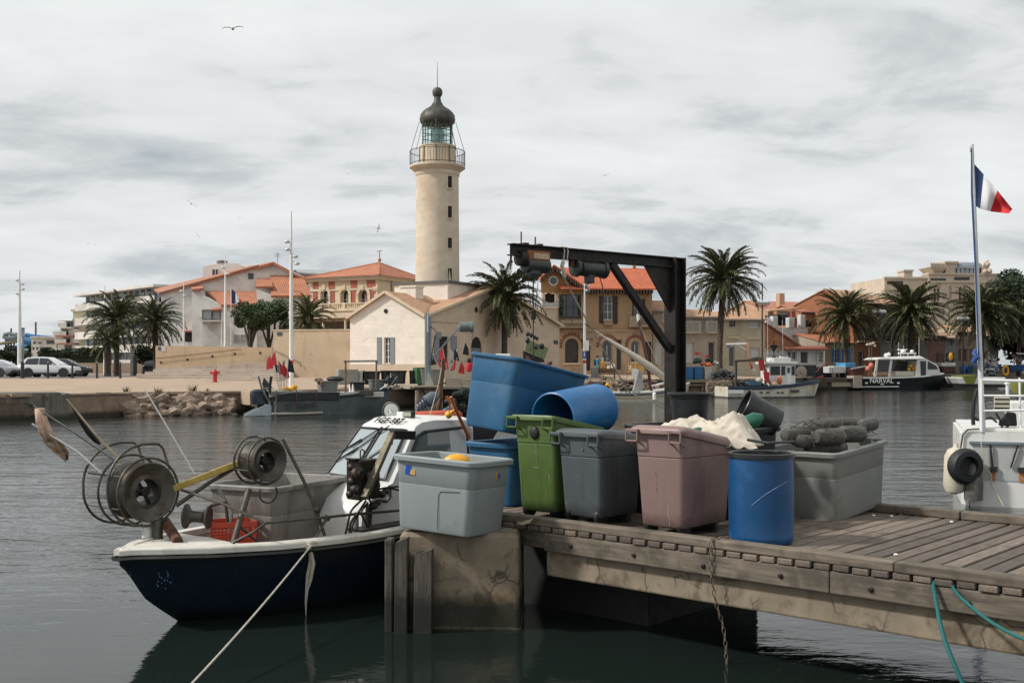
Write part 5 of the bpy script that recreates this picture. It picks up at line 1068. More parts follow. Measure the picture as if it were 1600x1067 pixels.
def villa_flag():
    p=FW(361,540,84);z0=ground_z(p.x,p.y);t=thing('flagpole','thin pole with a small French flag in front of the villa','flagpole',(p.x,p.y,z0));h=FW(361,450,84).z-z0;k=MB();k.tube([(0,0,0),(0,0,h)],[.05,.03],8);k.done('pole',WHITEP,t)
    top=[(361.5,451),(368,457),(374,465),(378,471)];bot=[(361.5,474),(367,475.5),(373,477),(380,478)]
    for c0,c1,m_ in ((0,1,mat('flag blue',(.02,.045,.12),.8,.08)),(1,2,mat('flag white',(.72,.70,.70),.8,.05)),(2,3,mat('flag red',(.58,.025,.03),.8,.08))):
        k=MB();A=[FW(*q,84)-t.location for q in (top[c0],top[c1],bot[c1],bot[c0])];k.prism([a+Vector((0,.1*(i % 2),0)) for i,a in enumerate(A)],(0,.012,0));k.done('flag',m_,t)
villa_flag()
# ---------------------------------------------------------------- cars, bollards
def car(label,px,py,Y,rz,paint,L=4.5,H=1.62,rough=.25):
    p=FW(px,py,Y);z0=ground_z(p.x,p.y)+.02;t=thing('parked_car',label,'car',(p.x,p.y,z0),rz,'cars parked on the left');k=L/4.5
    st=[(-2.25,.45,.95,.80),(-2.18,.36,1.02,.86),(-1.7,.28,1.08,.90),(-.8,.24,1.05,.91),(.6,.24,1.0,.91),(1.3,.25,.96,.90),(1.95,.30,.86,.86),(2.2,.36,.76,.78),(2.27,.44,.66,.66)]
    m=MB();R=[]
    for x,zl,zh,hw in st:R.append([Vector((x*k,s*hw*f,zl+(zh-zl)*g)) for s,f,g in ((1,.92,0),(1,1.0,.22),(1,1.0,.6),(1,.95,.93),(1,.82,1.0),(-1,.82,1.0),(-1,.95,.93),(-1,1.0,.6),(-1,1.0,.22),(-1,.92,0))])
    m.rings(R);m.done('body',paint,t,angle=50)
    hs=H/1.62;gh=[(-2.15,1.02,.72),(-1.95,1.30,.68),(-1.6,1.56*hs,.62),(-.6,1.62*hs,.62),(.15,1.58*hs,.61),(.75,1.28,.68),(1.2,1.0,.76)]
    m=MB();R=[[Vector((x*k,.80,.98)),Vector((x*k,w,z)),Vector((x*k,w*.8,z+.02)),Vector((x*k,-w*.8,z+.02)),Vector((x*k,-w,z)),Vector((x*k,-.80,.98))] for x,z,w in gh];m.rings(R);m.done('cabin',paint,t,angle=50)
    for s in (-1,1):
        for xs in (((-1.75,1.06),(-1.5,1.48),(-.62,1.54),(-.66,1.04)),((-.56,1.04),(-.53,1.54),(.12,1.50),(.78,1.06))):
            m=MB();m.prism([Vector((x*k,s*((.80 if z<1.2 else .665)+.012),z*(hs if z>1.3 else 1))) for x,z in xs],(0,s*.01,0));m.done('window',PANE,t)
        m=MB();m.ball((.62*k,s*.98,1.07),(.09,.10,.07),8,6);m.done('wing_mirror',paint,t)
        m=MB();m.ball((2.08*k,s*.62,.77),(.16,.16,.075),8,6);m.done('headlight',mat('headlight',(.5,.52,.53),.1),t)
        m=MB();m.ball((-2.12*k,s*.68,.92),(.13,.14,.10),8,6);m.done('tail_light',mat('tail light',(.35,.02,.02),.3),t)
        for x in (-1.38,1.38):
            m=MB();M=TR(x*k,s*.80,.335,rx=pi/2);m.lathe([(.20,-.1),(.32,-.1),(.335,-.06),(.335,.06),(.32,.1),(.20,.1)],20,M);w_=m.done('wheel',BLACK,t)
            m=MB();m.X=M;m.lathe([(.0,s*.085),(.2,s*.095),(.21,s*.08)],16)
            for a in range(5):c=a*2*pi/5;m.bar((0,0,s*.10),(.19*cos(c),.19*sin(c),s*.105),.05,.02,(0,0,1))
            m.done('rim',mat('alloy rim',(.35,.35,.36),.35,.1,metal=.6),w_)
            m=MB();m.lathe([(.36,0),(.43,.005),(.43,.02),(.36,.02)],24,TR(x*k,s*.895,.36,rx=pi/2));m.done('arch_trim',BLACKP,t)
        m=MB();m.box(-1.0*k,1.0*k,s*.90-.02,s*.90+.015,.24,.38);m.done('sill_trim',BLACKP,t)
    for x0,x1 in ((-2.30,-2.2),(2.2,2.31)):m=MB();m.box(x0*k,x1*k,-.7,.7,.34,.55);m.done('bumper',BLACKP,t,.03,1)
    m=MB();m.prism([(.20*k,-.56,1.53*hs),(.20*k,.56,1.53*hs),(1.1*k,.68,1.05),(1.1*k,-.68,1.05)],(.02,0,.02));m.done('windscreen',PANE,t)
    m=MB();m.box(-.5,1.0,-.6,.6,.3,.9) if False else m.prism([(-1.62*k,-.55,1.52*hs),(-1.62*k,.55,1.52*hs),(-2.12*k,.62,1.08),(-2.12*k,-.62,1.08)],(-.02,0,.02));m.done('rear_window',PANE,t)
    return t
WC_=mat('white car paint',(.68,.69,.70),.2,.03,1,spec=.6);DC=mat('dark car paint',(.02,.021,.024),.2,.1,1,spec=.6);SC_=mat('silver car paint',(.34,.35,.37),.25,.05,1,metal=.4)
car('white SUV parked side on behind the bollards',78,586,80,radians(2),WC_,4.65,1.66)
car('dark hatchback nosing out behind the white SUV',103,583,85,radians(8),DC,4.2,1.56)
car('pale silver car at the left edge, front towards the white SUV',-14,588,79,radians(-8),SC_,4.4,1.45)
car('white car behind the silver one at the left edge',-2,583,85,radians(0),WC_,4.5,1.5)
car('dark car half behind the ochre wall end',244,580,96,radians(95),DC,4.2,1.5)
car('white car squeezed beside the ochre wall end',252,578,100,radians(95),WC_,4.2,1.45)
for i,(px,lab) in enumerate(((35,'black bollard before the rear wheel of the white SUV'),(75,'black bollard before the door of the white SUV'),(113,'black bollard before the nose of the white SUV'),(151.5,'black bollard right of the dark car'),(188,'black bollard nearest the palms'))):
    p=FW(px,588,73);t=thing('bollard',lab,'bollard',(p.x,p.y,ground_z(p.x,p.y)),0,'bollards along the car park');h=.048*30*(.9 if i else 1.0);w_=.09 if i else .16
    k=MB();k.lathe([(w_,0),(w_*.8,h*.85),(w_*.5,h*.86),(w_*.5,h*.9)],10);k.done('shaft',BLACKP,t);k=MB();k.lathe([(w_*.5,h*.9),(w_*.85,h*.92),(w_*.7,h*.98),(.01,h)],10);k.done('cap',GALV,t)
for px,py,Y,lab,hh,m_ in ((36.5,575,96,'tall parking sign with a grey panel and blue top by the white lamp post',0,GALV),):
    p=FW(px,py,Y);t=thing('parking_sign',lab,'sign',(p.x,p.y,ground_z(p.x,p.y)));q=lambda a,b:FW(a,b,Y)-t.location
    k=MB();a=q(36.5,512);k.tube([(0,0,0),(0,0,a.z)],.07,6);k.done('pole',m_,t);a,b=q(33.6,526),q(39.2,515);k=MB();k.box(a.x,b.x,-.12,-.08,a.z,b.z);k.done('panel',mat('grey sign panel',(.25,.27,.28),.5),t)
    a,b=q(33.6,515),q(39.2,512.2);k=MB();k.box(a.x,b.x,-.125,-.075,a.z+.01,b.z);k.done('blue_top',mat('sign blue',(.03,.10,.20),.5),t)
for px,pt,pb,lab in ((206.5,541,576,'grey information post right of the left palms'),(211,556,577,'short black post beside the grey information post')):
    p=FW(px,pb,92);t=MB();h=FW(px,pt,92).z-ground_z(p.x,p.y);t.box(-.16,.16,-.1,.1,0,h);tag(t.done('info_post',GALV if px<208 else BLACKP,None,.02,1,loc=(p.x,p.y,ground_z(p.x,p.y))),lab,'post')
# ---------------------------------------------------------------- people and furniture by the ochre house
def person(label,px,py_t,py_b,Y,shirt,shorts,hair,face=1,pack=None,arm=0.0):
    a,b=FW(px,py_b,Y),FW(px,py_t,Y);h=b.z-a.z;s=h/1.75;t=thing('person',label,'person',(a.x,a.y,a.z),face)
    V=[(0,0,.92),(0,.0,1.12),(0,.01,1.36),(0,0,1.46),(0,-.01,1.53),(.10,0,.88),(.11,-.04,.48),(.10,.02,.08),(.10,-.12,.03),(-.10,0,.88),(-.12,.08,.48),(-.10,.16,.10),(-.10,.03,.05),(.19,0,1.40),(.25,.02,1.13),(.24,-.10-arm,.92+arm),(.24,-.15-arm,.86+arm),(-.19,0,1.40),(-.25,-.02,1.13),(-.24,-.10,.90),(-.24,-.14,.83),(0,-.01,1.60),(0,-.01,1.70)]
    E=[(0,1),(1,2),(2,3),(3,4),(0,5),(5,6),(6,7),(7,8),(0,9),(9,10),(10,11),(11,12),(2,13),(13,14),(14,15),(15,16),(2,17),(17,18),(18,19),(19,20),(4,21),(21,22)]
    r=[.15,.13,.15,.07,.06,.10,.065,.045,.04,.10,.065,.045,.04,.06,.045,.035,.035,.06,.045,.035,.035,.095,.085]
    me=bpy.data.meshes.new('body');me.from_pydata([Vector(v)*s for v in V],E,[]);o=bpy.data.objects.new('body',me);COL.objects.link(o);o.parent=t;me.materials.append(mat('skin',(.40,.23,.16),.6,.1));sk=o.modifiers.new('skin','SKIN')
    for i,x in enumerate(r):me.skin_vertices[0].data[i].radius=(x*s,x*s)
    me.skin_vertices[0].data[0].use_root=True;sb=o.modifiers.new('sub','SUBSURF');sb.levels=1;sb.render_levels=2;sk.use_smooth_shade=True
    k=MB();k.rings([[Vector((x*cos(q),y*sin(q),z))*s for q in [2*pi*j/14 for j in range(14)]] for x,y,z in ((.19,.15,.86),(.18,.145,1.05),(.21,.15,1.3),(.20,.13,1.43),(.09,.09,1.49))]);
    for sg in (-1,1):k.tube([Vector((sg*.19,0,1.41))*s,Vector((sg*.25,.01*sg,1.2))*s],[.08*s,.075*s],10)
    k.done('shirt',shirt,t);k=MB();k.rings([[Vector((x*cos(q),y*sin(q),z))*s for q in [2*pi*j/14 for j in range(14)]] for x,y,z in ((.185,.15,.95),(.19,.16,.82))])
    for sg,y in ((1,-.03),(-1,.05)):k.tube([Vector((sg*.10,0,.85))*s,Vector((sg*.11,y,.5))*s],[.125*s,.10*s],10)
    k.done('shorts',shorts,t);k=MB();k.ball(Vector((0,.015,1.67))*s,(.105*s,.115*s,.10*s),12,8);k.done('hair',hair,t)
    if pack:k=MB();k.rings([rrect(.32*s,.18*s,.05*s,z*s,3,0,.21*s) for z in (.95,1.0,1.35,1.42)]);k.done('backpack',pack,t)
person('person in a teal shirt with a navy backpack walking past the bench',934,555.5,590,92,mat('teal shirt',(.02,.20,.30),.8),mat('bright teal shorts',(.03,.30,.28),.8),mat('dark hair',(.012,.009,.008),.7),radians(70),mat('navy backpack',(.015,.025,.05),.8))
person('child in a yellow top and pale cap behind the bench',942,559.5,588,91.4,mat('yellow top',(.65,.30,.01),.8),mat('orange shorts',(.6,.22,.02),.8),mat('pale cap',(.45,.45,.48),.8),radians(60))
def furniture():
    q=lambda px,py,Y=88:FW(px,py,Y)
    a,b=q(935,592),q(962,592);t=thing('bench','brown slatted bench facing the water in front of the ochre house','bench',(a.x,a.y,a.z));L=b.x-a.x;BR=mat('bench timber',(.05,.03,.022),.7,.2,6)
    for i in range(3):k=MB();k.box(0,L,-.45+i*.15,-.45+i*.15+.12,.46,.50);k.done('slat',BR,t)
    for i in range(3):k=MB();k.box(0,L,.05+i*.03,.09+i*.03,.58+i*.13,.68+i*.13);k.done('slat',BR,t)
    for x in (.12,L-.12):k=MB();k.bar((x,-.42,0),(x,-.38,.455),.06);k.bar((x,.02,0),(x,.1,.57),.06);k.bar((x,-.45,.06),(x,.05,.40),.04);k.bar((x,.125,.55),(x,.165,.95),.05);k.done('leg',IRON,t)
    a,b=q(924,592),q(935,574);k=MB();k.box(0,b.x-a.x,0,.5,0,b.z-a.z);tag(k.done('litter_bin',mat('grey bin concrete',(.22,.22,.21),.8,.1),None,.03,1,loc=a),'plain grey square bin at the left end of the bench','bin')
    for px0,py0,px1,py1,lab in ((988,576,996.5,590.5,'white electric meter box on the quay left of the sail boat mast'),(955,569,961,575,'white box on the ochre house wall behind the bench'),(982,570,986.5,578,'pale box low on the ochre house wall'),(949,571,953,576,'small white notice behind the child')):
        Y=84 if px0==988 else 96;a,b=q(px0,py1,Y),q(px1,py0,Y);k=MB();k.box(0,b.x-a.x,0,.3,0,b.z-a.z);k.box(.05,b.x-a.x-.05,-.02,-.001,.1,b.z-a.z-.08);tag(k.done('meter_box',WHITEP,None,loc=a),lab,'box')
    a=q(893,588,90);t=thing('cycle_rack','two thin steel hoops of a cycle rack beyond the big blue tub','cycle rack',a)
    for i in range(2):c=.35+i*.55;k=MB();k.tube([(c+.42*cos(u),0,.1+.62*sin(u)) for u in [pi*j/14 for j in range(15)]],.03,6);k.done('hoop',GALV,t)
    YB=mat('yellow barrier',(.55,.30,.02),.5,.1,5);
    for j,(px0,px1,lab) in enumerate(((982,993,'yellow crowd barrier left of the pair'),(993.5,1004,'yellow crowd barrier next to the gantry post'))):
        a,b=q(px0,583,90),q(px1,568,90);t=thing('crowd_barrier',lab,'barrier',a,0,'yellow barriers');w_,h=b.x-a.x,b.z-a.z;k=MB()
        k.tube([(0,0,0),(0,0,h),(w_,0,h),(w_,0,0)],.04,6);k.tube([(0,0,.2),(w_,0,.2)],.03,5);k.done('frame',YB,t)
        for i in range(1,6):k=MB();k.tube([(w_*i/6,0,.2),(w_*i/6,0,h)],.022,5);k.done('bar',YB,t)
furniture()
# ---------------------------------------------------------------- the wooden dock with its tubs, bins and hoist
DK=Frame(2.156,9.163,radians(-42.17),0.0)     # x along the near rim (towards the right and the camera), y across the dock
DZ=EYE-1.6
PLANK=mat('weathered plank',(0.165,0.13,0.10),0.8,0.35,2.2,0.004,30,stretch=(14,1.2,14),rnd=0.45,stain=[((0.075,0.058,0.044),2.5,0.52,0.75),((0.30,0.225,0.15),1.6,0.58,0.55),((.04,.034,.028),9,.62,.6)])
PLANKX=mat('weathered beam',(0.145,0.117,0.088),0.8,0.4,2.2,0.005,30,stretch=(1.2,14,14),rnd=0.2,stain=[((0.06,0.05,0.035),3,0.5,0.75),((0.33,0.27,0.2),2.0,0.58,0.5)])
CONC=mat('stained concrete',(0.23,0.185,0.13),0.85,0.25,2.5,0.006,18,crack=2.2,stain=[((0.085,0.062,0.038),2.2,0.5,0.8),((0.36,0.23,0.11),1.8,0.58,0.7),((.04,.035,.025),5,.6,.8)],drip=((0.08,0.06,0.04),5,0.56,0.6),wet=(0.27,(0.012,0.015,0.009),0.12))
TIMBER=mat('grey fender timber',(0.095,0.083,0.066),0.85,0.5,3,0.012,22,stretch=(16,16,1.2),stain=((0.03,0.028,0.022),3,0.5,0.8),wet=(0.33,(0.012,0.014,0.01),0.15))
def dock():
    d=DK.thing('wooden_dock','weathered plank dock on a concrete beam, loaded with tubs and bins','dock')
    u=-3.45;k=0;src=None
    while u<4.4:
        w=0.142 if k % 7 else 0.136
        me=MB();me.box(-w/2,w/2,-0.015,3.40,-0.05,0)
        if src is None or k % 7==0:
            o=me.done('plank',PLANK,d,0.006,1)
            if src is None:src=o
        else:
            o=src.copy();COL.objects.link(o);o.parent=d
        o.location=(u,random.uniform(-.012,.012),DZ+random.uniform(-.004,.003));o.rotation_euler=(0,0,random.uniform(-.003,.003))
        u+=0.164;k+=1
    for i in range(5):# shorter planks behind the moored boat
        o=src.copy();COL.objects.link(o);o.parent=d;o.scale=(1,0.78,1);o.location=(-3.62-0.164*i,0.62,DZ)
    def beam(name,x0,x1,y0,y1,z0,z1,m=PLANKX,bv=0.012):me=MB();me.box(x0,x1,y0,y1,z0,z1);return me.done(name,m,d,bv,2)
    beam('rim_board',-3.5,1.08,0.0,0.135,DZ+0.003,DZ+0.083);beam('rim_board',1.09,4.4,-0.012,0.13,DZ+0.003,DZ+0.085)
    beam('rim_board',-3.5,0.4,3.285,3.42,DZ+0.003,DZ+0.09);beam('rim_board',0.41,4.4,3.29,3.42,DZ+0.003,DZ+0.088)
    for x0,x1 in ((-2.48,0.55),(0.555,2.3),(2.31,4.4)):
        f=beam('fascia_board',x0,x1,-0.005,0.055,DZ-0.235,DZ-0.054)
        x=x0+0.35
        while x<x1:
            b=MB();b.lathe([(0.022,0),(0.022,0.012),(0.012,0.02)],8,TR(x,-0.005,DZ-0.155+random.uniform(-.01,.01),rx=pi/2));b.done('bolt',IRON,f);x+=0.75
    beam('fascia_board',-3.4,-2.50,0.055,0.10,DZ-0.225,DZ-0.054)
    beam('concrete_beam',-2.52,4.4,0.08,0.42,DZ-.5,DZ-0.056,CONC,0.02);beam('concrete_beam',-3.4,4.4,2.95,3.3,DZ-.36,DZ-0.056,CONC,0.02)
    for x in (-1.2,3.0):beam('cross_beam',x,x+0.25,0.43,2.94,DZ-.3,DZ-0.058,CONC,0.02)
    beam('shade_abutment',-4.3,-1.75,0.75,2.94,-1.2,DZ-0.06,mat('painted underdock shade',(.010,.011,.009),.7,.3,3),0.02)  # added block, its near-black colour paints the shade under the dock
    for x,y,zt in ((4.1,0.25,DZ-.502),(4.1,3.1,DZ-.362)):
        m=MB();m.lathe([(0.16,-1.5),(0.16,zt)],12,TR(x,y,0));m.done('pile',CONC,d)
    # small litter on the boards
    for px,py in ((1365,805),(1393,806),(1487,815),(1400,866)):
        p=G(px,py,DZ+.012);b=MB();b.ball((0,0,0),(0.022,0.015,0.011),6,4);tag(b.done('paper_scrap',WHITEP,None,loc=p),{1365:'white scrap at the far rim of the dock next to the grey tub',1393:'upright white paper scrap on the planks by the far rim',1487:'white scrap farther right under the far rim board',1400:'white scrap in the middle of the bare planks'}[px],'litter','scraps on the dock')
dock()
def block():
    fr=Frame(-1.13,10.80,radians(-3.5),0.0,1.13)
    t=fr.thing('mooring_block','square cracked concrete mooring block standing in the water under the light grey tub','mooring block')
    m=MB()
    for r0,r1,dx in ((-1.2,0.84,0),):
        m.rings([rrect(1.07,0.86,0.03,-1.2,3,.535,.43),rrect(1.065,0.86,0.03,0.0,3,.535,.43),rrect(1.05,0.84,0.03,0.80,3,.535,.43),rrect(1.0,0.79,0.05,0.84,3,.535,.43)],smooth=False)
    m.done('concrete_body',CONC,t)
    m=MB();R=[rrect(1.15-.06*i,0.93-.05*i,0.06,z,12,.535,.43) for i,z in enumerate((-.2,.01,.04))]
    for r in R:
        for p in r:p+=Vector((.03*mn.noise(p*7),.03*mn.noise(p*7+Vector((5,0,0))),.02*mn.noise(p*9)))
    m.rings(R);m.done('barnacle_ledge',mat('barnacle crust',(0.055,0.05,0.03),0.9,0.7,30,0.03,45,stain=((.14,.12,.08),25,.6,.8)),t)
    for x,w,zt,y in ((0.045,0.115,0.80,-0.11),(0.235,0.165,0.70,-0.10)):
        m=MB();R=[]
        for i,z in enumerate((-0.8,0.1,zt-0.12,zt-0.02,zt)):
            k=1.0-0.04*i;R.append([Vector((x+(sx*w/2)*k+0.004*i,y+sy*0.075*k,z+(0.02*sx if i==4 else 0))) for sx,sy in ((-1,-1),(1,-1),(1,1),(-1,1))])
        m.rings(R,smooth=False);m.done('fender_timber',TIMBER,t,0.012,2)
    m=MB();m.box(-0.10,-0.03,-0.12,0.02,-0.3,0.80);m.done('fender_timber',TIMBER,t,0.01,1)
block()
def shell(name,label,cat,m,L,Wd,H,loc,rz,rot=None,group=None,flare=0.88,r=0.10,rim=0.045,t=0.022,rimh=0.05,seam=True,holes=False):
    """open moulded plastic tub: tapered body, rolled rim"""
    o=thing(name,label,cat,loc,rz,group,rot)
    b=MB();n=5
    def q(k,z,ins=0.0):return rrect(L*k-2*ins,Wd*(1-(1-k)*L/Wd)-2*ins,max(0.012,r-ins),z,n)
    lerp=lambda z:flare+(1-flare)*z/H
    R=[q(flare,0.0,0.05),q(flare,0.012,0.012),q(flare,0.04)]
    if seam:R+=[q(lerp(H*.62),H*.62),q(lerp(H*.62),H*.625,0.006),q(lerp(H*.64),H*.635,0.001)]
    R+=[q(1,H-rimh),q(1,H-0.004),q(1,H-0.004,t),q(flare,0.05,t+.004)]
    b.rings(R,cap1=True);b.done('body',m,o,angle=35)
    b=MB();R=[q(1,H-rimh,-0.002),q(1,H-rimh,-rim),q(1,H-0.012,-rim-.004),q(1,H,-rim+.008),q(1,H+0.001,t*.4),q(1,H-0.02,t+.003)]
    b.rings(R,cap0=False,cap1=False);b.done('rim',m,o,angle=35)
    return o
TUBG=mat('pale grey polythene',(0.255,0.285,0.285),0.5,0.07,2.2,0.0008,200,scratch=0.35,stain=[((0.18,0.185,0.17),1.6,0.55,0.5),((0.38,0.38,0.36),7,0.66,0.35)],drip=((0.19,0.17,0.14),5,0.62,0.4))
TUBG2=mat('warm grey polythene',(0.20,0.205,0.19),0.55,0.08,2.0,0.0008,200,scratch=0.3,stain=((0.13,0.125,0.105),1.5,0.55,0.55),drip=((0.15,0.13,0.1),5,0.6,0.4))
TUBG3=mat('worn grey polythene',(0.22,0.21,0.19),0.6,0.22,3.0,0.0015,60,scratch=0.6,stain=[((0.12,0.09,0.065),2.3,0.52,0.6),((0.20,0.09,0.05),3.3,0.63,0.5)],drip=((0.09,0.075,0.06),6,0.5,0.7))
TUBB=mat('faded blue polythene',(0.022,0.10,0.20),0.45,0.2,2.4,0.0008,200,scratch=0.4,stain=[((0.10,0.15,0.19),1.9,0.58,0.6),((0.3,0.28,0.24),2.6,0.68,0.7)])
BARB=mat('bright blue polythene',(0.003,0.056,0.16),0.42,0.15,2.0,0.0006,200,scratch=0.5,stain=[((0.012,0.085,0.22),3.0,0.56,0.8),((0.003,0.035,0.10),1.3,0.55,0.7)])
BARB2=mat('chalky blue polythene',(0.010,0.125,0.32),0.45,0.18,2.6,0.0006,200,scratch=0.3,stain=[((0.06,0.17,0.34),3.0,0.52,0.7),((0.30,0.27,0.2),7,0.66,0.6)])
# pale grey tub on the block's corner
tg=shell('fish_tub','pale grey open tub overhanging the concrete mooring block, yellow thing inside','tub',TUBG,0.93,0.725,0.74,(-0.62,10.94,0.955),radians(-31),rot=(radians(-1.5),radians(2.5),radians(-31)),flare=0.92,r=0.075,rim=0.04)
def tub_marks(o):
    for x,y,w,rz,cols in ((-0.28,-0.3575,0.11,0,((0.0,0.05,0.36),(0.5,0.3,0.1))),(0.4585,0.10,0.085,pi/2,((0.5,0.27,0.07),(0.03,0.10,0.4)))):
        for i,c in enumerate(cols):
            b=MB();m=TR(x,y,0.60,rz=rz)
            b.X=m;a=0.55 if i==0 else 0.45;x0=-w/2 if i==0 else w*0.05
            pts=[(x0,-0.002-.0012*i,-0.045),(x0+w*.8*a*1.6,-0.002-.0012*i,-0.055),(x0+w*a*1.3,-0.002-.0012*i,0.045),(x0+.01,-0.002-.0012*i,0.05)]
            if i:pts=[(p[0],p[1],p[2]*.55-.02) for p in pts]
            b.prism(pts,(0,0.008,0));b.done('paint_mark',mat('mark paint %d%d' % (i,int(rz)),c,0.5,0.15,20),o)
    b=MB();b.tube([(0.07,-0.3365,0.05),(0.072,-0.349,0.38),(0.095,-0.3505,0.42),(0.32,-0.352,0.435)],0.0028,5);b.done('moulded_seam',BLACKP,o)
tub_marks(tg)
b=MB();b.ball((0,0,0),(0.15,0.07,0.09),9,6);b.bar((0.05,0,0.02),(0.2,0.02,-0.05),0.08,0.06)
tag(b.done('yellow_float',mat('yellow plastic',(0.75,0.36,0.02),0.45,0.1,5),None,loc=(-0.565,11.07,1.62)),'yellow plastic piece lying inside the pale grey tub','float')
b=MB();b.rings([rrect(0.68,0.48,0.06,0.0),rrect(0.72,0.52,0.06,0.50)]);o=b.done('net_filling',BLACKP,None,loc=(-0.66,10.94,1.02));o.rotation_euler=(0,0,radians(-31));tag(o,'dark net stuffed low in the pale grey tub','net')
# right-hand tub
pt=DK.w(-0.90,2.93,DZ+0.01)
tr_=shell('fish_tub','grey tub at the far edge of the bare planks heaped with grey floats','tub',TUBG2,0.86,1.22,0.74,pt,0,rot=(radians(4),0,DK.yaw),flare=0.92,r=0.075,rim=0.04)
# stacked blue tubs behind the green bin
shell('blue_tub','lower blue tub, mostly hidden under the tilted big blue tub','tub',TUBB,0.72,1.15,0.72,DK.w(-4.04,1.42,DZ),DK.yaw,flare=0.9)
shell('blue_tub','big faded blue tub stacked tilted on top, tallest on the dock','tub',TUBB,0.74,1.28,0.84,DK.w(-3.90,1.2,DZ+.80),0,rot=(radians(-9.5),radians(5.5),DK.yaw),flare=0.90,r=0.08,rim=0.035,rimh=0.035)
# barrels
def barrel(name,label,m,loc,rot,H=0.86,R=0.29,black=False,grp='blue plastic barrels'):
    o=thing(name,label,'barrel',loc,0,grp,rot)
    b=MB();b.lathe([(R*.90,0.0),(R*.97,0.012),(R,0.05),(R,0.07),(R*.993,0.08),(R*1.004,H*.3),(R*1.008,H*.55),(R,H*.8),(R*.985,H-0.03),(R*.975,H),(R*.93,H),(R*.94,H-0.04),(R*.93,0.05)],40)
    b.done('body',m,o,angle=50)
    b=MB()
    if black:b.lathe([(R*.98,H-0.03),(R*1.04,H-0.025),(R*1.045,H+.01),(R*.99,H+0.018),(R*.92,H+.01),(R*.92,H-0.03)],40);b.done('rim_ring',BLACKP,o)
    else:b.lathe([(R*.975,H-0.03),(R*1.0,H-0.025),(R*1.0,H-.004),(R*.95,H+0.004),(R*.92,H-.01)],40,cap0=False,cap1=False);b.done('rim_ring',m,o)
    return o
bs=barrel('barrel','upright dark blue barrel with a black rim standing at the near rim',BARB,(2.27,9.92,DZ),(0,0,0.4),H=0.80,black=True)
b=MB();b.tube([(0.02+.015*i,0.005-.001*i,0.40+0.011*i+0.0016*i*i) for i in range(10)],0.0035,4)
P=[]
for i in range(14):
    a=radians(218+3.6*i+i*i*.12);P.append((0.2935*cos(a),0.2935*sin(a),0.36+0.012*i+(0.06*sin(i/13*pi/2))))
b=MB();b.tube(P,0.0016,4);b.done('pale_scratch',mat('pale scratch',(0.35,0.45,0.55),0.7),bs)
p0,p1=W(866,653,11.85),W(932,638,12.55)
shell('black_tub','black tub under the lying blue barrel, between the bins and the big blue tub','tub',BLACKP,0.95,0.72,p0[2]-0.30-DZ,DK.w(-2.72,1.78,DZ),DK.yaw,seam=False)
ax=(Vector(p1)-Vector(p0)).normalized()
q=(-ax).to_track_quat('Z','Y').to_euler()
barrel('barrel','lighter blue barrel lying on its side behind the green bin lid, open end left',BARB2,Vector(p1)+ax*0.05,q,H=0.95,R=0.285)
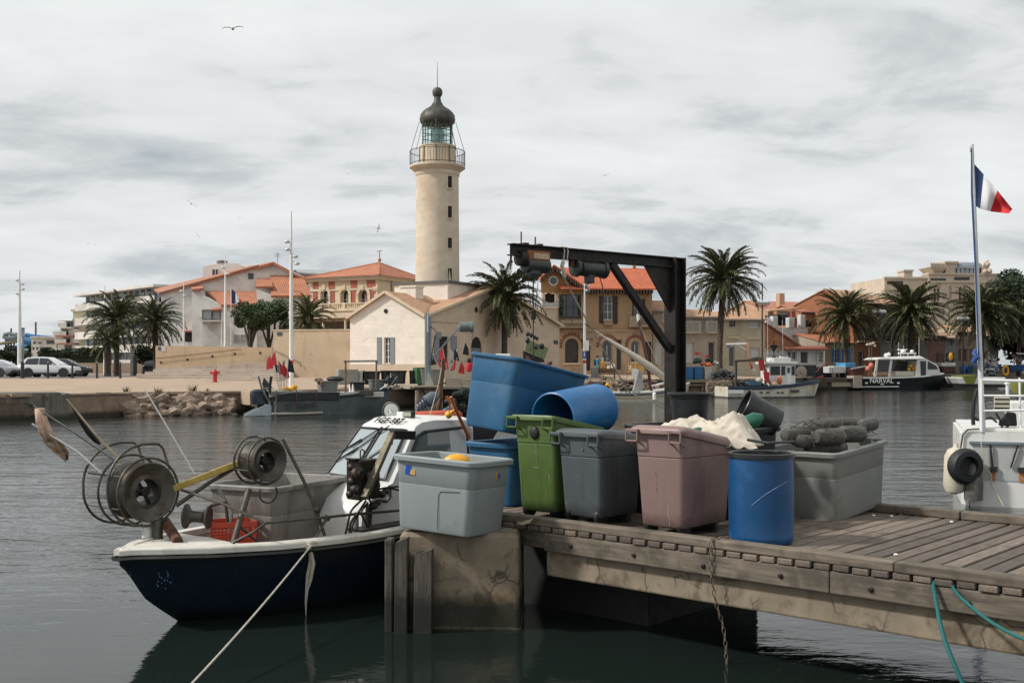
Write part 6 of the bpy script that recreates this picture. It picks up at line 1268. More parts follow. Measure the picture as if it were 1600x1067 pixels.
# wheeled bins
def wheelie(label,col,loc,rz,H=1.06,w=0.58,d=0.74,tilt=0.0,dome=0.035,group='wheeled bins on the dock',lid=None,hole=False,rough=0.5,stain=None,lean=0.0,scuffs=()):
    m=mat('bin %s' % label[:12],col,rough,0.09,2.0,0.0008,160,scratch=0.6,stain=(stain or [(tuple(x*.55 for x in col),1.8,0.5,0.55)])+[(tuple(x*.6+.09 for x in col),8,.63,.5)],drip=(tuple(x*.35 for x in col),5,0.56,0.6),wet=(.16,tuple(x*.35 for x in col),.12))  # the wet blend here only darkens the body towards its bottom
    o=thing('wheeled_bin',label,'bin',loc,rz,group,(0,lean,rz))
    b=MB();kb=0.86;bz=0.08;hb=H-0.06
    tt=math.tan(tilt)
    def q(k,z,i=0.0):
        P=rrect(w*.93*k-2*i,d*.93*k-2*i,0.055-min(.03,i),z,4)
        for p in P:p.z+=tt*(p.y+d/2)*max(0,(z-bz-(hb-bz)*.73)/((hb-bz)*.27))
        return P
    kk=lambda z:kb+(1-kb)*(z-bz)/(hb-bz)
    sz=bz+(hb-bz)*.72
    b.rings([q(kb,bz,.03),q(kb,bz+.015,.004),q(kk(.12),.12),q(kk(sz-.006),sz-.006),q(kk(sz),sz,.006),q(kk(sz+.012),sz+.012,-.004),q(1,hb-.02),q(1,hb-.02,-.022),q(1,hb,-.022),q(1,hb,.02)],cap1=True)
    b.done('body',m,o,angle=35)
    # lid
    b=MB();lw,ld=w*1.0,d*1.02;R=[]
    lm=TR(0,-ld/2,hb+0.004,rx=tilt) @ TR(0,ld/2,0)
    for k,z,r in ((1.0,-0.035,.05),(1.012,0.0,.055),(1.0,0.02,.06),(0.9,0.02+dome*.7,.08),(0.6,0.02+dome,.1)):
        R.append([lm @ p for p in rrect(lw*k,ld*k,r,z,4)])
    b.rings(R,cap0=True);b.done('lid',m,o,angle=45)
    for sx in (-1,1):# the bracket loops under the lid
        b=MB();x0,x1=(-w/2-.012,-w/2+.115) if sx<0 else (w/2-.125,w/2+.0)
        y=-d*.465;yo=y-.075;zt=hb-.005;t=.016
        P=[(x0,y,zt),(x0,yo,zt-.01),(x0,yo,zt-.085),(x0+.03,y+.01,zt-.115),]
        b.bar((x0,y+.02,zt),(x0,yo,zt),t,.028);b.bar((x1,y+.02,zt),(x1,yo,zt),t,.028)
        b.bar((x0,yo,zt+.012),(x0,yo-.004,zt-.10),t,t);b.bar((x1,yo,zt+.012),(x1,yo-.004,zt-.10),t,t)
        b.bar((x0-.008,yo,zt),(x1+.008,yo,zt),t*1.2,.028);b.bar((x0,yo,zt-.10),(x1,yo,zt-.10),t,t)
        b.bar((x0,yo,zt-.10),(x0,y+.02,zt-.14),t,t);b.bar((x1,yo,zt-.10),(x1,y+.02,zt-.14),t,t)
        b.done('lid_bracket',m,o,0.004,1)
    for sx in (-1,1):
        b=MB();b.lathe([(0.03,-.025),(0.095,-.022),(0.1,0),(0.095,.022),(0.03,.025)],18,TR(sx*w*.30,-d*.30,.1,ry=pi/2));b.done('wheel',BLACK,o)
    b=MB();b.bar((-w*.4,d*.2,.05),(w*.4,d*.2,.05),.05,.09);b.done('foot_bar',BLACKP,o)
    for x,z,l,th in scuffs:# pale scrapes on the front face
        b=MB()
        for i in range(5):
            xx=x+random.uniform(-.004,.004);z0=z-l*i/5;k=.93*(kk(z0) if z0<sz else 1);b.box(xx-th*random.uniform(.3,1),xx+th*random.uniform(.3,1),-d*k/2-.003,-d*k/2+.004,z0-l/5*random.uniform(.5,1.1),z0)
        b.done('pale_scrape',mat('scrape %s' % label[:8],tuple(c*.6+.16 for c in col),.7,.3,30),o)
    if hole:
        b=MB();b.ball((-.0,-d*.462,hb-.16),(.062,.03,.07),12,8)
        for i in range(7):
            a=i*.9;b.ball((.04*cos(a),-d*.47,hb-.16+.045*sin(a)),(.02,.016,.024),6,4)
        b.done('stuffed_hole',BLACK,o)
    return o
wheelie('old green wheeled bin with a black stuffed hole, under the lying barrel',(0.075,0.125,0.028),DK.w(-2.90,0.74,DZ),DK.yaw+radians(4),H=1.13,w=0.58,d=0.95,tilt=radians(-10),hole=True,dome=0.0,scuffs=((.02,.80,.22,.003),(-.2,.52,.34,.003),(.0,.55,.012,.05),(.13,.3,.1,.002)),stain=[((0.05,0.09,0.015),1.8,0.56,0.45),((0.2,0.22,0.1),5,0.68,0.4)])
wheelie('slate grey wheeled bin between the green and the faded pink bin',(0.072,0.085,0.092),DK.w(-2.27,0.66,DZ),DK.yaw,H=0.985,w=0.60,d=0.80,tilt=radians(-5),scuffs=((-.19,.24,.08,.004),(.05,.78,.03,.004),(.12,.5,.18,.0015)))
wheelie('faded pinkish brown wheeled bin with a bulging lid',(0.225,0.145,0.132),DK.w(-1.27,0.68,DZ),DK.yaw,H=1.06,w=0.60,d=0.98,tilt=radians(-10),dome=0.045,scuffs=((.085,.30,.10,.008),(.09,.2,.1,.004),(-.04,.62,.25,.0015)),stain=[((0.15,0.08,0.07),1.3,0.5,0.6)])
# black container behind, with the round tub on it
shell('black_container','long black container behind the pink bin, under canvas','container',BLACKP,1.45,0.85,0.95,DK.w(-1.95,2.05,DZ),DK.yaw,flare=0.94,seam=False)
def round_tub(name,label,loc,m,R=0.24,H=0.26,rz=0.0,rot=None,group=None,cat='tub'):
    o=thing(name,label,cat,loc,rz,group,rot)
    b=MB();b.lathe([(R*.7,0),(R*.78,.01),(R*.88,H*.82),(R*.93,H*.84),(R*.95,H*.97),(R*.9,H*.97),(R*.72,.03)],32);b.done('body',m,o,angle=35)
    b=MB();b.lathe([(R*.93,H*.9),(R,H*.92),(R*1.02,H),(R*.98,H+.008),(R*.9,H)],32,cap0=False,cap1=False);b.done('rim',m,o)
    return o
round_tub('round_tub','black round rubber tub at the foot of the hoist post',W(1078,657,12.4),BLACKP,0.255,0.31)
# canvas heap
def canvas():
    n=90;me=MB();V=[];Fc=[];rn=random.Random(21)
    cx,cy,cz=W(1096,684,10.95);ca,sa=cos(-.3),sin(-.3);RG=[]
    for i in range(26):# fold lines the cloth is pinched up along
        x,y=rn.uniform(-.9,.85),rn.uniform(-.7,.6);a=rn.uniform(-1.2,1.2)+(1.3 if i % 3==0 else 0);l=rn.uniform(.2,.55)
        RG.append((x-l*cos(a),y-l*sin(a),x+l*cos(a),y+l*sin(a),rn.uniform(.08,.15)+.05*max(0,x),rn.uniform(.16,.34),rn.uniform(-.12,.12)))
    RG.append((.55,-.25,.75,.2,.29,.6,-.05));RG.append((.2,-.4,.5,.3,.22,.5,.1));RG.append((-.5,-.3,-.1,.3,.19,.4,.08));RG.append((.9,-.5,.6,.5,.20,.5,.08));RG.append((-.8,.1,-.3,-.2,.17,.4,.05))
    for i in range(n+1):
        for j in range(n+1):
            u=i/n*2-1;v=j/n*2-1;P=Vector((u,v,0));q=mn.noise_vector(P*2.2+Vector((3,1,5)))*.10;U,W_=u+q.x,v+q.y;z=-9
            zz_=[]
            for x0,y0,x1,y1,h,k,sl in RG:
                dx,dy=x1-x0,y1-y0;t=max(0,min(1,((U-x0)*dx+(W_-y0)*dy)/(dx*dx+dy*dy+1e-6)));d=sqrt((U-x0-t*dx)**2+(W_-y0-t*dy)**2);zz_.append(h+sl*(t-.5)-k*d*(1 if d>.025 else d/.025))
            zz_.sort();z=zz_[-1]*.8+zz_[-2]*.2
            e=max(0,1-abs(u)**5)*max(0,1-abs(v)**4);z=max(z,.02)*(.25+.75*e)+.022*(1-2*abs(mn.noise(P*5.5+Vector((q.x*9,0,0)))))-.10*(1-e)
            V.append((cx+(.58*u+q.x*.4)*ca-(.32*v+q.y*.4)*sa,cy+(.58*u+q.x*.4)*sa+(.32*v+q.y*.4)*ca,cz+z))
    for i in range(n):
        for j in range(n):A=i*(n+1)+j;Fc.append((A,A+n+1,A+n+2,A+1))
    me.add(V,Fc,True)
    o=me.done('canvas_heap',mat('cream canvas',(0.55,0.485,0.395),0.9,0.14,3,0.003,200,stain=[((0.32,0.25,0.17),3,0.54,0.6),((.2,.15,.1),6,.66,.5)]),angle=180)
    sd=o.modifiers.new('thick','SOLIDIFY');sd.thickness=0.006
    tag(o,'crumpled cream canvas sheet heaped beside the pink bin lid','canvas')
canvas()
b=MB();b.lathe([(.05,0),(.075,.02),(.08,.12),(.05,.17),(.03,.2)],16,TR(ry=1.2));tag(b.done('green_bottle',mat('green plastic',(0.01,0.10,0.06),0.3,0.1),None,loc=W(1164,662,11.15)),'dark green plastic bottle tucked behind the canvas heap','bottle')
b=MB();b.ball((0,0,0),(.07,.05,.03),10,6);tag(b.done('plastic_lump',mat('green plastic',(0.01,0.10,0.06),0.3,0.1),None,loc=W(1092,672,10.78)),'small green lump under the near edge of the canvas','cap')
# bucket and floats in the right tub
o=round_tub('bucket','black bucket tipped on its side at the left end of the grey float tub',Vector(W(1215,662,11.75)),BLACKP,0.20,0.42,rot=(radians(-18),radians(-62),radians(20)),cat='bucket')
FLO=mat('mottled float',(0.085,0.08,0.07),0.7,0.45,7,0.006,22,rnd=.3,stain=[((0.30,0.25,0.18),9,0.54,0.8),((0.02,0.02,0.02),6,0.52,0.85)])
def nfloat(i,px,py,Y,ang,L,R,lab):
    o=MB();M=Matrix.Rotation(radians(ang),4,'Z') @ Matrix.Rotation(radians(86+(i % 3)*5),4,'Y')
    prof=[(R*.25,-L/2-.01),(R*.7,-L/2),(R*.97,-L/2+.05),(R,-L/2+.09),(R*1.0,L/2-.09),(R*.95,L/2-.04),(R*.6,L/2),(R*.2,L/2+.008)]
    Rg=[]
    for k,(r,z) in enumerate(prof):Rg.append([M @ Vector((r*cos(2*pi*j/18)*(1+.07*mn.noise(Vector((cos(j*.35)*1.5,z*9+sin(j*.35)*1.5,i*3.3)))),r*sin(2*pi*j/18)*(1+.07*mn.noise(Vector((cos(j*.35)*1.5,z*9+sin(j*.35)*1.5,i*3.3)))),z)) for j in range(18)])
    o.rings(Rg);tag(o.done('net_float',FLO,None,loc=W(px,py,Y)),lab,'float','grey floats in the tub')
for i,a in enumerate(((1244,678,11.55,40,.42,.075,'slim float leaning out under the bucket at the left'),(1296,682,11.45,30,.40,.088,'fat mottled float at the near edge of the tub'),(1262,690,11.5,20,.36,.07,'float lying low against the left wall of the tub'),(1292,664,12.0,25,.40,.075,'pale float behind the fat one in the middle of the heap'),(1330,678,11.75,35,.42,.09,'float with a dark crusted end near the right wall'),(1335,662,12.2,15,.38,.07,'dark float at the back of the heap'),(1356,664,12.1,50,.36,.08,'highest float poking up at the right end of the tub'),(1290,700,11.6,10,.45,.1,'sunken float at the bottom of the heap'))):nfloat(i,*a)
b=MB();rn=random.Random(5)
for i in range(26):# twine and meshes slung over the floats
    a=Vector(W(rn.uniform(1235,1350),rn.uniform(664,690),rn.uniform(11.4,12.1)));e=a+Vector((rn.uniform(-.35,.35),rn.uniform(-.25,.25),rn.uniform(-.08,.08)));mdl=(a+e)/2+Vector((0,-.06,rn.uniform(.0,.09)));b.tube([a,a.lerp(mdl,.6),mdl,mdl.lerp(e,.4),e],.0045,4)
tag(b.done('net_twine',ROPE_D),'tangle of dark twine slung over the grey floats','twine')
b=MB();b.tube([W(1168,687,10.2),W(1200,692,10.05),W(1240,690,10.3)],.014,8);tag(b.done('black_stick',BLACKP),'black stick lying across the upright barrel mouth','stick')
b=MB();b.bar(W(1145,688,10.6),W(1188,672,11.9),.03,.02);tag(b.done('batten',mat('grey batten',(.3,.27,.22),.8)),'thin wooden batten from the pink bin to the tub','batten')
# ---------------------------------------------------------------- hoist frame
def hoist():
    A=Frame(W(1055,600,13.05).x,13.05,atan2(1.75,2.25),0.0)          # x away from the water end
    t=A.thing('hoist_gantry','rusted black steel gantry with a long overhead beam on one post','gantry')
    zt=A.y(1055,403).z;L=A.y(797,384).x
    m=MB()
    for s in (-1,1):m.box(s*.085-.008,s*.085+.008,-.09,.09,DZ+.02,zt)
    m.box(-.078,.078,-.006,.006,DZ+.02,zt);m.done('post',IRON,t)
    m=MB();m.box(-.16,.16,-.16,.16,DZ+.002,DZ+.02);m.done('base_plate',IRON,t)
    m=MB();h=.125
    m.box(L,.10,-.055,.055,zt-.012,zt);m.box(L,-.10,-.055,.055,zt-h,zt-h+.012);m.box(L,-.10,-.006,.006,zt-h+.013,zt-.013);m.done('beam',IRON,t)
    m=MB();m.prism([(-.094,-.01,zt-h-.001),(-.52,-.01,zt-h-.001),(-.094,-.01,zt-.66)],(0,.02,0));m.done('gusset',IRON,t)
    p=A.y(955,404);q=A.y(1040,540)
    m=MB();m.bar((p.x,0,zt-h),(-.09,0,q.z-.05),.075,.075,(0,1,0));m.done('brace',IRON,t)
    for px in (893,917,938):
        p=A.y(px,405);m=MB();m.box(p.x-.025,p.x+.025,-.03,.03,zt-h-.075,zt-h-.001);m.done('hanger',RUST,t,.004,1)
    for px,hh in ((818,.14),(840,.10)):
        p=A.y(px,385);m=MB();m.tube([(p.x,.04,zt-h-.02),(p.x,.04,zt+hh)],.008,6);m.done('threaded_rod',RUST,t)
        m=MB();m.box(p.x-.03,p.x+.03,-.06,.065,zt+.001,zt+.016);m.done('clamp_plate',RUST,t)
    ORG=mat('orange hoist paint',(0.26,0.075,0.02),0.6,0.3,8,stain=[((0.5,0.38,0.2),4,0.62,0.7),((0.03,0.02,0.015),6,0.58,0.8)])
    DKG=mat('grimy dark green',(0.025,0.03,0.026),0.4,0.4,8,stain=((0.08,0.09,0.08),5,0.62,0.5))
    def electric(label,px0,px1,py,orange,cable):
        p0=A.y(px0,py);p1=A.y(px1,py);xm=(p0.x+p1.x)/2;z=p0.z;Lh=p1.x-p0.x
        h_=thing('electric_hoist',label,'hoist',A.w(xm,0,z),A.yaw,'hoists on the gantry beam')
        if orange:
            m=MB();m.box(-Lh*.28,Lh*.42,-.07,.07,.0,.105);m.done('housing',ORG,h_,.012,2)
            m=MB();m.box(-.05,.16,-.075,-.0705,.02,.08);m.done('rating_plate',mat('worn plate',(.45,.33,.2),.6,.4,20),h_)
            m=MB();m.lathe([(.03,-.03),(.085,-.025),(.09,.05),(.06,.07)],16,TR(-Lh*.40,0,.02,ry=pi/2));m.done('trolley_wheel',IRON,h_)
            m=MB();m.tube([(-Lh*.45,.03,.1),(-Lh*.62,.03,.09),(-Lh*.64,.03,.0),(-Lh*.6,.03,-.03)],.012,6);m.tube([(-Lh*.62,.03,.06),(-Lh*.4,.03,.05)],.012,6);m.done('end_loop',RUST,h_)
        else:
            m=MB();m.box(-Lh*.42,-Lh*.25,-.05,.05,.05,.09);m.done('red_cover',mat('dull red paint',(.16,.03,.025),.6,.3),h_,.008,1)
            m=MB();m.box(-Lh*.2,Lh*.25,-.04,.04,.04,.125);m.done('mount',IRON,h_,.008,1)
        m=MB();R=.085;m.lathe([(R*.5,-Lh*.32),(R*.93,-Lh*.31),(R,-Lh*.24),(R,Lh*.3),(R*.93,Lh*.38),(R*.6,Lh*.42)],20,TR(0.02,0,-.045 if orange else .01,ry=pi/2));m.done('motor',DKG,h_)
        if not orange:
            for k in (-.46,.36):
                m=MB();m.lathe([(.03,0),(.095,.01),(.1,.05),(.07,.08)],18,TR(Lh*k,0,.01,ry=pi/2));m.done('drum_end',DKG,h_)
            m=MB();m.box(-.04,.05,-.05,.05,-.15,-.03);m.done('gear_case',DKG,h_,.01,1)
        else:
            m=MB();m.box(-.08,.06,-.06,.06,-.16,-.06);m.done('gear_case',DKG,h_,.015,1)
        if cable:
            zb=W(828,560,A.w(xm,0,z).y).z-A.w(0,0,z).z
            m=MB();m.tube([(0.0,0,-.15),(0.0,0,zb)],.006,6);m.done('hoist_cable',BLACK,h_)
            m=MB();m.box(-.03,.03,-.02,.02,zb+.42,zb+.52);m.done('cable_weight',IRON,h_,.01,1)
        else:
            m=MB();m.tube([(0.15,0,-.05),(0.2,0,-.16),(0.22,0,-.3),(0.21,0,-.42),(.19,0,-.48)],.006,6);m.done('control_cable',BLACK,h_)
            m=MB();m.tube([(-.02,.0,-.15),(-.05,.0,-.19),(-.02,0,-.22)],.015,6);m.ball((-.02,0,-.235),.03,8,6);m.done('hook',GALV,h_)
        return h_
    electric('orange topped electric hoist near the free end of the gantry beam',808,858,406,True,True)
    electric('black electric hoist in the middle of the gantry beam',894,946,420,False,False)
    # rope tied round the beam, its loose end slanting down
    p=A.y(876,395);m=MB()
    for dx in (0,.05):
        m.tube([A.w(p.x+dx-.02,-.07,zt-h-.03),A.w(p.x+dx,-.068,zt-.04),A.w(p.x+dx+.01,-.03,zt+.012),A.w(p.x+dx,.05,zt+.01)],.007,6)
    m.tube([A.w(p.x-.02,-.07,zt-h-.03),A.w(p.x-.04,-.07,zt-h-.08),A.w(p.x-.02,-.07,zt-h-.13),A.w(p.x,-.07,zt-h-.2)],.022,7)
    tag(m.done('tied_rope',ROPE),'pale rope knotted round the gantry beam between both hoists','rope')
    a=A.w(p.x,-.07,zt-h-.2);m=MB();e=W(1002,660,15.0);m.tube([a]+sag(W(877,425,12.0),W(985,614,14.2),8,.05)+[W(1010,625,14.6),W(1045,640,15.0)],.009,6)
    tag(m.done('slack_line',ROPE),'thin pale line slanting down from the beam past the lamp post','rope')
hoist()
def trawl():
    c=W(850,545,13.3)
    t=thing('hanging_grapnel','green slatted carrier with black floats and rusty flukes hanging on the hoist cable','grapnel',c,0.2)
    GR=mat('flaking pale green paint',(0.20,0.27,0.12),.7,.2,10,stain=((.05,.06,.03),6,.55,.7))
    s=13.3/F;P=lambda px,py,y=0:Vector(((px-850)*s,y,(545-py)*s))
    for i in range(5):
        f=i/5;g=(i+.82)/5
        a0,b0=P(821,531),P(859,549);a1,b1=P(819,546),P(852,560)
        L0=P(819,547).lerp(P(823,530),f);L1=P(819,547).lerp(P(823,530),g);R0=P(851,561).lerp(P(858,543),f);R1=P(851,561).lerp(P(858,543),g)
        m=MB();m.prism([L0,R0,R1,L1],(0,.02,0));m.done('slat',GR,t,.002,1)
    m=MB();m.prism([P(818,548,.02),P(850,561,.02),P(852,566,.02),P(838,566,.02),P(832,576,.02),P(818,570,.02)],(0,.05,0));m.done('black_frame',BLACK,t)
    for a,b2,c2 in (((822,556),(828,566),(836,577)),((862,566),(852,572),(843,577))):
        m=MB();m.tube([P(*a,-.01),P(*b2,-.015),P(*c2,-.01)],[.022,.03,.02],6);m.done('fluke',mat('brown rust',(.16,.06,.04),.9,.3,12),t)
    for i,(x,y,r) in enumerate(((823,522,.026),(829,524,.024),(834,527,.022),(838,529,.02),(846,541,.03),(836,543,.02),(823,532,.03))):
        m=MB();m.ball(P(x,y,-.03),(r,r*.8,r*1.2),10,7);m.done('black_float',BLACKP,t)
trawl()
# lines and chains on the near rim
def near_lines():
    m=MB();p=DK.w(-.545,-.02,DZ+.08);pts=[DK.w(-.42,.10,DZ+.095),DK.w(-.5,.04,DZ+.094),p]+[Vector(W(1110+[0,0,1,3,6,11,18,22,24,25,26][i],850+i*20,9.5)) for i in range(11)]
    L=[]
    for a,b2 in zip(pts,pts[1:]):
        n=max(1,int((Vector(b2)-Vector(a)).length/.045))
        for i in range(n):L.append(Vector(a).lerp(Vector(b2),i/n))
    for i,(a,b2) in enumerate(zip(L,L[1:])):
        d=(b2-a);c=(a+b2)/2;d.normalize();side=d.cross(Vector((0,1,0)) if i % 2 else Vector((1,0.3,0))).normalized()
        m.tube([c+d*.03*cos(t)+side*.014*sin(t) for t in (0,pi/4,pi/2,3*pi/4,pi,5*pi/4,3*pi/2,7*pi/4)],.005,5,loop=True)
    tag(m.done('mooring_chain',mat('chain steel',(.16,.12,.085),.6,.4,30,metal=.5)),'short link chain hanging over the near rim left of the barrel','chain')
    TEAL=mat('teal rope',(0.004,0.105,0.105),.7,.2,60,.003,150)
    m=MB();a=DK.w(1.405,-.04,DZ-.05);y=a.y
    m.tube([a+Vector((0.06,.1,.03)),a,W(1463,940,y-.05),W(1467,965,y-.12),W(1476,1000,y-.25),W(1490,1035,y-.35),W(1512,1085,y-.45),W(1530,1120,y-.5)],.016,8)
    tag(m.done('teal_rope',TEAL),'teal rope hanging from the near rim down into the water','rope')
    m=MB();a=DK.w(1.55,-.035,DZ-.05)
    m.tube([a+Vector((0.05,.1,.02)),a]+sag(W(1500,932,a.y-.05),W(1640,1010,a.y-.9),8,.06),.013,8)
    tag(m.done('teal_rope',TEAL),'second teal rope running right along the dock face','rope')
    m=MB();m.bar(W(808,817,11.0),W(834,812,11.3),.01,.03);m.prism([W(807,819,10.9),W(833,811,10.9),W(828,817,10.7),W(814,820,10.7)],(0,0,.01))
    tag(m.done('board_scrap',mat('pale board',(.33,.24,.16),.8)),'scrap of pale board left on the rim below the green bin','board')
near_lines()
# ---------------------------------------------------------------- boats and gear along the far bank
def bx(fr,t,nm,a,b,c,d,y0,y1,m_,bv=.01):
    """box part from a picture rectangle on the plane y0, reaching back to y1"""
    p,q=fr.y(a,d,y0),fr.y(c,b,y0);k=MB();k.box(p.x,q.x,y0,y1,p.z,q.z);return k.done(nm,m_,t,bv,1)
def tb(fr,t,nm,pts,r,m_,y=0.0):k=MB();k.tube([fr.y(px,py,y) for px,py in pts],r,7);return k.done(nm,m_,t)
def free(fr,o,*a,**k):o.matrix_world=fr.M();return tag(o,*a,**k)
def simple_hull(fr,t,pts,beam,m_,band=None,bm_=None,keel=.35,deck=None):
    """pts: (px, sheer row, waterline row) along the near side, from stern to bow"""
    n=len(pts);R=[];S=[]
    for i,(px,ps,pw) in enumerate(pts):
        f=i/(n-1);w=beam*(1 if f<.55 else max(.02,1-((f-.55)/.45)**2.2));off=(beam-w)/2
        s=fr.y(px,ps,off);x=s.x;zw=-fr.o.z;flare=.92 if f<.5 else .92-.35*(f-.5)
        xw=x-(.5*f**4) ;c=beam/2
        R.append([Vector((x,c-w/2,s.z)),Vector((x*.6+xw*.4,c-w/2*(flare+.04),s.z*.55)),Vector((xw,c-w/2*flare,-.02)),Vector((xw,c,-keel)),Vector((xw,c+w/2*flare,-.02)),Vector((x*.6+xw*.4,c+w/2*(flare+.04),s.z*.55)),Vector((x,c+w/2,s.z))]);S.append((x,c,w/2,s.z))
    k=MB();k.rings(R,closed=False);k.add(R[0],[tuple(range(7))],False);h=k.done('hull',m_,t,angle=50)
    k=MB();k.rings([[Vector((x,c-w*.96,z-.12)),Vector((x,c+w*.96,z-.12))] for x,c,w,z in S],closed=False);k.done('deck',deck or WHITE,t)
    if band:
        for sg in (-1,1):k=MB();k.rings([[Vector((x,c+sg*(w+.025),z+.04)),Vector((x,c+sg*(w+.04),z-.02)),Vector((x,c+sg*(w+.012),z-band)),Vector((x,c+sg*w*.93,z-band)),Vector((x,c+sg*w*.93,z+.04))] for x,c,w,z in S]);k.done('rubbing_band',bm_,t)
    return S
def flagbuoy(label,base,tips,cols,fl=.9,tilt=0.0):
    """a bundle of marker poles, each with its own pennant"""
    for i,((dx,h),c) in enumerate(zip(tips,cols)):
        t=thing('marker_flag',label[i],'marker flag',base,0,'fishing marker flags');k=MB();tip=Vector((dx,random.uniform(-.2,.2),h));root=Vector((dx*.25,0,0));k.tube([root,tip],.018,5);k.done('pole',mat('pale pole',(.45,.43,.38),.6),t)
        u=(tip-root).normalized();s=Vector((1 if i % 2 else-1,.3,-.9)).normalized();a=tip-u*.02;k=MB();k.prism([a,a-u*fl*.8,a-u*fl*.55+s*fl*.5,a-u*fl*.2+s*fl*.35],(0,.012,0));k.done('pennant',c,t)
REDF=mat('marker red',(.50,.03,.035),.8,.15,4);NAVF=mat('marker navy',(.025,.03,.09),.8,.2,4);BLKF=mat('marker black',(.02,.022,.025),.8,.2,4);WHTF=mat('marker white',(.62,.6,.58),.8,.1,4)
def workboat():
    f=Frame.at(432,57.0,28,0.0);t=f.thing('workboat','flat grey aluminium workboat with outboard and tubs below the tall ochre wall','boat')
    HG=mat('grey blue hull',(.085,.105,.11),.6,.2,2,stain=[((.14,.16,.16),.9,.55,.6)],drip=((.16,.10,.05),3,.6,.7));DKB=mat('black gunwale',(.016,.02,.024),.6,.3,3)
    S=simple_hull(f,t,[(432,621,646),(470,622,645),(510,621,644),(550,617,643),(585,611,642),(612,606,641)],2.4,HG,.10,DKB,deck=mat('grey deck',(.2,.2,.19),.8))
    a=f.y(455,634,-.02);text('ST 908895',.42,facing(f.y(472,635,-.08),(1,0,.02),(0,0,1)),t,mat('dark lettering',(.015,.02,.025),.6))
    bx(f,t,'black_box_side',432,613,530,626,-.06,.1,DKB);bx(f,t,'grey_cover',424,611,480,621,.2,2.0,mat('grey tarpaulin',(.20,.21,.19),.8,.2,2));k=MB();p=f.y(470,612,.2);q=f.y(505,621,.2);k.prism([(p.x,.25,p.z),(q.x,.25,q.z),(p.x-.9,.25,q.z)],(0,1.4,0));k.done('black_cover',DKB,t)
    for px in (432,463,494,530):tb(f,t,'rail_post',[(px,647 if px<500 else 640),(px,610)],.03,mat('rusty stanchion',(.10,.06,.04),.7,.3,9),-.10)
    tb(f,t,'rail',[(430,617),(463,612),(530,613)],.02,GALV,-.09);tb(f,t,'rubbing_bar',[(425,646.5),(470,646),(504,644.5)],.06,mat('pale bar',(.38,.34,.27),.7,.2,4),-.12)
    bx(f,t,'white_foredeck',530,612,600,621,.25,2.0,mat('dirty white deck',(.5,.48,.44),.6,.15,3));bx(f,t,'fish_box',562,610,584,618,.1,.9,mat('dark box',(.08,.07,.055),.8));bx(f,t,'white_box',551,600,560,616,.9,1.5,WHITEP)
    # outboard motor
    k=MB();p=f.y(404,627,1.0);
    k.rings([rrect(.85,.62,.2,z,4,p.x+dx,1.0) for z,dx in ((p.z-.15,.1),(p.z+.05,.02),(p.z+.35,0),(p.z+.55,.03))]+[rrect(.6,.4,.15,p.z+.64,4,p.x+.05,1.0)]);o=k.done('outboard_motor',mat('outboard cowl',(.022,.032,.045),.3,.2,3),t,angle=45);k=MB();k.box(p.x-.05,p.x+.3,.9,1.1,-.3,p.z-.1);k.box(p.x-.2,p.x+.2,.85,1.15,-.4,-.33);k.done('leg',DKB,o)
    for y in (.1,2.2):k=MB();a,b=f.y(381,648,y),f.y(424,640,y);k.prism([(a.x,y,.02),(b.x,y,.02),(b.x,y,.55),(b.x-.25,y,.6)],(0,.12,0));k.done('stern_bracket',mat('aluminium bracket',(.36,.40,.42),.5,.2,4),t)
    tb(f,t,'roller_frame',[(404,588),(409,607),(424,607)],.06,GALV,.4);tb(f,t,'roller_frame',[(424,588),(421,608),(426,622)],.08,IRON,.4);tb(f,t,'roller_frame',[(409,607),(421,628)],.05,GALV,.4)
    # frame and reel
    for px in (540,588):tb(f,t,'gantry_post',[(px,613),(px,563)],.05,mat('brown steel',(.16,.12,.09),.6,.3,6,metal=.3),.3 if px==540 else .5)
    k=MB();k.tube([f.y(537,564.5,.3),f.y(590,564,.5)],.05,7);k.done('gantry_bar',GALV,t)
    for i,(x0,R_) in enumerate(((606,.36),(613,.36),(620,.36))):
        k=MB();c=f.y(612,596,.8+i*.22);k.tube([c+Vector((R_*cos(u),0,R_*sin(u))) for u in [2*pi*j/20 for j in range(20)]],.03,5,True);[k.bar(c,c+Vector((R_*cos(u),0,R_*sin(u))),.03) for u in (0,1.05,2.1,3.14,4.2,5.2)];k.done('net_reel_ring',mat('teal reel',(.02,.07,.09),.5),t)
    k=MB();c=f.y(612,596,.8);k.lathe([(.24,0),(.24,.5)],14,Matrix.Translation(c) @ Matrix.Rotation(-pi/2,4,'X'));k.done('net_reel',BLACK,t);tb(f,t,'reel_stay',[(606,608),(621,588)],.03,GALV,.7);tb(f,t,'reel_stay',[(586,614),(606,600)],.03,WHITEP,.6)
    # tubs on the boat
    w=lambda px,py,y:f.w(*f.y(px,py,y))
    def tub_at(label,px0,px1,py_t,py_b,y,m_,rd=False,grp=None):
        a,b=f.y(px0,py_b,y),f.y(px1,py_t,y);L=(b.x-a.x)/1.08;p=f.w((a.x+b.x)/2,y+L*.4,a.z)
        return round_tub('round_tub',label,p,m_,L/2,b.z-a.z,group=grp) if rd else shell('tub',label,'tub',m_,L,L*.75,b.z-a.z,p,f.yaw,group=grp,seam=False)
    tub_at('grey tub with dark bag on the workboat, behind the black cover',500,531,595,614,.5,TUBG2,False);tub_at('black tub standing under the workboat frame',548,575,597,613,.8,BLACKP,True);tub_at('grey tub beside the reel on the workboat',580,603,593,611,1.0,mat('dull grey tub',(.13,.14,.14),.6,.2,4))
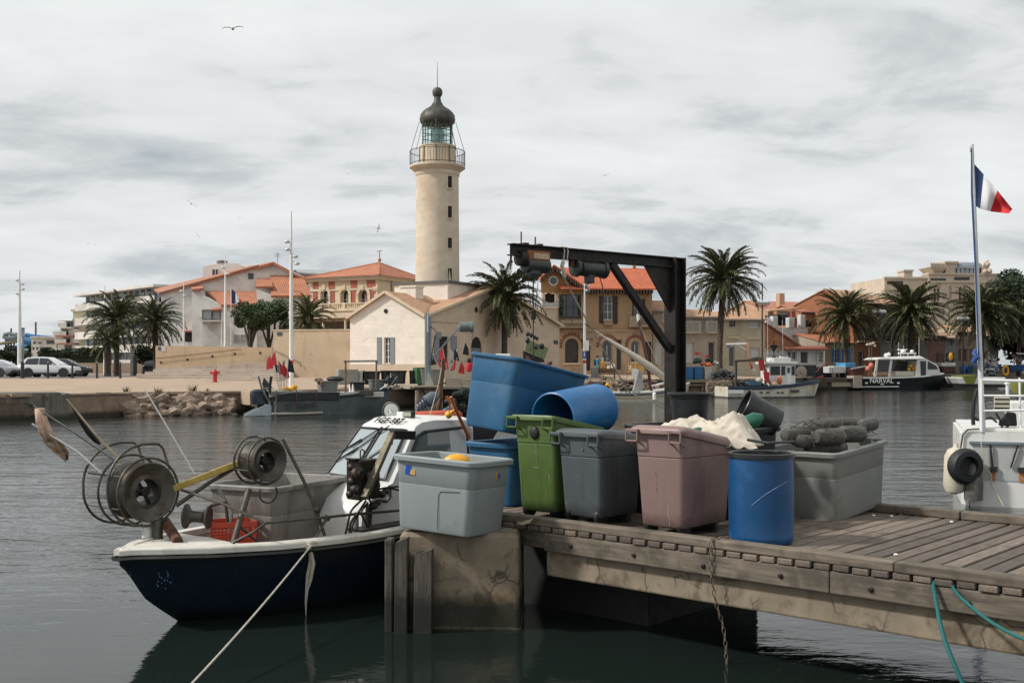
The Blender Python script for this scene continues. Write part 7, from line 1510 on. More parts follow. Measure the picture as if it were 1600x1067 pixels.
    k=MB();c=w(524,592,.8);k.ball(c,(.5,.4,.16),10,6);tag(k.done('black_bag',BLACK),'black bag slumped on the grey workboat tub','bag');k=MB();c=w(503,596,.6)
    for i in range(9):k.ball(c+Vector((random.gauss(0,.12),random.gauss(0,.1),random.gauss(0,.1))),(.13,.1,.1),7,5)
    tag(k.done('rope_heap',mat('brown rope',(.16,.12,.085),.9,.3,20)),'brown rope spilling over the grey workboat tub','rope')
    base=w(444,618,.5)
    flagbuoy(['red marker flag leaning left in the workboat bundle','navy marker flag second from left in the workboat bundle','tallest red marker flag in the workboat bundle','red and low marker flag right of the tallest','navy marker flag near the lamp post','black marker flag leaning to the lamp post','black marker flag lowest in the workboat bundle','second red flag behind the navy one'],base,((-.75,2.2),(-.6,2.0),(-.45,2.4),(-.3,1.9),(.0,1.95),(.25,2.05),(-1.1,1.0),(-.1,1.8)),(REDF,NAVF,REDF,REDF,NAVF,BLKF,BLKF,REDF),.95)
    for i,(px,py) in enumerate(((446,607),(460,605),(455,608))):k=MB();k.ball(w(px,py,.7),(.18,.16,.14),9,6);tag(k.done('yellow_float',mat('yellow plastic',(.75,.36,.02),.45,.1,5)),['yellow float at the foot of the marker flags','rightmost yellow float by the marker flags','lower middle yellow float by the marker flags'][i],'float','yellow floats on the workboat')
workboat()
def quay_gear():
    f=FF.at(540,60.5,20,1.35);w=lambda px,py,y=0:f.w(*f.y(px,py,y))
    CB=mat('grey block',(.26,.25,.22),.8,.12,2)
    def crate(name,label,px0,px1,py0,py1,m_,y=0,dep=1.2,cat='box'):a,b=f.y(px0,py1,y),f.y(px1,py0,y);k=MB();k.box(a.x,b.x,y,y+dep,a.z,b.z);o=k.done(name,m_,None,.03,1);return free(f,o,label,cat)
    crate('concrete_box','grey concrete box on the quay behind the workboat frame',529.5,560,577,601,CB)
    def rt(label,px0,px1,py0,py1,m_=BLACKP,y=0,grp='black tubs on the quay'):a,b=f.y(px0,py1,y),f.y(px1,py0,y);return round_tub('round_tub',label,f.w((a.x+b.x)/2,y+.5,a.z),m_,(b.x-a.x)/2.05,b.z-a.z,group=grp)
    rt('large black round tub right of the net reel',612,639,579,600);rt('black round tub behind the workboat frame, left of two',569,598,580,601,y=.6);rt('smaller black tub next to the large one',597,614,579,599,y=.7);rt('small dark tub left of the green bin',642,653,579,600);rt('black tub partly behind the white bucket',556,573,579,600,y=.9)
    rt('white bucket on the quay beside the concrete box',560.5,570,579,598,mat('white bucket',(.55,.54,.5),.5),.2,None)
    g=crate('green_bin','green bin on the quay beside the jib crane',651,664,574,600,mat('bin green',(.03,.11,.035),.6,.15,4),-.2,1.0,'bin')
    a,b=f.y(658,603,-.4),f.y(693,577,-.4);shell('tub','big grey tub at the foot of the jib crane','tub',mat('stone grey tub',(.30,.30,.27),.6,.12,3),b.x-a.x,1.2,b.z-a.z,f.w((a.x+b.x)/2,.3,a.z),f.yaw,seam=False)
    # jib crane
    c=FF.at(669,61,12,1.4);p=lambda px,py,y=0:c.y(px,py,y);BG=mat('blue grey crane paint',(.24,.27,.29),.5,.12,5,metal=.3,stain=((.14,.14,.13),3,.6,.6))
    t=c.thing('jib_crane','blue grey jib crane with a motor at the end of its arm','crane');a,b=p(665,602),p(665,488);k=MB();k.box(p(664.5,HY).x,p(670,HY).x,-.1,.1,a.z,b.z);k.box(p(670.5,HY).x,p(674,HY).x,-.06,.06,p(670,585).z,b.z-.3);k.done('mast',BG,t,.01,1)
    k=MB();k.prism([p(665,602,-.12),p(678,602,-.12),p(669,578,-.12)],(0,.24,0));k.done('foot_gusset',mat('pale gusset',(.42,.41,.38),.6,.1),t)
    tb(c,t,'tie_bar',[(670,503),(738,505)],.035,mat('rusty tie',(.2,.16,.13),.7,.2,5));tb(c,t,'boom',[(672,565),(718,510)],.06,BG);tb(c,t,'hose',[(673,510),(682,518),(676,545),(673,570)],.03,BLACK,-.1)
    k=MB();a,b=p(717,516),p(740,506);k.X=None;k.lathe([(.12,0),(.30,.05),(.33,.3),(.30,.75),(.36,.78),(.36,.95),(.1,.98)],16,Matrix.Translation((p(716,510).x,0,p(716,511).z)) @ Matrix.Rotation(pi/2,4,'Y'));k.done('motor',mat('grey green motor',(.13,.16,.15),.5,.2,5),t);bx(c,t,'control_box',681,518,690,529,-.2,.1,mat('grey control box',(.22,.24,.24),.5));tb(c,t,'pipe',[(668.5,520),(668.5,488)],.06,mat('pale pipe',(.45,.46,.45),.4),-.14)
    tb(c,t,'lifting_cable',[(738,517),(738,566)],.012,IRON)
    # marker flags in a bundle on the pier
    base=w(706,600,-1.5)
    flagbuoy(['dark marker flag at the left of the pier bundle','red marker flag beside the leftmost dark one','red marker flag high in the pier bundle','white marker flag in the middle of the pier bundle','second red flag low in the middle of the pier bundle','black flag right of the white one','red flag hanging at the right of the pier bundle','tallest black flag at the right of the pier bundle','white flag behind the right red one','red flag low at the far right of the bundle'],base,((-1.3,2.0),(-1.1,1.75),(-.6,2.4),(-.15,2.35),(-.3,1.75),(.15,2.35),(.35,1.7),(.85,2.7),(.4,2.4),(.6,1.5)),(BLKF,REDF,REDF,WHTF,REDF,BLKF,REDF,BLKF,WHTF,REDF),1.0)
    k=MB();c0=w(733,568,-.5);k.lathe([(.05,-.55),(.22,-.45),(.26,-.15),(.2,.0),(.1,.05)],12,Matrix.Translation(c0));k.m(1);k.ball(c0+Vector((0,0,.2)),(.16,.16,.18),10,7);tag(k.done('marker_buoy',[REDF,BLKF]),'red buoy with a black head beside the blue tub corner','buoy')
    a,b=f.y(640,612,-2.2),f.y(745,604,-2.2)
    # pier with its recess
    t=thing('landing_pier','small timber fronted landing pier below the marker flags','pier',f.o,f.yaw);PB=mat('pier timber',(.26,.20,.14),.9,.25,3);B=f.o.z
    bx(f,t,'deck_slab',640,602.5,790,608,-2.4,3,mat('pier concrete',(.32,.27,.21),.9,.2,2));bx(f,t,'kerb',695,591,722,602.4,-2.0,-1.6,mat('pier block',(.34,.28,.22),.9,.15,2));bx(f,t,'kerb',722.5,592.5,740,602.4,-2.05,-1.6,mat('pier block',(.34,.28,.22),.9,.15,2))
    bx(f,t,'timber_face',651,608.2,692,644,-2.3,-1.9,PB);bx(f,t,'timber_ledge',647,603,692,606,-2.75,-2.41,PB);tb(f,t,'brace',[(659,607),(668,622)],.05,IRON,-2.5);bx(f,t,'recess_shade',560,609,650,650,.8,1.0,BLACK)  # black panel paints in the shade under the quay
    tb(f,t,'timber_post',[(652,609),(651,650)],.12,PB,-2.5);tb(f,t,'timber_post',[(784,609),(784,650)],.12,PB,-2.5)
quay_gear()
def boats_behind():
    # dark skiff behind the blue boat's cabin with a tilted outboard and a heap of net
    f=Frame.at(655,36.0,18,0.0);t=f.thing('skiff','dark open skiff behind the cabin with a brown wooden post','boat');DK_=mat('dark skiff paint',(.03,.03,.03),.6,.3,3)
    simple_hull(f,t,[(660,660,690),(690,661,689),(720,660,688),(760,655,686),(790,648,684)],1.9,DK_,deck=DK_)
    k=MB();k.bar(f.y(683,668,.5),f.y(693,560,.5),.15,.12);k.bar(f.y(683,602,.45),f.y(697,598,.45),.06,.05);k.done('wooden_post',mat('brown post',(.12,.07,.04),.8,.25,6),t)
    k=MB();k.tube([f.y(685,640,.3),f.y(689,622,.3)],.07,7);k.done('rusty_pin',RUST,t)
    o=MB();a,b=f.y(683,616,-.1),f.y(650,640,-.1);d=(b-a);k=MB();k.tube([a,a+d*.15,a+d*.5,a+d*.56],[.10,.20,.22,.1],12);m_=mat('outboard grey',(.10,.12,.15),.35,.2,3)
    k.tube([a+d*.52,a+d*.9],[.17,.12],10);k.prism([a+d*.75+Vector((-.25,-.05,-.35)),a+d*.75+Vector((.2,-.05,-.05)),a+d*.9+Vector((0,-.05,.1))],(0,.1,0))
    for i in range(3):k.tube([a+d*(.55+.12*i)+Vector((-.15,-.15,.2)),a+d*(.6+.12*i)+Vector((.1,-.15,-.25))],.03,5)
    free(f,k.done('outboard_motor',m_),'grey outboard motor tilted up behind the orange roll','outboard')
    k=MB()
    for i in range(90):
        px,py=random.uniform(706,742),0;top=612+14*abs((px-722)/20)**1.5-6*(px>722);py=random.uniform(top,662);k.ball(f.y(px,py,.6+random.uniform(0,.5)),(random.uniform(.1,.2),.14,random.uniform(.08,.16)),7,5)
    free(f,k.done('net_heap',mat('black green net',(.012,.017,.014),.9,.4,8)),'big black net heap between the wooden post and the blue tub','net')
    k=MB();c=f.y(699,633,.3)
    for i,(dx,dz,m_) in enumerate(((0,.1,0),(.1,-.05,1),(-.06,-.2,2),(.12,-.25,1))):k.m(m_);k.ball(c+Vector((dx,-.05,dz)),(.14,.1,.13),8,6)
    free(f,k.done('gear_bag',[BLACK,mat('pale plastic',(.4,.42,.42),.5),mat('blue grey plastic',(.1,.16,.2),.5)]),'small heap of pale and dark gear right of the wooden post','gear')
    k=MB();k.tube([f.y(698,619,.2),f.y(705,641,.2)],.05,7);free(f,k.done('orange_strut',mat('rusty orange paint',(.38,.11,.03),.6)),'short orange strut over the net heap','strut')
    # boat with a white radar bar, mostly hidden by the big blue tub
    f=Frame.at(760,50.0,10,0.0);t=f.thing('fishing_boat','white topped boat with a radar bar mostly hidden by the big blue tub','boat');simple_hull(f,t,[(745,640,660),(800,640,660),(850,636,660),(900,628,660)],2.2,WHITE)
    bx(f,t,'wheelhouse',770,574,835,640,.4,1.9,WHITE,.05);bx(f,t,'roof',764,570,845,573.5,.2,2.1,WHITE,.03);bx(f,t,'window',776,580,800,600,.37,.395,PANE)
    k=MB();k.tube([f.y(785,572,1),f.y(785,562,1)],.05,6);k.done('radar_post',WHITEP,t);bx(f,t,'radar_motor',781,557,791,563,.85,1.15,WHITEP,.03);bx(f,t,'radar_bar',775,552.8,797.5,556.2,.9,1.1,WHITEP,.03);bx(f,t,'roof_light',823,566,829,570,.8,1.1,WHITEP,.02)
boats_behind()
def sail_boat():
    f=Frame.at(949,79.0,6,0.0);t=f.thing('sail_boat','small white wooden sail boat with a brown mast and furled lateen sail','boat');SW=mat('cream planked hull',(.58,.54,.44),.5,.08,3,stain=((.42,.38,.28),2,.6,.4));BL=mat('navy stripe',(.02,.03,.06),.5)
    L=[(949,612,627.5),(960,613,627.5),(985,613.5,628),(1015,612,628),(1045,608,627),(1068,602,626),(1078,598,625)]
    simple_hull(f,t,L,2.0,SW,.05,WHITEP,deck=mat('pale deck',(.5,.46,.4),.7))
    k=MB();pts=[]
    for px,a,b in L[:-1]:pts.append(f.y(px,a+3.6,-.035))
    k.tube(pts,.055,6);k.done('blue_stripe',BL,t);k=MB();k.tube([p+Vector((0,-.0,-.22)) for p in pts],.028,5);k.done('yellow_stripe',mat('yellow stripe',(.42,.36,.16),.6),t)
    text('ST 604 8036',.30,facing(f.y(984,612.3,-.09),(1,0,0),(0,0,1)),t,mat('dark lettering',(.015,.02,.025),.6))
    tb(f,t,'mast',[(1018,612),(1010,560),(998,500)],.12,mat('brown red mast',(.10,.035,.028),.5,.2,4),1.0);tb(f,t,'mast_top',[(998,503),(996.5,491)],.12,WHITEP,1.0)
    k=MB();P=[(918,508),(940,524),(965,540),(990,556),(1015,573),(1035,588),(1047,599)];k.tube([f.y(*p,.8) for p in P],[.03,.06,.17,.24,.30,.26,.1],9);k.done('furled_sail',mat('cream sailcloth',(.52,.46,.37),.85,.12,5,.01,20),t);tb(f,t,'yard_tip',[(914,506),(930,516)],.045,IRON,.8)
    k=MB();a=[f.y(990,611,.5),f.y(1005,611,.5),f.y(1004,580,.6),f.y(998,578,.6)];k.prism(a,(0,.5,0));k.done('grey_tarpaulin',mat('grey tarp',(.28,.27,.26),.8,.2,3),t);tb(f,t,'boom',[(1018,603),(1050,595)],.07,WHITEP,.8);tb(f,t,'stay',[(997,500),(975,612)],.015,IRON,.9);tb(f,t,'stay',[(1000,510),(1032,575)],.02,ROPE,.9)
    p=f.y(1022.5,619,-.2);k=MB();k.lathe([(.05,-.3),(.13,-.25),(.14,.2),(.05,.3)],12,TR(p.x,p.y,p.z));free(f,k.done('fender',WHITEP),'small white fender on the side of the sail boat','fender')
    p=f.y(948,606,.6);k=MB();k.ball(p,(.22,.2,.18),8,6);k.m(1);k.ball(p+Vector((.05,0,.22)),(.18,.16,.14),8,6);free(f,k.done('life_jacket',[BLACK,mat('yellow plastic',(.75,.36,.02),.45)]),'yellow and black bundle at the stern of the sail boat','bundle')
sail_boat()
def rusty_boat():
    f=Frame.at(1138,88.0,10,0.0);t=f.thing('trawler','small white trawler with rust streaked hull and dark blue band','boat')
    HW=mat('rust streaked white hull',(.58,.55,.46),.5,.08,2,stain=((.40,.30,.18),.9,.56,.7),drip=((.30,.15,.06),1.6,.52,.8),wet=(.12,(.02,.02,.02),.06));NV=mat('navy band',(.02,.032,.055),.5,.2,3)
    S=simple_hull(f,t,[(1138,604,622.5),(1160,604.5,623),(1200,604,623),(1235,601,621.5),(1258,597.5,620),(1272,595.5,619),(1281,593.5,618)],3.2,HW,.24,NV,.6,mat('grey deck',(.2,.2,.19),.8))
    for px in (1188,1198,1214,1221):bx(f,t,'scupper',px,612,px+4,614.5,-.06,-.02,IRONR,0)
    bx(f,t,'hull_port',1236,609,1249,613,-.02,.12,IRONR,0);bx(f,t,'white_plate',1139,609,1162,615,-.05,-.02,WHITEP,0)
    # wheelhouse
    a,b=f.y(1201,603,.8),f.y(1243,569,.8);wh=MB();wh.box(a.x,b.x,.8,2.5,a.z,b.z);w_=wh.done('wheelhouse',WHITE,t,.04,1);bx(f,w_,'roof',1196,565.5,1247,569,.6,2.7,WHITE,.03)
    for x0,x1 in ((1204,1219),(1221,1227),(1237,1242)):bx(f,w_,'window',x0,572,x1,586,.77,.797,glass_mat('wheelhouse glass',(.12,.13,.13),.1),0)
    bx(f,w_,'door',1229,572,1235.5,602,.76,.796,WHITEP,.02);bx(f,w_,'pane',1230,574,1234.5,583,.75,.759,PANE,0)
    bx(f,t,'upper_bridge',1208,559,1236,565,.9,2.3,WHITE,.04);bx(f,t,'search_radar',1222,555,1232,559,1.2,1.8,WHITEP,.03);bx(f,t,'rail_platform',1199,554,1232,556,1.0,1.1,GALV,0)
    tb(f,t,'mast',[(1209,565),(1209,532)],.05,IRON,1.4);k=MB();p=f.y(1209,545,1.4);k.lathe([(.02,-.35),(.32,.3),(.02,.31)],10,TR(p.x,p.y,p.z));q=f.y(1209,558,1.4);k.lathe([(.32,-.3),(.02,.35)],10,TR(q.x,q.y,q.z));k.done('day_shape',BLACK,t)
    for px,py in ((1202.5,541),(1215.5,541),(1202,550),(1216,550)):k=MB();k.ball(f.y(px,py,1.4),.09,8,6);k.done('mast_light',mat('lamp glass',(.1,.09,.08),.3),t)
    tb(f,t,'crosstree',[(1202,542),(1216,542)],.025,IRON,1.4)
    for px,p0 in ((1199.5,482),(1223.5,500)):tb(f,t,'aerial',[(px,560),(px-(0 if px<1210 else 1),p0)],.014,WHITEP,1.2)
    # stern gallows, davit, gear
    tb(f,t,'gallows_post',[(1150,604),(1150,565)],.10,mat('dark timber',(.05,.04,.03),.8,.2,4),.5);tb(f,t,'gallows_bar',[(1148,564),(1192,562)],.09,mat('dark timber',(.05,.04,.03),.8,.2,4),.5);tb(f,t,'net_roll',[(1172,562),(1182,560),(1192,560)],.14,mat('olive net',(.05,.05,.03),.9),.6)
    tb(f,t,'white_arm',[(1135,538),(1165,537)],.07,WHITEP,1.2);tb(f,t,'white_arm',[(1150,538),(1166,547)],.06,WHITEP,1.2);tb(f,t,'orange_post',[(1168.5,535),(1168.5,550),(1171,560)],.13,mat('pale orange',(.48,.26,.15),.7,.2,5),1.2);bx(f,t,'lamp_box',1135,538.5,1143,543,1.1,1.4,GALV)
    k=MB();k.bar(f.y(1191,566,.2),f.y(1203,600,.2),.28,.1);k.done('tilted_door',mat('brown board',(.10,.065,.045),.8,.3,5),t)
    def cl(nm,label,px,py,y,sz,m_,cat):k=MB();k.ball(f.y(px,py,y),sz,9,6);return free(f,k.done(nm,m_),label,cat)
    ORG_=mat('buoy orange',(.62,.14,.05),.5,.1,4)
    cl('buoy','orange buoy beside the wheelhouse door of the trawler',1218,594,.3,(.22,.2,.36),ORG_,'buoy');cl('buoy','small pale orange buoy on the trawler working deck',1209,600,.2,(.3,.25,.2),mat('faded orange',(.6,.35,.2),.6),'buoy');cl('buoy','cream buoy in the trawler deck gear',1186,594,.5,(.35,.3,.25),mat('cream buoy',(.5,.45,.36),.6),'buoy')
    k=MB();a=f.y(1172,602,.3);b=f.y(1190,596,.3);k.box(a.x,b.x,.3,1.2,a.z,b.z);free(f,k.done('blue_crate',mat('dull blue crate',(.05,.12,.20),.6,.15,4)),'dull blue crate on the trawler aft deck','crate')
    for i,(px,py,c) in enumerate(((1189,572,REDF),(1197,590,REDF),(1172,570,REDF),(1176,574,WHTF))):
        k=MB();p=f.y(px,py,.0);k.prism([p+Vector((-.25,0,.5)),p+Vector((.3,0,.45)),p+Vector((.22,0,-.4)),p+Vector((-.1,0,-.35))] if i<2 else [p+Vector((-.1,0,.3)),p+Vector((.3,0,-.2)),p+Vector((.1,0,-.4))],(0,.03,0));free(f,k.done('pennant',c),['big red cloth at the top of the tilted board on the trawler','red and white cloth lower on the tilted board','small red pennant under the gallows bar','small white pennant beside the red one'][i],'pennant')
    k=MB()
    for i in range(60):k.ball(f.y(random.uniform(1150,1200),random.uniform(595,604),random.uniform(.4,1.6)),(random.uniform(.1,.25),.2,.12),6,4)
    free(f,k.done('deck_nets',mat('dark deck nets',(.04,.042,.04),.9,.5,3,stain=((.2,.17,.13),2,.6,.7))),'dark nets piled on the trawler aft deck','net')
rusty_boat()
def narval():
    f=Frame.at(1347,118.0,12,0.0);t=f.thing('charter_boat','black hulled cabin boat with its name in white on the side','boat');BK=mat('black hull',(.006,.008,.011),.4,.2,2,spec=.25)
    simple_hull(f,t,[(1348,590,608.5),(1375,590,609),(1410,589.5,609),(1440,588,608.5),(1460,586,608),(1475,583,607)],3.4,BK,.10,WHITEP,.6,mat('pale deck',(.5,.46,.4),.7))
    text('NARVAL',.75,facing(f.y(1377.5,595,-.14),(1,0,0),(0,0,1)),t,WHITEP,off=.012);bx(f,t,'small_plate',1376,599.5,1381,601,-.10,-.06,WHITEP,0)
    bx(f,t,'stern_step',1346,603.5,1405,605,-.3,-.05,WHITEP,.02)
    for px in (1352,1402):bx(f,t,'vent',px,597,px+4,599.5,-.07,-.03,WHITEP,0)
    # cabin as corner posts, glass and a long roof
    P=lambda px,py,y:f.y(px,py,y);k=MB();k.hexa([P(1370,562,.2),P(1448,561,.2),P(1448,561,.2)+Vector((0,3,0)),P(1370,562,.2)+Vector((0,3,0))],[P(1375,558.5,.4),P(1438,556,.4),P(1438,556,.4)+Vector((0,2.6,0)),P(1375,558.5,.4)+Vector((0,2.6,0))]);k.done('roof',WHITE,t,.05,1)
    k=MB();k.prism([P(1448,561,.25),P(1466,571,.25),P(1471,586,.25),P(1434,588,.25),P(1436,562.5,.25)],(0,2.9,0));c_=k.done('cabin_front',WHITE,t,.04,1)
    for pts in ([(1450,564),(1463,571.5),(1466,577),(1450,577)],[(1438,564),(1447,564),(1447,586),(1439,587)]):k=MB();k.prism([P(*p,.21) for p in pts],(0,.03,0));k.done('window',glass_mat('narval glass',(.10,.12,.12),.06),c_)
    for a,b in ((1367,1369.5),(1389,1391.5),(1431,1434)):k=MB();k.prism([P(a-1,588,.3),P(b,588,.3),P(b+3,562,.3),P(a+2.5,562,.3)],(0,.12,0));k.done('cabin_post',WHITE,t)
    bx(f,t,'seat_back',1399,580,1445,588,.5,1.5,mat('cream seat',(.50,.46,.38),.7),.06);bx(f,t,'dark_interior',1368,564,1434,588,2.4,2.6,mat('smoked screen',(.06,.065,.065),.2),0);bx(f,t,'aft_bench',1368,581,1387,587,.4,1.0,mat('tan bench',(.40,.22,.12),.7),.04)
    tb(f,t,'side_rail',[(1350,588),(1350,580.5),(1400,582)],.03,GALV,.1)
    for i,(px,py,r) in enumerate(((1423,572,.22),(1427,576,.2),(1420,577,.2))):k=MB();k.ball(P(px,py,1.0),r,8,6);free(f,k.done('yellow_float',mat('yellow plastic',(.75,.36,.02),.45,.1,5)),['upper yellow float inside the black boat cabin','right yellow float inside the black boat cabin','lower yellow float inside the black boat cabin'][i],'float')
    # roof gear
    bx(f,t,'radar_bar',1404,545.5,1418,547.2,1.5,1.8,WHITEP,.03);bx(f,t,'radar_arch',1405,551,1432,553,1.2,1.5,WHITEP,.02)
    for px in (1407,1418,1429):tb(f,t,'arch_leg',[(px,558),(px+.5,551)],.05,WHITEP,1.3)
    for px,py,r in ((1411,549.5,.3),(1425,549,.22),(1385,555,.28)):k=MB();k.ball(P(px,py,1.4),(r,r,r*.8),10,7);k.done('dome',WHITEP,t)
    k=MB();k.tube([P(1384,556,1.2),P(1390,553,1.2)],.2,8);k.done('life_raft',WHITEP,t)
    for px,p0 in ((1404,535),(1412,540),(1436,528)):tb(f,t,'aerial',[(px,557),(px,p0)],.02,WHITEP,1.6)
    for i,(px,py) in enumerate(((1356,576.5),(1361,571.5))):k=MB();k.ball(P(px,py,.0),(.27,.27,.32),12,8);k.tube([P(px,py+4,0),P(px,592,0)],.03,5);free(f,k.done('buoy',mat('coral buoy',(.60,.17,.11),.5,.1,4)),['lower left coral buoy at the stern of the black boat','upper right coral buoy at the stern of the black boat'][i],'buoy')
    for px,py,pt in ((1358,580,541),(1362,575,538)):tb(f,t,'buoy_pole',[(px,py+12),(px,pt)],.03,mat('tan pole',(.35,.24,.14),.7),.3)
    k=MB()
    for dx,dz in ((0,0),(.35,.1),(-.35,-.05),(.5,-.15)):k.ball(P(1360,538,.3)+Vector((dx,0,dz)),(.22,.15,.16),8,6)
    k.done('pole_float',mat('cream float',(.48,.44,.36),.6),t)
narval()
def right_gear():
    f=FF.at(1060,82.5,8,1.5);w=lambda px,py,y=0:f.w(*f.y(px,py,y));BLUT=mat('quay blue tub',(.025,.13,.30),.5,.12,3)
    def tub_(label,px0,px1,py0,py1,m_,y=0,fr=None,grp=None,d=.9):g=fr or f;a,b=g.y(px0,py1,y),g.y(px1,py0,y);L=(b.x-a.x)/1.06;return shell('tub',label,'tub',m_,L,d,b.z-a.z,g.w((a.x+b.x)/2,y+d/2,a.z),g.yaw,seam=False,group=grp,r=.06,rim=.03)
    tub_('blue tub nearest the gantry post on the far quay',1062,1071,573,593,BLUT,0,None,'blue tubs on the far quay');tub_('middle blue tub of the row on the far quay',1071.5,1084,573,593,BLUT,0,None,'blue tubs on the far quay');tub_('right blue tub of the row, next to the white tub',1085,1099,573,593,BLUT,0,None,'blue tubs on the far quay')
    tub_('whitish tub with an orange buoy on top, end of the blue row',1101,1113,573,593,mat('whitish tub',(.46,.45,.4),.6,.1,3));k=MB();k.ball(w(1107,570,.5),(.32,.3,.26),9,7);tag(k.done('buoy',mat('buoy orange',(.62,.14,.05),.5)),'orange buoy lying on the whitish tub','buoy')
    k=MB();GN=mat('grey floats and net',(.10,.10,.10),.9,.6,4,stain=((.25,.25,.24),3,.6,.8))
    for i in range(150):px=random.uniform(1112,1146);py=random.uniform(577+.25*abs(px-1125),597);k.ball(w(px,py,random.uniform(-.4,.8)),(random.uniform(.12,.24),.2,random.uniform(.09,.16)),6,4)
    tag(k.done('net_heap',GN),'heap of grey net and floats on the far quay by the trawler','net')
    for i,(px,py,s,c) in enumerate(((1088,564,.5,mat('dark green net',(.02,.05,.035),.9)),(1110,563,.45,mat('dark green net',(.02,.05,.035),.9)),(1097,569,.28,mat('buoy orange',(.62,.14,.05),.5)),(1119,567,.4,mat('pale sack',(.4,.38,.34),.8)))):k=MB();[k.ball(w(px,py,.6)+Vector((random.gauss(0,s*.4),random.gauss(0,.15),random.gauss(0,s*.2))),(s*.5,.3,s*.35),8,6) for _ in range(5)];tag(k.done('gear_heap',c),['dark green net over the left blue tubs','dark green net bundle behind the whitish tub','orange float pile on the blue tubs','pale sack right of the palm trunk foot'][i],'gear')
    for i,(px,py,dx) in enumerate(((1096,552,-.6),(1101,556,.4))):k=MB();a=w(px,py,.6);k.prism([a,a+Vector((dx,0,.12)),a+Vector((dx*.8,0,-.2))],(0,.02,0));k.tube([a,a+Vector((.1,0,-.8))],.025,5);tag(k.done('pennant',REDF),['red pennant pointing left over the blue tubs','red pennant pointing right over the blue tubs'][i],'pennant')
    # timber quay, rope hung pile
    t=f.thing('timber_quay','low timber quay carrying the blue tubs, rope hung at its end','quay');PB=mat('quay timber',(.22,.17,.12),.9,.3,3);bx(f,t,'deck_beam',1040,593.2,1150,598,-.6,2,PB);bx(f,t,'lower_beam',1045,600,1110,603,-.5,0,PB)
    for px in (1050,1074,1098):tb(f,t,'pile',[(px,598),(px,626)],.14,PB,-.3)
    bx(f,t,'rubble_face',1040,603.2,1112,622,.2,1.2,mat('quay rubble',(.30,.23,.16),.9,.35,2,.05,6));bx(f,t,'timber_dolphin',1106,597,1140,618,-1.3,-.7,mat('pale dolphin timber',(.30,.25,.19),.9,.3,3));bx(f,t,'dark_foot',1112,618.2,1128,626,-1.2,-.7,BLACK)
    k=MB()
    for i in range(34):
        a=w(random.uniform(1107,1138),random.uniform(594,601),-1.45);r=random.uniform(.3,.7);k.tube([a+Vector((r*.6*sin(u),random.uniform(-.05,.05),-r*(1-cos(u))*.8)) for u in [2*pi*j/12 for j in range(13)]],.035,5)
    tag(k.done('rope_tangle',mat('tan rope',(.34,.27,.19),.9,.25,12)),'tan rope tangle draped over the timber dolphin by the trawler stern','rope')
    # gear between trawler and black boat
    g=Frame.at(1262,116.0,14,1.5);DT=mat('dark gear',(.03,.032,.035),.8,.4,2)
    def bxf(nm,label,a,b,c,d,m_,y=0,dep=1.5,cat='box'):p,q=g.y(a,d,y),g.y(c,b,y);k=MB();k.box(p.x,q.x,y,y+dep,p.z,q.z);return free(g,k.done(nm,m_,None,.04,1),label,cat)
    bxf('dark_stall','dark equipment rack on the quay right of the trawler',1246,570,1276,592,DT,2,2,'rack');bxf('dark_stall','long dark container behind the white fish boxes',1277,573,1300,592,DT,2.5,2,'container');bxf('fish_box','white fish box with dark lettered side on the quay',1302,572,1322,583,mat('white box',(.5,.5,.48),.6,.1,3),1,1.2,'box');bxf('fish_box','smaller white crate left of the lettered one',1295,573,1301,583,mat('white box',(.5,.5,.48),.6,.1,3),1,1.2,'crate');bxf('blue_roof','bright blue tarpaulin on gear beside the black boat',1321,567,1337,574,mat('bright tarp',(.05,.25,.45),.5,.2,2),1,2,'tarpaulin');bxf('black_tub','dark tub under the bright blue tarpaulin',1321,574.5,1333,590,DT,1,2,'tub')
    tt=g.thing('small_boat','dark red small boat on the quay just left of the black boat','boat');k=MB();p=lambda px,py,y:g.y(px,py,y);k.hexa([p(1334,587,0),p(1349,585,0),p(1349,585,0)+Vector((0,1.4,0)),p(1334,587,0)+Vector((0,1.4,0))],[p(1331,577,-.2),p(1352,573.5,-.2),p(1352,573.5,-.2)+Vector((0,1.8,0)),p(1331,577,-.2)+Vector((0,1.8,0))]);k.done('hull',mat('maroon hull',(.09,.03,.028),.6,.2,3),tt);tb(g,tt,'gunwale',[(1330,576.5),(1341,574.5),(1353,572.5)],.09,mat('grey gunwale',(.3,.28,.26),.7),-.25)
    tq=g.thing('landing_stage','dark landing stage with pale rubble under it between two boats','quay');bx(g,tq,'stage_deck',1262,590.5,1346,594,-.8,3,mat('stage timber',(.07,.055,.045),.9,.3,2));bx(g,tq,'pale_block',1300,597,1330,604,-.5,.5,mat('pale stage block',(.36,.30,.23),.9,.2,2));bx(g,tq,'stage_pier',1334,587,1347,606,-.9,.5,mat('pale stage block',(.36,.30,.23),.9,.2,2))
    k=MB();c=g.y(1252,581,1.0);k.lathe([(.05,-.1),(.62,-.08),(.66,0),(.5,.06),(.2,.1),(.18,.25)],18,Matrix.Translation(c) @ Matrix.Rotation(pi/2,4,'X'));free(g,k.done('cable_drum',mat('pale drum',(.33,.28,.22),.8,.3,3)),'pale cable drum on the dark rack right of the trawler','drum')
    k=MB();k.tube([g.y(1274,583,.5),g.y(1283,573,.5),g.y(1294,566,.5)],.06,6);k.tube([g.y(1270,594,-.3),g.y(1286,588,-.3)],.14,6);free(g,k.done('red_boom',mat('dark red boom',(.22,.035,.03),.6)),'dark red boom at the trawler bow','boom')
    # beyond the black boat
    h=Frame.at(1470,136.0,14,1.6)
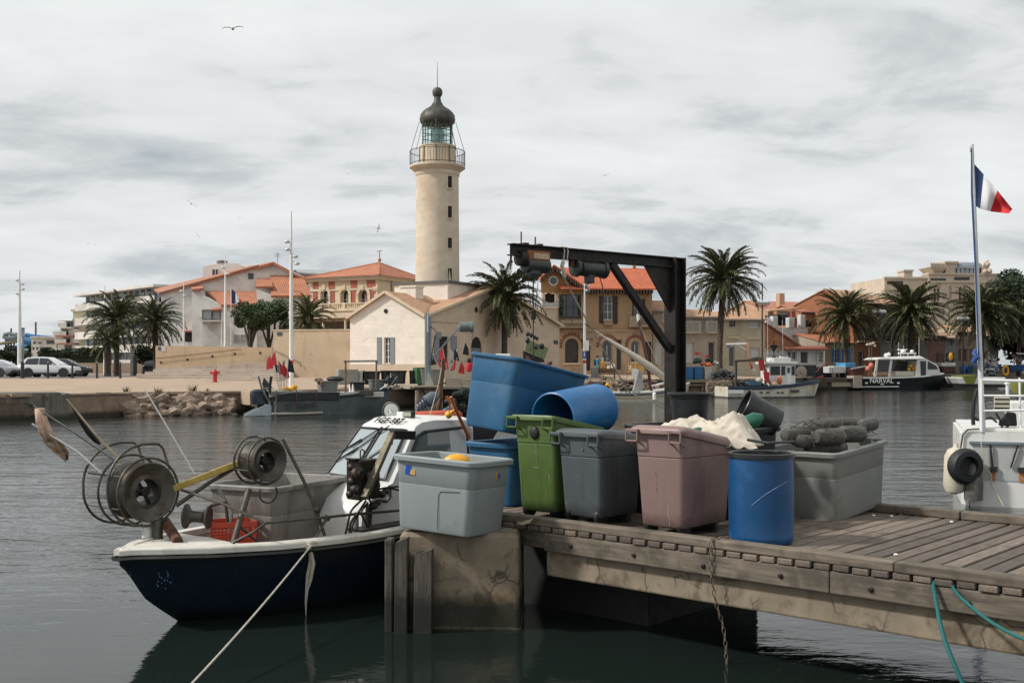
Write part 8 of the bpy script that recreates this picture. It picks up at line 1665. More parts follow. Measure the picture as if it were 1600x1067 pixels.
    t=h.thing('small_boat','small boat on stands with a maroon hull and white top right of the black boat','boat');bx(h,t,'hull',1472,573.2,1493,583,0,2.5,mat('maroon hull',(.09,.03,.028),.6,.2,3),.15);bx(h,t,'topside',1471,567,1494,573,-.1,2.6,WHITE,.1);tb(h,t,'boom',[(1473,556),(1492,562)],.08,mat('teal boom',(.03,.10,.10),.6),.5);tb(h,t,'boom_post',[(1474,568),(1471,552)],.07,IRON,.5)
    k=MB();k.ball(h.y(1486,557,.3),(.3,.25,.5),9,7);free(h,k.done('buoy',mat('yellow plastic',(.75,.36,.02),.45,.1,5)),'yellow buoy hanging over the maroon small boat','buoy')
    s=Frame.at(1494,120.0,6,0.0);t=s.thing('speed_boat','white motor boat with an olive bow cover moored beyond the flagpole','boat');k=MB();P=lambda px,py,y:s.y(px,py,y)
    k.prism([P(1494,589.5,0),P(1572,589.5,0),P(1572,601,0),P(1500,600,0)],(0,2.6,0));k.done('hull',WHITE,t,.08,1);k=MB();k.prism([P(1504,587,-.1),P(1528,586,-.1),P(1522,600,-.1),P(1511,600,-.1)],(0,2.6,0));k.done('olive_cover',mat('olive cover',(.16,.17,.03),.8,.2,3),t);bx(s,t,'dark_waterline',1492,601,1572,605.5,.1,2.4,BLACK)
    for i,(px0,px1,py0,py1,lab) in enumerate(((1511,1521.5,571,583,'blue tub on the quay left of the flagpole'),(1551,1566,569,583,'blue tub on the quay right of the flagpole'),(1578,1603,570,580,'long blue tub at the right edge of the quay'))):tub_(lab,px0,px1,py0,py1,mat('deep blue tub',(.012,.07,.17),.5,.15,3),0,h,'deep blue tubs',1.4)
    bx(h,thing('quay_kerb','pale quay kerb behind the olive covered boat','kerb',h.o,h.yaw),'kerb',1494,572,1600,584,1.8,2.4,mat('pale kerb',(.36,.32,.27),.9,.15,2))
    k=MB();GW=[mat('white gear',(.5,.5,.5),.5,.2,5),mat('grey gear',(.16,.17,.18),.6,.3,5),BLACK]
    for i in range(70):k.m(random.choice((0,0,1,1,2)));p=h.y(random.uniform(1530,1558),random.uniform(560,588),random.uniform(-.6,.6));q=random.uniform(.12,.4);k.box(p.x-q,p.x+q,p.y-.2,p.y+.2,p.z-q*.5,p.z+q*.5) if i % 2 else k.tube([p,p+Vector((random.gauss(0,.4),0,random.uniform(.3,1.2)))],.06,5)
    free(h,k.done('outboard_gear',GW),'jumble of white and grey outboards and gear beyond the flagpole','gear')
    k=MB();k.tube([h.y(1534,562,0),h.y(1542,549,0),h.y(1548,546,0),h.y(1550,552,0)],.07,6);free(h,k.done('curved_pipe',RUST),'curved brown pipe over the outboards beyond the flagpole','pipe')
    k=MB();c=h.y(1571,579,-.3);k.tube([c+Vector((.4*cos(u),0,.55*sin(u))) for u in [2*pi*j/14 for j in range(14)]],.16,7,True);free(h,k.done('yellow_ring',mat('yellow plastic',(.75,.36,.02),.45,.1,5)),'yellow life ring on the quay at the far right','life ring')
    for i,(a,b) in enumerate((((1583,555),(1597,567)),((1588,552),(1600,553)))):k=MB();k.tube([h.y(*a,0),h.y(*b,0)],.07,6);free(h,k.done('boat_pole',[mat('rose pole',(.35,.14,.12),.6),WHITEP][i]),['rose coloured pole slanting at the right edge','pale pole above the rose one at the right edge'][i],'pole')
right_gear()
# ---------------------------------------------------------------- the moored blue boat in front
def hull_rings(st,n=7,bulge=0.35):
    """st: (x, half beam, sheer z, chine half beam, chine z, keel z) from one end to the other"""
    R=[]
    for x,hb,zs,hc,zc,zk in st:
        side=[]
        for i in range(n):
            t=i/(n-1);k=t+bulge*t*(1-t)
            side.append((hb+(hc-hb)*(t**1.6),zs+(zc-zs)*t))
        side.append((hc*.5,(zc+zk)/2));side.append((0.004,zk))
        R.append([Vector((x,y,z)) for y,z in side]+[Vector((x,-y,z)) for y,z in side[::-1]])
    return R
def interp(st,x):
    for a,b in zip(st,st[1:]):
        if (a[0]-x)*(b[0]-x)<=0:
            t=0 if a[0]==b[0] else (x-a[0])/(b[0]-a[0]);return [p+(q-p)*t for p,q in zip(a,b)]
    return list(st[0] if abs(st[0][0]-x)<abs(st[-1][0]-x) else st[-1])
def dense(st,k=4):
    out=[]
    for i in range(len(st)-1):
        p0=st[max(i-1,0)];p1=st[i];p2=st[i+1];p3=st[min(i+2,len(st)-1)]
        for j in range(k):
            t=j/k;row=[p1[0]+(p2[0]-p1[0])*t]
            for a,b,c,d in list(zip(p0,p1,p2,p3))[1:]:
                row.append(0.5*(2*b+(c-a)*t+(2*a-5*b+4*c-d)*t*t+(3*b-a-3*c+d)*t**3))
            out.append(tuple(row))
    out.append(tuple(st[-1]));return out
def front_boat():
    B=Frame(-3.39*1.13,9.4*1.13,radians(50),0.0,1.13)
    t=B.thing('fishing_boat','small blue hulled fishing boat with two steel net drums and a white cabin','boat')
    st=dense([(0,.012,.70,.006,.62,.58),(.25,.23,.70,.05,.33,.25),(.6,.46,.69,.16,.10,-.02),(1.2,.70,.675,.42,-.02,-.28),(2,.84,.67,.60,-.08,-.35),(3,.85,.69,.64,-.1,-.35),(3.8,.76,.71,.6,-.1,-.3)])
    HB=mat('navy hull paint',(0.0045,0.0105,0.022),0.34,0.15,3,stain=[((0.010,0.022,0.036),2,.55,.5)],wet=(0.10,(0.006,.008,.007),.1),scratch=.25)
    m=MB();m.rings(hull_rings(st,8,.5),closed=False);m.done('hull',HB,t,angle=60)
    # pale scuff near the stem
    mk=MB()
    for i in range(16):
        x=.30+random.uniform(-.05,.08);z=.42+random.uniform(-.09,.07);r=interp(st,x)
        tt=min(1,max(0,(r[2]-z)/(r[2]-r[4])));y=r[1]+(r[3]-r[1])*tt**1.6+.004
        d=Vector((random.uniform(-.3,.5),0,random.uniform(.5,1))).normalized()*random.uniform(.02,.05)
        mk.bar((x,-y,z),(x+d.x,-y-.003-.18*max(0,d.x),z+d.z),.006,.006)
    tag(mk.done('paint_scuff',mat('blue scuff',(.10,.22,.42),.6),t),kind='stuff')
    # gunwale, both sides, and fore deck
    for s in (-1,1):
        R=[]
        for r in st:
            x,hb,z=r[0],r[1],r[2];o=.035;i_=-.10
            R.append([Vector((x-.03*(x<.01),s*(hb+o),z-.035)),Vector((x-.03*(x<.01),s*(hb+o),z+.012)),Vector((x,s*(hb+o-.02),z+.03)),Vector((x,s*max(0.0,hb+i_),z+.03)),Vector((x,s*max(0.0,hb+i_),z-.035))])
        m=MB();m.rings(R,smooth=False);m.done('gunwale',mat('worn white paint',(.62,.59,.52),.5,.12,5,.003,30,stain=[((.30,.24,.17),4,.58,.5)],drip=((.2,.11,.05),7,.62,.6)),t,.008,2)
        R=[]
        for r in st:R.append([Vector((r[0]-.035*(r[0]<.01),s*(r[1]+.04*cos(a)+.028),r[2]-.062+.022*sin(a))) for a in [i*pi/3 for i in range(6)]])
        m=MB();m.rings(R);m.done('rubbing_strake',BLACK,t)
    m=MB();V=[r for r in st if r[0]<=1.0]
    R=[[Vector((r[0],-max(.003,r[1]-.04),r[2]+.012)),Vector((r[0],0,r[2]+.035)),Vector((r[0],max(.003,r[1]-.04),r[2]+.012))] for r in V]
    m.rings(R,closed=False);m.box(V[-1][0],V[-1][0]+.02,-V[-1][1]+.1,V[-1][1]-.1,.36,V[-1][2]+.02);m.done('fore_deck',_m['worn white paint'],t)
    INN=mat('grimy inner paint',(.42,.36,.30),.6,.2,4,stain=((.16,.12,.08),3,.54,.6))
    m=MB()
    for s in (-1,1):
        R=[[Vector((r[0],s*(r[1]-.085),r[2]+.02)),Vector((r[0],s*(r[1]-.12),.36))] for r in st if r[0]>=.95]
        m.rings(R,closed=False)
    m.rings([[Vector((r[0],-(r[1]-.115),.37)),Vector((r[0],r[1]-.115,.37))] for r in st if r[0]>=.95],closed=False);m.done('cockpit_liner',INN,t)
    m=MB();m.box(3.74,3.80,-.74,.74,.0,.70);m.done('transom',INN,t)
    # drum haulers
    def drum(nm,c,R,depth,lab,inner=.45,cage=True):
        d=MB();X=TR(c[0],c[1],c[2],rx=pi/2)          # local z of the lathe points to -y (towards the dock side)
        prof=[(R*inner,.02),(R*.60,.005),(R*.86,.045),(R,.075),(R*1.03,.07),(R*1.03,.055),(R*.93,.02),(R*.80,-.02),(R*.76,-depth*.5),(R*.80,-depth+.03),(R*.98,-depth-.02),(R,-depth-.06),(R*.96,-depth-.06),(R*.6,-depth),(R*inner,-depth)]
        d.lathe(prof,40,X,cap0=False,cap1=False);dr=d.done(nm,STEEL,t,angle=30)
        d=MB();d.X=X;d.lathe([(R*inner,.018),(R*inner,-depth)],28,None,False,False)
        for k in range(4):
            a=k*pi/2+.5;d.bar((0,0,-.05),(R*inner*cos(a),R*inner*sin(a),-.05),.03,.02,(0,0,1))
        d.lathe([(.045,-depth),(.045,.0),(.03,.012)],14);d.done('hub',IRON,dr)
        return dr
    def ring(pts,r,parent,name='guard_ring',loop=True,m_=STEEL):
        d=MB();d.tube(pts,r,8,loop);d.done(name,m_,parent)
    circ=lambda c,R,y,a0=0,a1=360,n=40:[Vector((c[0]+R*cos(radians(a0+(a1-a0)*i/n)),y,c[2]+R*sin(radians(a0+(a1-a0)*i/n)))) for i in range(n if a1-a0==360 else n+1)]
    c1=B.y(228,768,.34);c1=(c1.x,.34,c1.z);R1=.265
    d1=drum('net_drum',c1,R1,.17,'')
    ring(circ(c1,R1+.045,.30),.012,d1);ring(circ(c1,R1+.06,.60),.012,d1)
    # hoops that bend up and back over the drum
    for y,cpx,k in ((.44,0,1.0),(.86,0,1.0)):
        P=[]
        for i in range(27):
            a=radians(-68-215*i/26);rr=R1+(.055 if y<.6 else .06)+.12*max(0,(i-14)/12)*(1 if y<.6 else .9)
            P.append(Vector((c1[0]+rr*cos(a)*1.0,y,c1[2]+rr*sin(a))))
        e=P[-1];P+=[e+Vector((.09,.0,-.005)),e+Vector((.13,-.02,-.05)),e+Vector((.14,-.06,-.16)),e+Vector((.15,-.1,-.24))]
        ring(P,.0125,d1,'guard_hoop',False)
    for a in (150,205,250,320,20):
        x,z=cos(radians(a)),sin(radians(a));r=R1+.052
        ring([(c1[0]+r*x,.30,c1[2]+r*z),(c1[0]+r*x,.60 if a in (320,20) else .86,c1[2]+r*z)],.008,d1,'spacer_rod',False)
    c2=B.y(415,720,-.40);c2=(c2.x,-.40,c2.z);R2=.185
    d2=drum('net_drum',c2,R2,.12,'')
    ring(circ(c2,R2+.03,-.42),.011,d2);ring(circ(c2,R2+.035,-.22),.011,d2)
    for a in range(0,360,40):
        x,z=cos(radians(a)),sin(radians(a));r=R2+.032
        ring([(c2[0]+r*x,-.42,c2[2]+r*z),(c2[0]+r*x,-.22,c2[2]+r*z)],.006,d2,'spacer_rod',False)
    YEL=mat('worn yellow paint',(.36,.25,.05),.6,.25,6,.002,40,stain=[((.12,.08,.03),6,.56,.8),((.3,.28,.22),4,.62,.6)])
    m=MB();a=B.y(272,763,.30);b2=B.y(392,716,-.2);m.bar(a,b2,.07,.06);m.done('yellow_arm',YEL,t,.008,2)
    def pipe(name,pts,r=.014,m_=STEEL):
        k=MB();k.tube(pts,r,8);return k.done(name,m_,t)
    yv=lambda px,py,y:B.y(px,py,y)
    pipe('support_pipe',[yv(275,790,.25),yv(330,752,.1),yv(372,728,-.1)],.02)
    pipe('drum_post',[yv(364,850,-.36),yv(389,764,-.32)],.030);pipe('drum_post',[yv(404,848,-.30),yv(372,820,-.34)],.014)
    m=MB();ps=[Vector((c2[0]+.10*cos(x),-.44,c2[2]-R2-.11+.09*sin(x))) for x in [radians(150+240*i/16) for i in range(17)]];m.tube(ps,.008,6);m.done('hose_loop',BLACK,t)
    # posts under the bow drum
    for px,py,r,h,m_,y in ((231,842,.052,.22,WHITEP,.44),(246,843,.05,.25,STEEL,.36)):
        p=B.z(px,py,.70);m=MB();m.lathe([(r*1.05,0),(r,.01),(r,h)],18,TR(p.x,p.y,.70));m.done('bow_post',m_,t)
    pipe('slanted_strut',[B.z(278,846,.73),yv(258,815,.36)],.05,RUST)
    # bow fairlead spool
    m=MB();a=yv(290,806,.16);b2=yv(327,808,-.02);ax=(b2-a).normalized();q=ax.to_track_quat('Z','Y').to_matrix().to_4x4();Ls=(b2-a).length
    R=.115
    m.lathe([(.03,-.012),(R*.8,-.012),(R,.0),(R,.012),(R*.7,.03),(R*.48,.06),(R*.45,Ls*.5),(R*.48,Ls-.06),(R*.7,Ls-.03),(R*.95,Ls-.012),(R*.95,Ls),(R*.8,Ls-.004),(R*.5,Ls-.02),(.03,Ls-.02)],28,Matrix.Translation(a) @ q);m.done('fairlead_spool',STEEL,t,angle=35)
    pipe('spool_bracket',[yv(330,790,.1),yv(352,784,.12),yv(356,815,.12)],.016)
    m=MB()
    base=yv(326,772,.35)
    for i in range(26):
        v=Vector((random.gauss(0,.05),random.gauss(0,.045),random.gauss(0,.05)));m.ball(base+v,(.045,.04,.035),7,5)
    tag(m.done('net_bundle',BLACK),'black bundle of net behind the bow spool of the blue boat','net')
    pipe('bracket',[yv(342,765,.3),yv(362,800,.2),yv(356,842,.15)],.02,GALV)
    # long poles over the bow
    def pole(label,pts,r,m_,extra=None):
        k=MB();k.tube(pts,r,7);o=k.done('marker_pole',m_);tag(o,label,'pole','poles over the bow of the blue boat');return o
    pole('weathered pole over the bow with a frayed tan rag at its tip',[B.w(*yv(52,634,.95)),B.w(*yv(110,672,.82)),B.w(*yv(185,722,.62))],[.008,.010,.011],GALV)
    pole('lower white tipped pole sticking out over the bow',[B.w(*yv(50,662,.95)),B.w(*yv(120,705,.8)),B.w(*yv(165,745,.62))],[.009,.011,.011],WHITEP)
    o=pole('pole over the bow with a furled black flag',[B.w(*yv(104,623,.9)),B.w(*yv(150,680,.78)),B.w(*yv(192,722,.6))],[.009,.012,.012],mat('varnished pole',(.42,.32,.2),.5,.3,8))
    k=MB();k.tube([B.w(*yv(113,633,.9)),B.w(*yv(124,652,.9)),B.w(*yv(140,676,.87)),B.w(*yv(150,688,.86)),B.w(*yv(156,694,.86))],[.014,.03,.036,.028,.010],9)
    tag(k.done('furled_flag',BLACK),'black flag furled round a pole over the bow','flag')
    o=pole('thin white rod slanting up from the yellow arm of the blue boat',[B.w(*yv(226,608,.15)),B.w(*yv(262,668,.05)),B.w(*yv(304,740,0))],[.006,.008,.008],WHITEP)
    k=MB();base=[(62,640),(66,660),(72,676),(84,690),(98,706),(104,718)];wd=[5,10,15,20,16,3]
    for q in range(34):# shreds of frayed cloth, each its own curl
        f=random.uniform(-1,1);e=random.randint(3,6);Rg=[];yo=random.uniform(-.06,.06)
        for n_,((px,py),w_) in enumerate(list(zip(base,wd))[:e]):
            c=px+w_*.55*f+random.uniform(-2,2);hw=max(.5,3.6*(1-n_/e)+.8);Rg.append([B.w(*yv(c-hw,py+random.uniform(-3,3),.95+yo)),B.w(*yv(c+hw,py+random.uniform(-3,3),.95+yo+random.uniform(-.04,.04)))])
        k.rings(Rg,closed=False)
    k.rings(Rg,closed=False);o=k.done('rag',mat('tan frayed cloth',(.62,.43,.31),.95,.25,20,.004,120));sd=o.modifiers.new('t','SOLIDIFY');sd.thickness=.003
    tag(o,'frayed tan rag hanging from a pole tip over the bow','rag')
    # rails on the near side
    Y=-.70
    pipe('guard_rail',[yv(283,765,.2),yv(345,785,-.25),yv(400,810,-.6),yv(414,817,Y),yv(470,812,Y),yv(555,803,Y),yv(640,796,Y)],.014)
    pipe('guard_rail',[yv(414,818,Y),yv(395,832,Y),yv(364,848,-.58)],.014)
    pipe('stay_pipe',[yv(442,686,-.40),yv(475,752,-.55),yv(497,806,-.66),yv(507,836,-.66)],.016)
    pipe('stay_pipe',[yv(511,808,Y),yv(490,846,-.66)],.014)
    for px,py in ((495,796),(511,809)):
        p=yv(px,py,Y+.03);m=MB();m.lathe([(.03,-.02),(.034,0),(.03,.02)],12,Matrix.Translation(p) @ Matrix.Rotation(.6,4,'Y'));m.done('pipe_clamp',STEEL,t)
    # tub inside the boat
    # cabin
    cab=MB();prof=[  # x, z, half width
        (2.28,.36,.50),(2.30,.80,.52),(2.42,.96,.53),(2.62,1.07,.53),(2.72,1.10,.52),(3.16,1.655,.41),(3.26,1.715,.40),(3.45,1.735,.41),(4.0,1.72,.44)]
    def section(x,z,hw,x_aft):
        return None
    # skin: left side, front, right side, roof from a swept outline
    zb=.36;outline=prof
    n=len(outline);L_=[Vector((x,hw+.0,z)) for x,z,hw in outline];R_=[Vector((x,-hw,z)) for x,z,hw in outline]
    mid=[]
    Rr=[]
    for (x,z,hw) in outline:
        row=[]
        for i in range(9):
            s=i/8*2-1;bul=.09 if z<1.12 else (.05 if z<1.66 else .0)
            crown=.03*(1-s*s) if z>1.66 else 0
            row.append(Vector((x-bul*(1-s*s)+(.03 if abs(s)==1 else 0),hw*s,z+crown-(.02 if abs(s)==1 and z>1.66 else 0))))
        Rr.append(row)
    WC=WHITE
    cab.rings(Rr,closed=False)
    for s in (-1,1):
        low=[Vector((x+.03,s*(.56 if x>2.3 else hw),zb)) for x,z,hw in outline]
        top=[Rr[k][8 if s>0 else 0] for k in range(n)]
        for k in range(1,n-1):
            a,b2,c,d=low[k],low[k+1],top[k+1],top[k]
            cab.add([a,b2,c,d],[(0,1,2,3)],False)
    cab.box(3.98,4.0,-.5,.5,.36,1.70)
    cb=cab.done('cabin',WC,t,angle=50)
    # windscreen on the sloping front: two panes
    FR=mat('black window seal',(.015,.015,.015),.5)
    a0,a1=outline[4],outline[5]
    def fp(u,v,off=.012):# u across -1..1, v up 0..1 on the sloping front
        x=a0[0]+(a1[0]-a0[0])*v;z=a0[1]+(a1[1]-a0[1])*v;hw=a0[2]+(a1[2]-a0[2])*v;bul=.09+(.05-.09)*v
        return Vector((x-bul*(1-u*u)-off*.8,hw*u,z+off*.6))
    for u0,u1 in ((-.86,-.06),(.02,.88)):
        k=MB();us=[u0+(u1-u0)*i/6 for i in range(7)]
        Rg=[[fp(u,v,.010) for u in us] for v in (.06,.5,.93)];k.rings(Rg,closed=False)
        w_=k.done('windscreen',glass_mat('cabin glass',(.30,.34,.35),.03,0.0),cb)
        k=MB();loop_=[fp(u,.06,.014) for u in us]+[fp(us[-1],v,.014) for v in (.3,.6,.93)]+[fp(u,.93,.014) for u in us[::-1]]+[fp(us[0],v,.014) for v in (.6,.3)]
        k.tube(loop_,.014,6,True);k.done('window_seal',FR,w_)
    # side window
    for s in (-1,1):
        pz=lambda x,z:Vector((x,s*((.56+(.41-.56)*(z-.36)/(1.70-.36))+.012),z))
        P=[pz(2.98,1.16),pz(3.9,1.16),pz(3.95,1.20),pz(3.95,1.58),pz(3.9,1.62),pz(3.30,1.60),pz(3.2,1.56),pz(3.08,1.38),pz(2.95,1.2)]
        k=MB();k.add(P,[tuple(range(len(P)))],False);w_=k.done('side_window',glass_mat('side glass',(.16,.17,.15),.05,0.0),cb)
        k=MB();k.tube([p+Vector((0,s*.004,0)) for p in P],.018,6,True);k.done('window_seal',FR,w_)
        k=MB();k.tube([pz(3.12,1.24)+Vector((0,s*.03,0)),pz(3.13,1.31)+Vector((0,s*.04,0)),pz(3.4,1.31)+Vector((0,s*.04,0)),pz(3.42,1.24)+Vector((0,s*.03,0))],.016,6);k.done('grab_handle',GALV,cb)
        k=MB();q=pz(2.62,.93)+Vector((0,s*.0,0));k.lathe([(.0,.012),(.08,.012),(.09,0)],18,Matrix.Translation(q) @ Matrix.Rotation(-s*pi/2,4,'X'));k.done('porthole',FR,cb)
    for y0,y1,v0,v1 in ((.16,.33,.95,.55),(-.06,.24,.98,.40)):
        k=MB();k.bar(fp(-.25+y0,v0,.035),fp(y1+.3,v1,.03),.014,.012);k.bar(fp(y1+.1,v1+.16,.028),fp(y1+.62,v1-.12,.028),.018,.012);k.done('wiper',BLACK,cb)
    # things on the roof
    INK=mat('black lettering',(.02,.02,.022),.6)
    rx=Vector((0.0,-1,0.0));p=Vector((3.17,-.03,1.692));up=Vector((.80,0,.60))
    text('FGF 387',.118,facing(p+Vector((-.51,0,.86))*.022,rx,up),cb,mat('ink',(.008,.008,.009),.9,0,spec=.1),spacing=1.05,shear=.1,off=.003)
    k=MB();k.box(3.30,3.40,-.10,.0,1.74,1.80);k.done('lamp_bracket',WHITEP,cb,.006,1)
    k=MB();k.box(3.28,3.34,-.26,-.12,1.745,1.815);wk=k.done('work_lamp',BLACKP,cb,.006,1)
    k=MB();k.box(3.274,3.279,-.25,-.13,1.757,1.803);k.done('lens',mat('grey lens',(.35,.35,.27),.2),wk)
    sp=MB();q=B.y(612,642,.12);Mx=Matrix.Translation(q) @ Matrix.Rotation(radians(-90),4,'Y') @ Matrix.Rotation(radians(25),4,'X')
    sp.lathe([(.02,-.09),(.075,-.06),(.10,.0),(.105,.03),(.095,.035),(.085,.01),(.05,-.04)],22,Mx);so=sp.done('search_light',STEEL,t)
    k=MB();k.lathe([(.0,-.02),(.05,-.015),(.085,.012)],18,Mx);k.ball(q+Vector((-.02,0,0)),.025,8,6);k.done('reflector',mat('bright reflector',(.75,.75,.7),.12,metal=1.0),so)
    pipe('search_light_stem',[q+Vector((.02,0,-.07)),Vector((q.x+.02,q.y,1.70))],.014)
    # rolled life raft bag and orange pipe on the roof
    a=B.y(622,653,.12);b2=B.y(722,648,-.25)
    k=MB();d=(b2-a);Pn=[a,a+d*.06,a+d*.12,a+d*.5,a+d*.9,a+d*.96,b2];k.tube(Pn,[.02,.05,.062,.062,.06,.045,.02],12)
    tag(k.done('orange_roll',mat('faded orange fabric',(.52,.10,.05),.75,.2,5,.003,40,stain=((.6,.3,.2),4,.6,.5))),'faded orange rolled bag lashed on the boat cabin roof','bag').matrix_world=B.M()
    OR=mat('rusty orange paint',(.38,.11,.03),.6,.3,10,stain=((.12,.04,.02),5,.55,.7))
    k=MB();k.tube([B.w(*yv(704,620,-.5)),B.w(*yv(713,642,-.5)),B.w(*yv(733,684,-.5))],.022,8);tag(k.done('davit_pipe',OR),'rusty orange pipe slanting down beside the blue tub','pipe')
    k=MB();k.lathe([(.03,0),(.045,.02),(.045,.06),(.02,.075),(.016,.13)],12,Matrix.Translation(B.w(*yv(697,651,-.45))) @ Matrix.Rotation(.9,4,'Y'));tag(k.done('yellow_valve',mat('yellow plastic',(.75,.36,.02),.45,.1,5)),'yellow plastic valve between the orange roll and pipe','valve')
    k=MB();k.tube([B.w(*yv(670,655,-.2)),B.w(*yv(684,605,-.2)),B.w(*yv(690,575,-.2))],.006,6);tag(k.done('white_line',ROPE),'thin white line rising steeply from the cabin roof','line')
    # hydraulic hauler with its hoses
    hz=lambda px,py,y=-.62:B.y(px,py,y)
    c=hz(561,738);HY_=mat('oily machinery',(.022,.017,.013),.45,.5,14,.006,25,.3,stain=[((.12,.05,.02),7,.56,.8),((.05,.09,.08),6,.64,.6)])
    k=MB();p0=hz(551,718);p1=hz(584,777);k.box(p0.x,p1.x,-.72,-.52,p1.z,p0.z);hb_=k.done('hauler_body',HY_,t,.02,2)
    for s,(px,py,rr) in enumerate(((560,740,.07),(578,745,.06),(556,765,.05),(575,768,.055))):
        k=MB();q=hz(px,py,-.73);k.lathe([(rr,-.03),(rr,.02),(rr*.6,.035),(rr*.5,.05)],14,Matrix.Translation(q) @ Matrix.Rotation(pi/2,4,'X'));k.done('hydraulic_motor',HY_,hb_,.004,1)
    k=MB();a,b2=hz(547,717),hz(590,719);k.bar(a,b2,.15,.02);k.done('top_plate',HY_,t,.004,1)
    for px,py,r in ((548,730,.03),(549,752,.035),(586,735,.04),(588,758,.035),(546,772,.03)):k=MB();k.ball(hz(px,py,-.66),(r,r*1.4,r*1.2),8,6);k.done('valve_knob',HY_,hb_)
    k=MB();a=hz(566,716);k.tube([a+Vector((-.025,0,0)),a+Vector((-.025,0,.075)),a+Vector((0,0,.09)),a+Vector((.025,0,.075)),a+Vector((.025,0,0))],.008,6);k.done('lifting_eye',STEEL,t)
    k=MB();a,b2=hz(569,778,-.82),hz(613,677,-.70);k.bar(a,b2,.07,.05);k.done('hauler_arm',mat('dirty olive steel',(.13,.11,.07),.55,.35,8,.002,40,.4,stain=((.05,.035,.02),5,.52,.7)),t,.006,1)
    k=MB();a,b2=hz(572,718,-.6),hz(612,692,-.5);k.bar(a,b2,.035,.02);k.done('arm_stay',GALV,t)
    k=MB();a,b2=hz(612,679,-.66),hz(646,680,-.66);k.bar(a,b2,.08,.09);k.done('arm_head',IRON,t,.006,1)
    k=MB();k.tube([hz(592,782),hz(604,783),hz(609,776),hz(609,758)],.018,8);k.done('bent_pipe',STEEL,t)
    k=MB()
    for px,py,r in ((596,772,.05),(602,768,.04),(590,785,.04),(583,790,.05)):k.ball(hz(px,py,-.68),(r,r,r*.8),8,6)
    k.done('valve_block',HY_,t)
    pipe('hauler_post',[hz(577,788),hz(574,834)],.035,HY_);pipe('hauler_post',[hz(557,800),hz(557,834)],.022,GALV)
    k=MB();k.box(hz(558,834).x-.1,hz(610,834).x+.15,-.80,-.58,.70,.72);k.done('foot_plate',IRON,t)
    for i,pts in enumerate((((566,780),(548,797),(541,830),(536,846)),((572,782),(560,800),(548,815),(546,832)),((575,785),(563,800),(572,818),(583,836)),((580,786),(572,770),(600,762),(632,759)),((600,762),(618,764),(634,770)),((562,800),(552,815),(549,833)))):
        k=MB();P=[hz(px,py,-.74+.02*i) for px,py in pts];Q=[]
        for j in range(len(P)-1):
            for s in range(4):Q.append(P[j].lerp(P[j+1],s/4))
        Q.append(P[-1]);Q=[Q[0]]+[(Q[j-1]+Q[j]*2+Q[j+1])/4 for j in range(1,len(Q)-1)]+[Q[-1]]
        k.tube(Q,.011,6);k.done('hydraulic_hose',BLACK,t)
    # mooring line with its knot
    k=MB();kn=B.w(*yv(487,851,-.80));e=G(300,1067,.14)
    k.tube(sag(kn,e,12,.03)+[e+(e-kn)*.25],.009,8);tag(k.done('mooring_line',ROPE),'pale mooring line from the boat rail down across the dark water','rope')
    k=MB()
    for i in range(9):a=i*.8;k.ball(kn+Vector((.035*cos(a),-.02,.03*sin(a*1.3))),(.03,.025,.022),7,5)
    Pt=[W(484,852,11.35),W(487,875,11.35),W(482,897,11.36),W(480,915,11.36),W(478,940,11.37),W(478,962,11.37)]
    k.tube(Pt,[.022,.03,.026,.02,.012,.004],8)
    k.tube([W(484,852,11.3),W(490,880,11.3),W(486,905,11.3),W(482,920,11.3)],[.014,.018,.014,.004],7)
    tag(k.done('rope_knot',ROPE),'frayed rope knot hanging from the rail of the blue boat','rope')
    # tub and crate in the boat
    p=B.w(1.97,.33,.38)
    shell('fish_tub','dirty grey tub standing inside the blue boat behind the net drum','tub',TUBG3,1.36,.93,.86,p,B.yaw+radians(14),flare=.93,r=.07,rim=.04)
    o=[x for x in bpy.data.objects if x.name.startswith('fish_tub')][-1]
    RED=mat('orange red crate',(.55,.065,.025),.5,.12,6,stain=((.3,.05,.03),5,.6,.5))
    a=yv(334,818,.12);b2=yv(404,818,-.10)
    c=thing('fish_crate','orange red perforated crate at the foot of the net drum post','crate',B.w((a.x+b2.x)/2,.06,.60),B.yaw+radians(-32))
    L,w_,h=(Vector(a)-Vector(b2)).length*1.1,.34,.265
    k=MB()
    for s in (-1,1):
        for i in range(12):x=-L/2+L*i/11;k.box(x-.006,x+.006,s*w_/2-.006,s*w_/2+.006,0,h)
        for i in range(8):y=-w_/2+w_*i/7;k.box(s*L/2-.006,s*L/2+.006,y-.006,y+.006,0,h)
        for z in (.015,.05,.085,.12,.155):k.box(-L/2,L/2,s*w_/2-.0075,s*w_/2+.0075,z-.008,z+.008);k.box(s*L/2-.0075,s*L/2+.0075,-w_/2,w_/2,z-.0079,z+.0079)
    tag(k.done('side_lattice',RED,c),kind='stuff')
    k=MB();k.rings([rrect(L+.01,w_+.01,.03,h-.055),rrect(L+.03,w_+.03,.03,h-.05),rrect(L+.03,w_+.03,.03,h),rrect(L-.02,w_-.02,.02,h),rrect(L-.02,w_-.02,.02,h-.055)],cap0=False,cap1=False);k.done('rim',RED,c)
    k=MB();k.box(-L/2+.01,L/2-.01,-w_/2+.01,w_/2-.01,.002,.012);k.done('floor',RED,c)
    # name board inside the bow
    text('AB',.07,facing(B.y(352,846,.02),(1,-.12,0),(0,0,1)),t,INK)
front_boat()
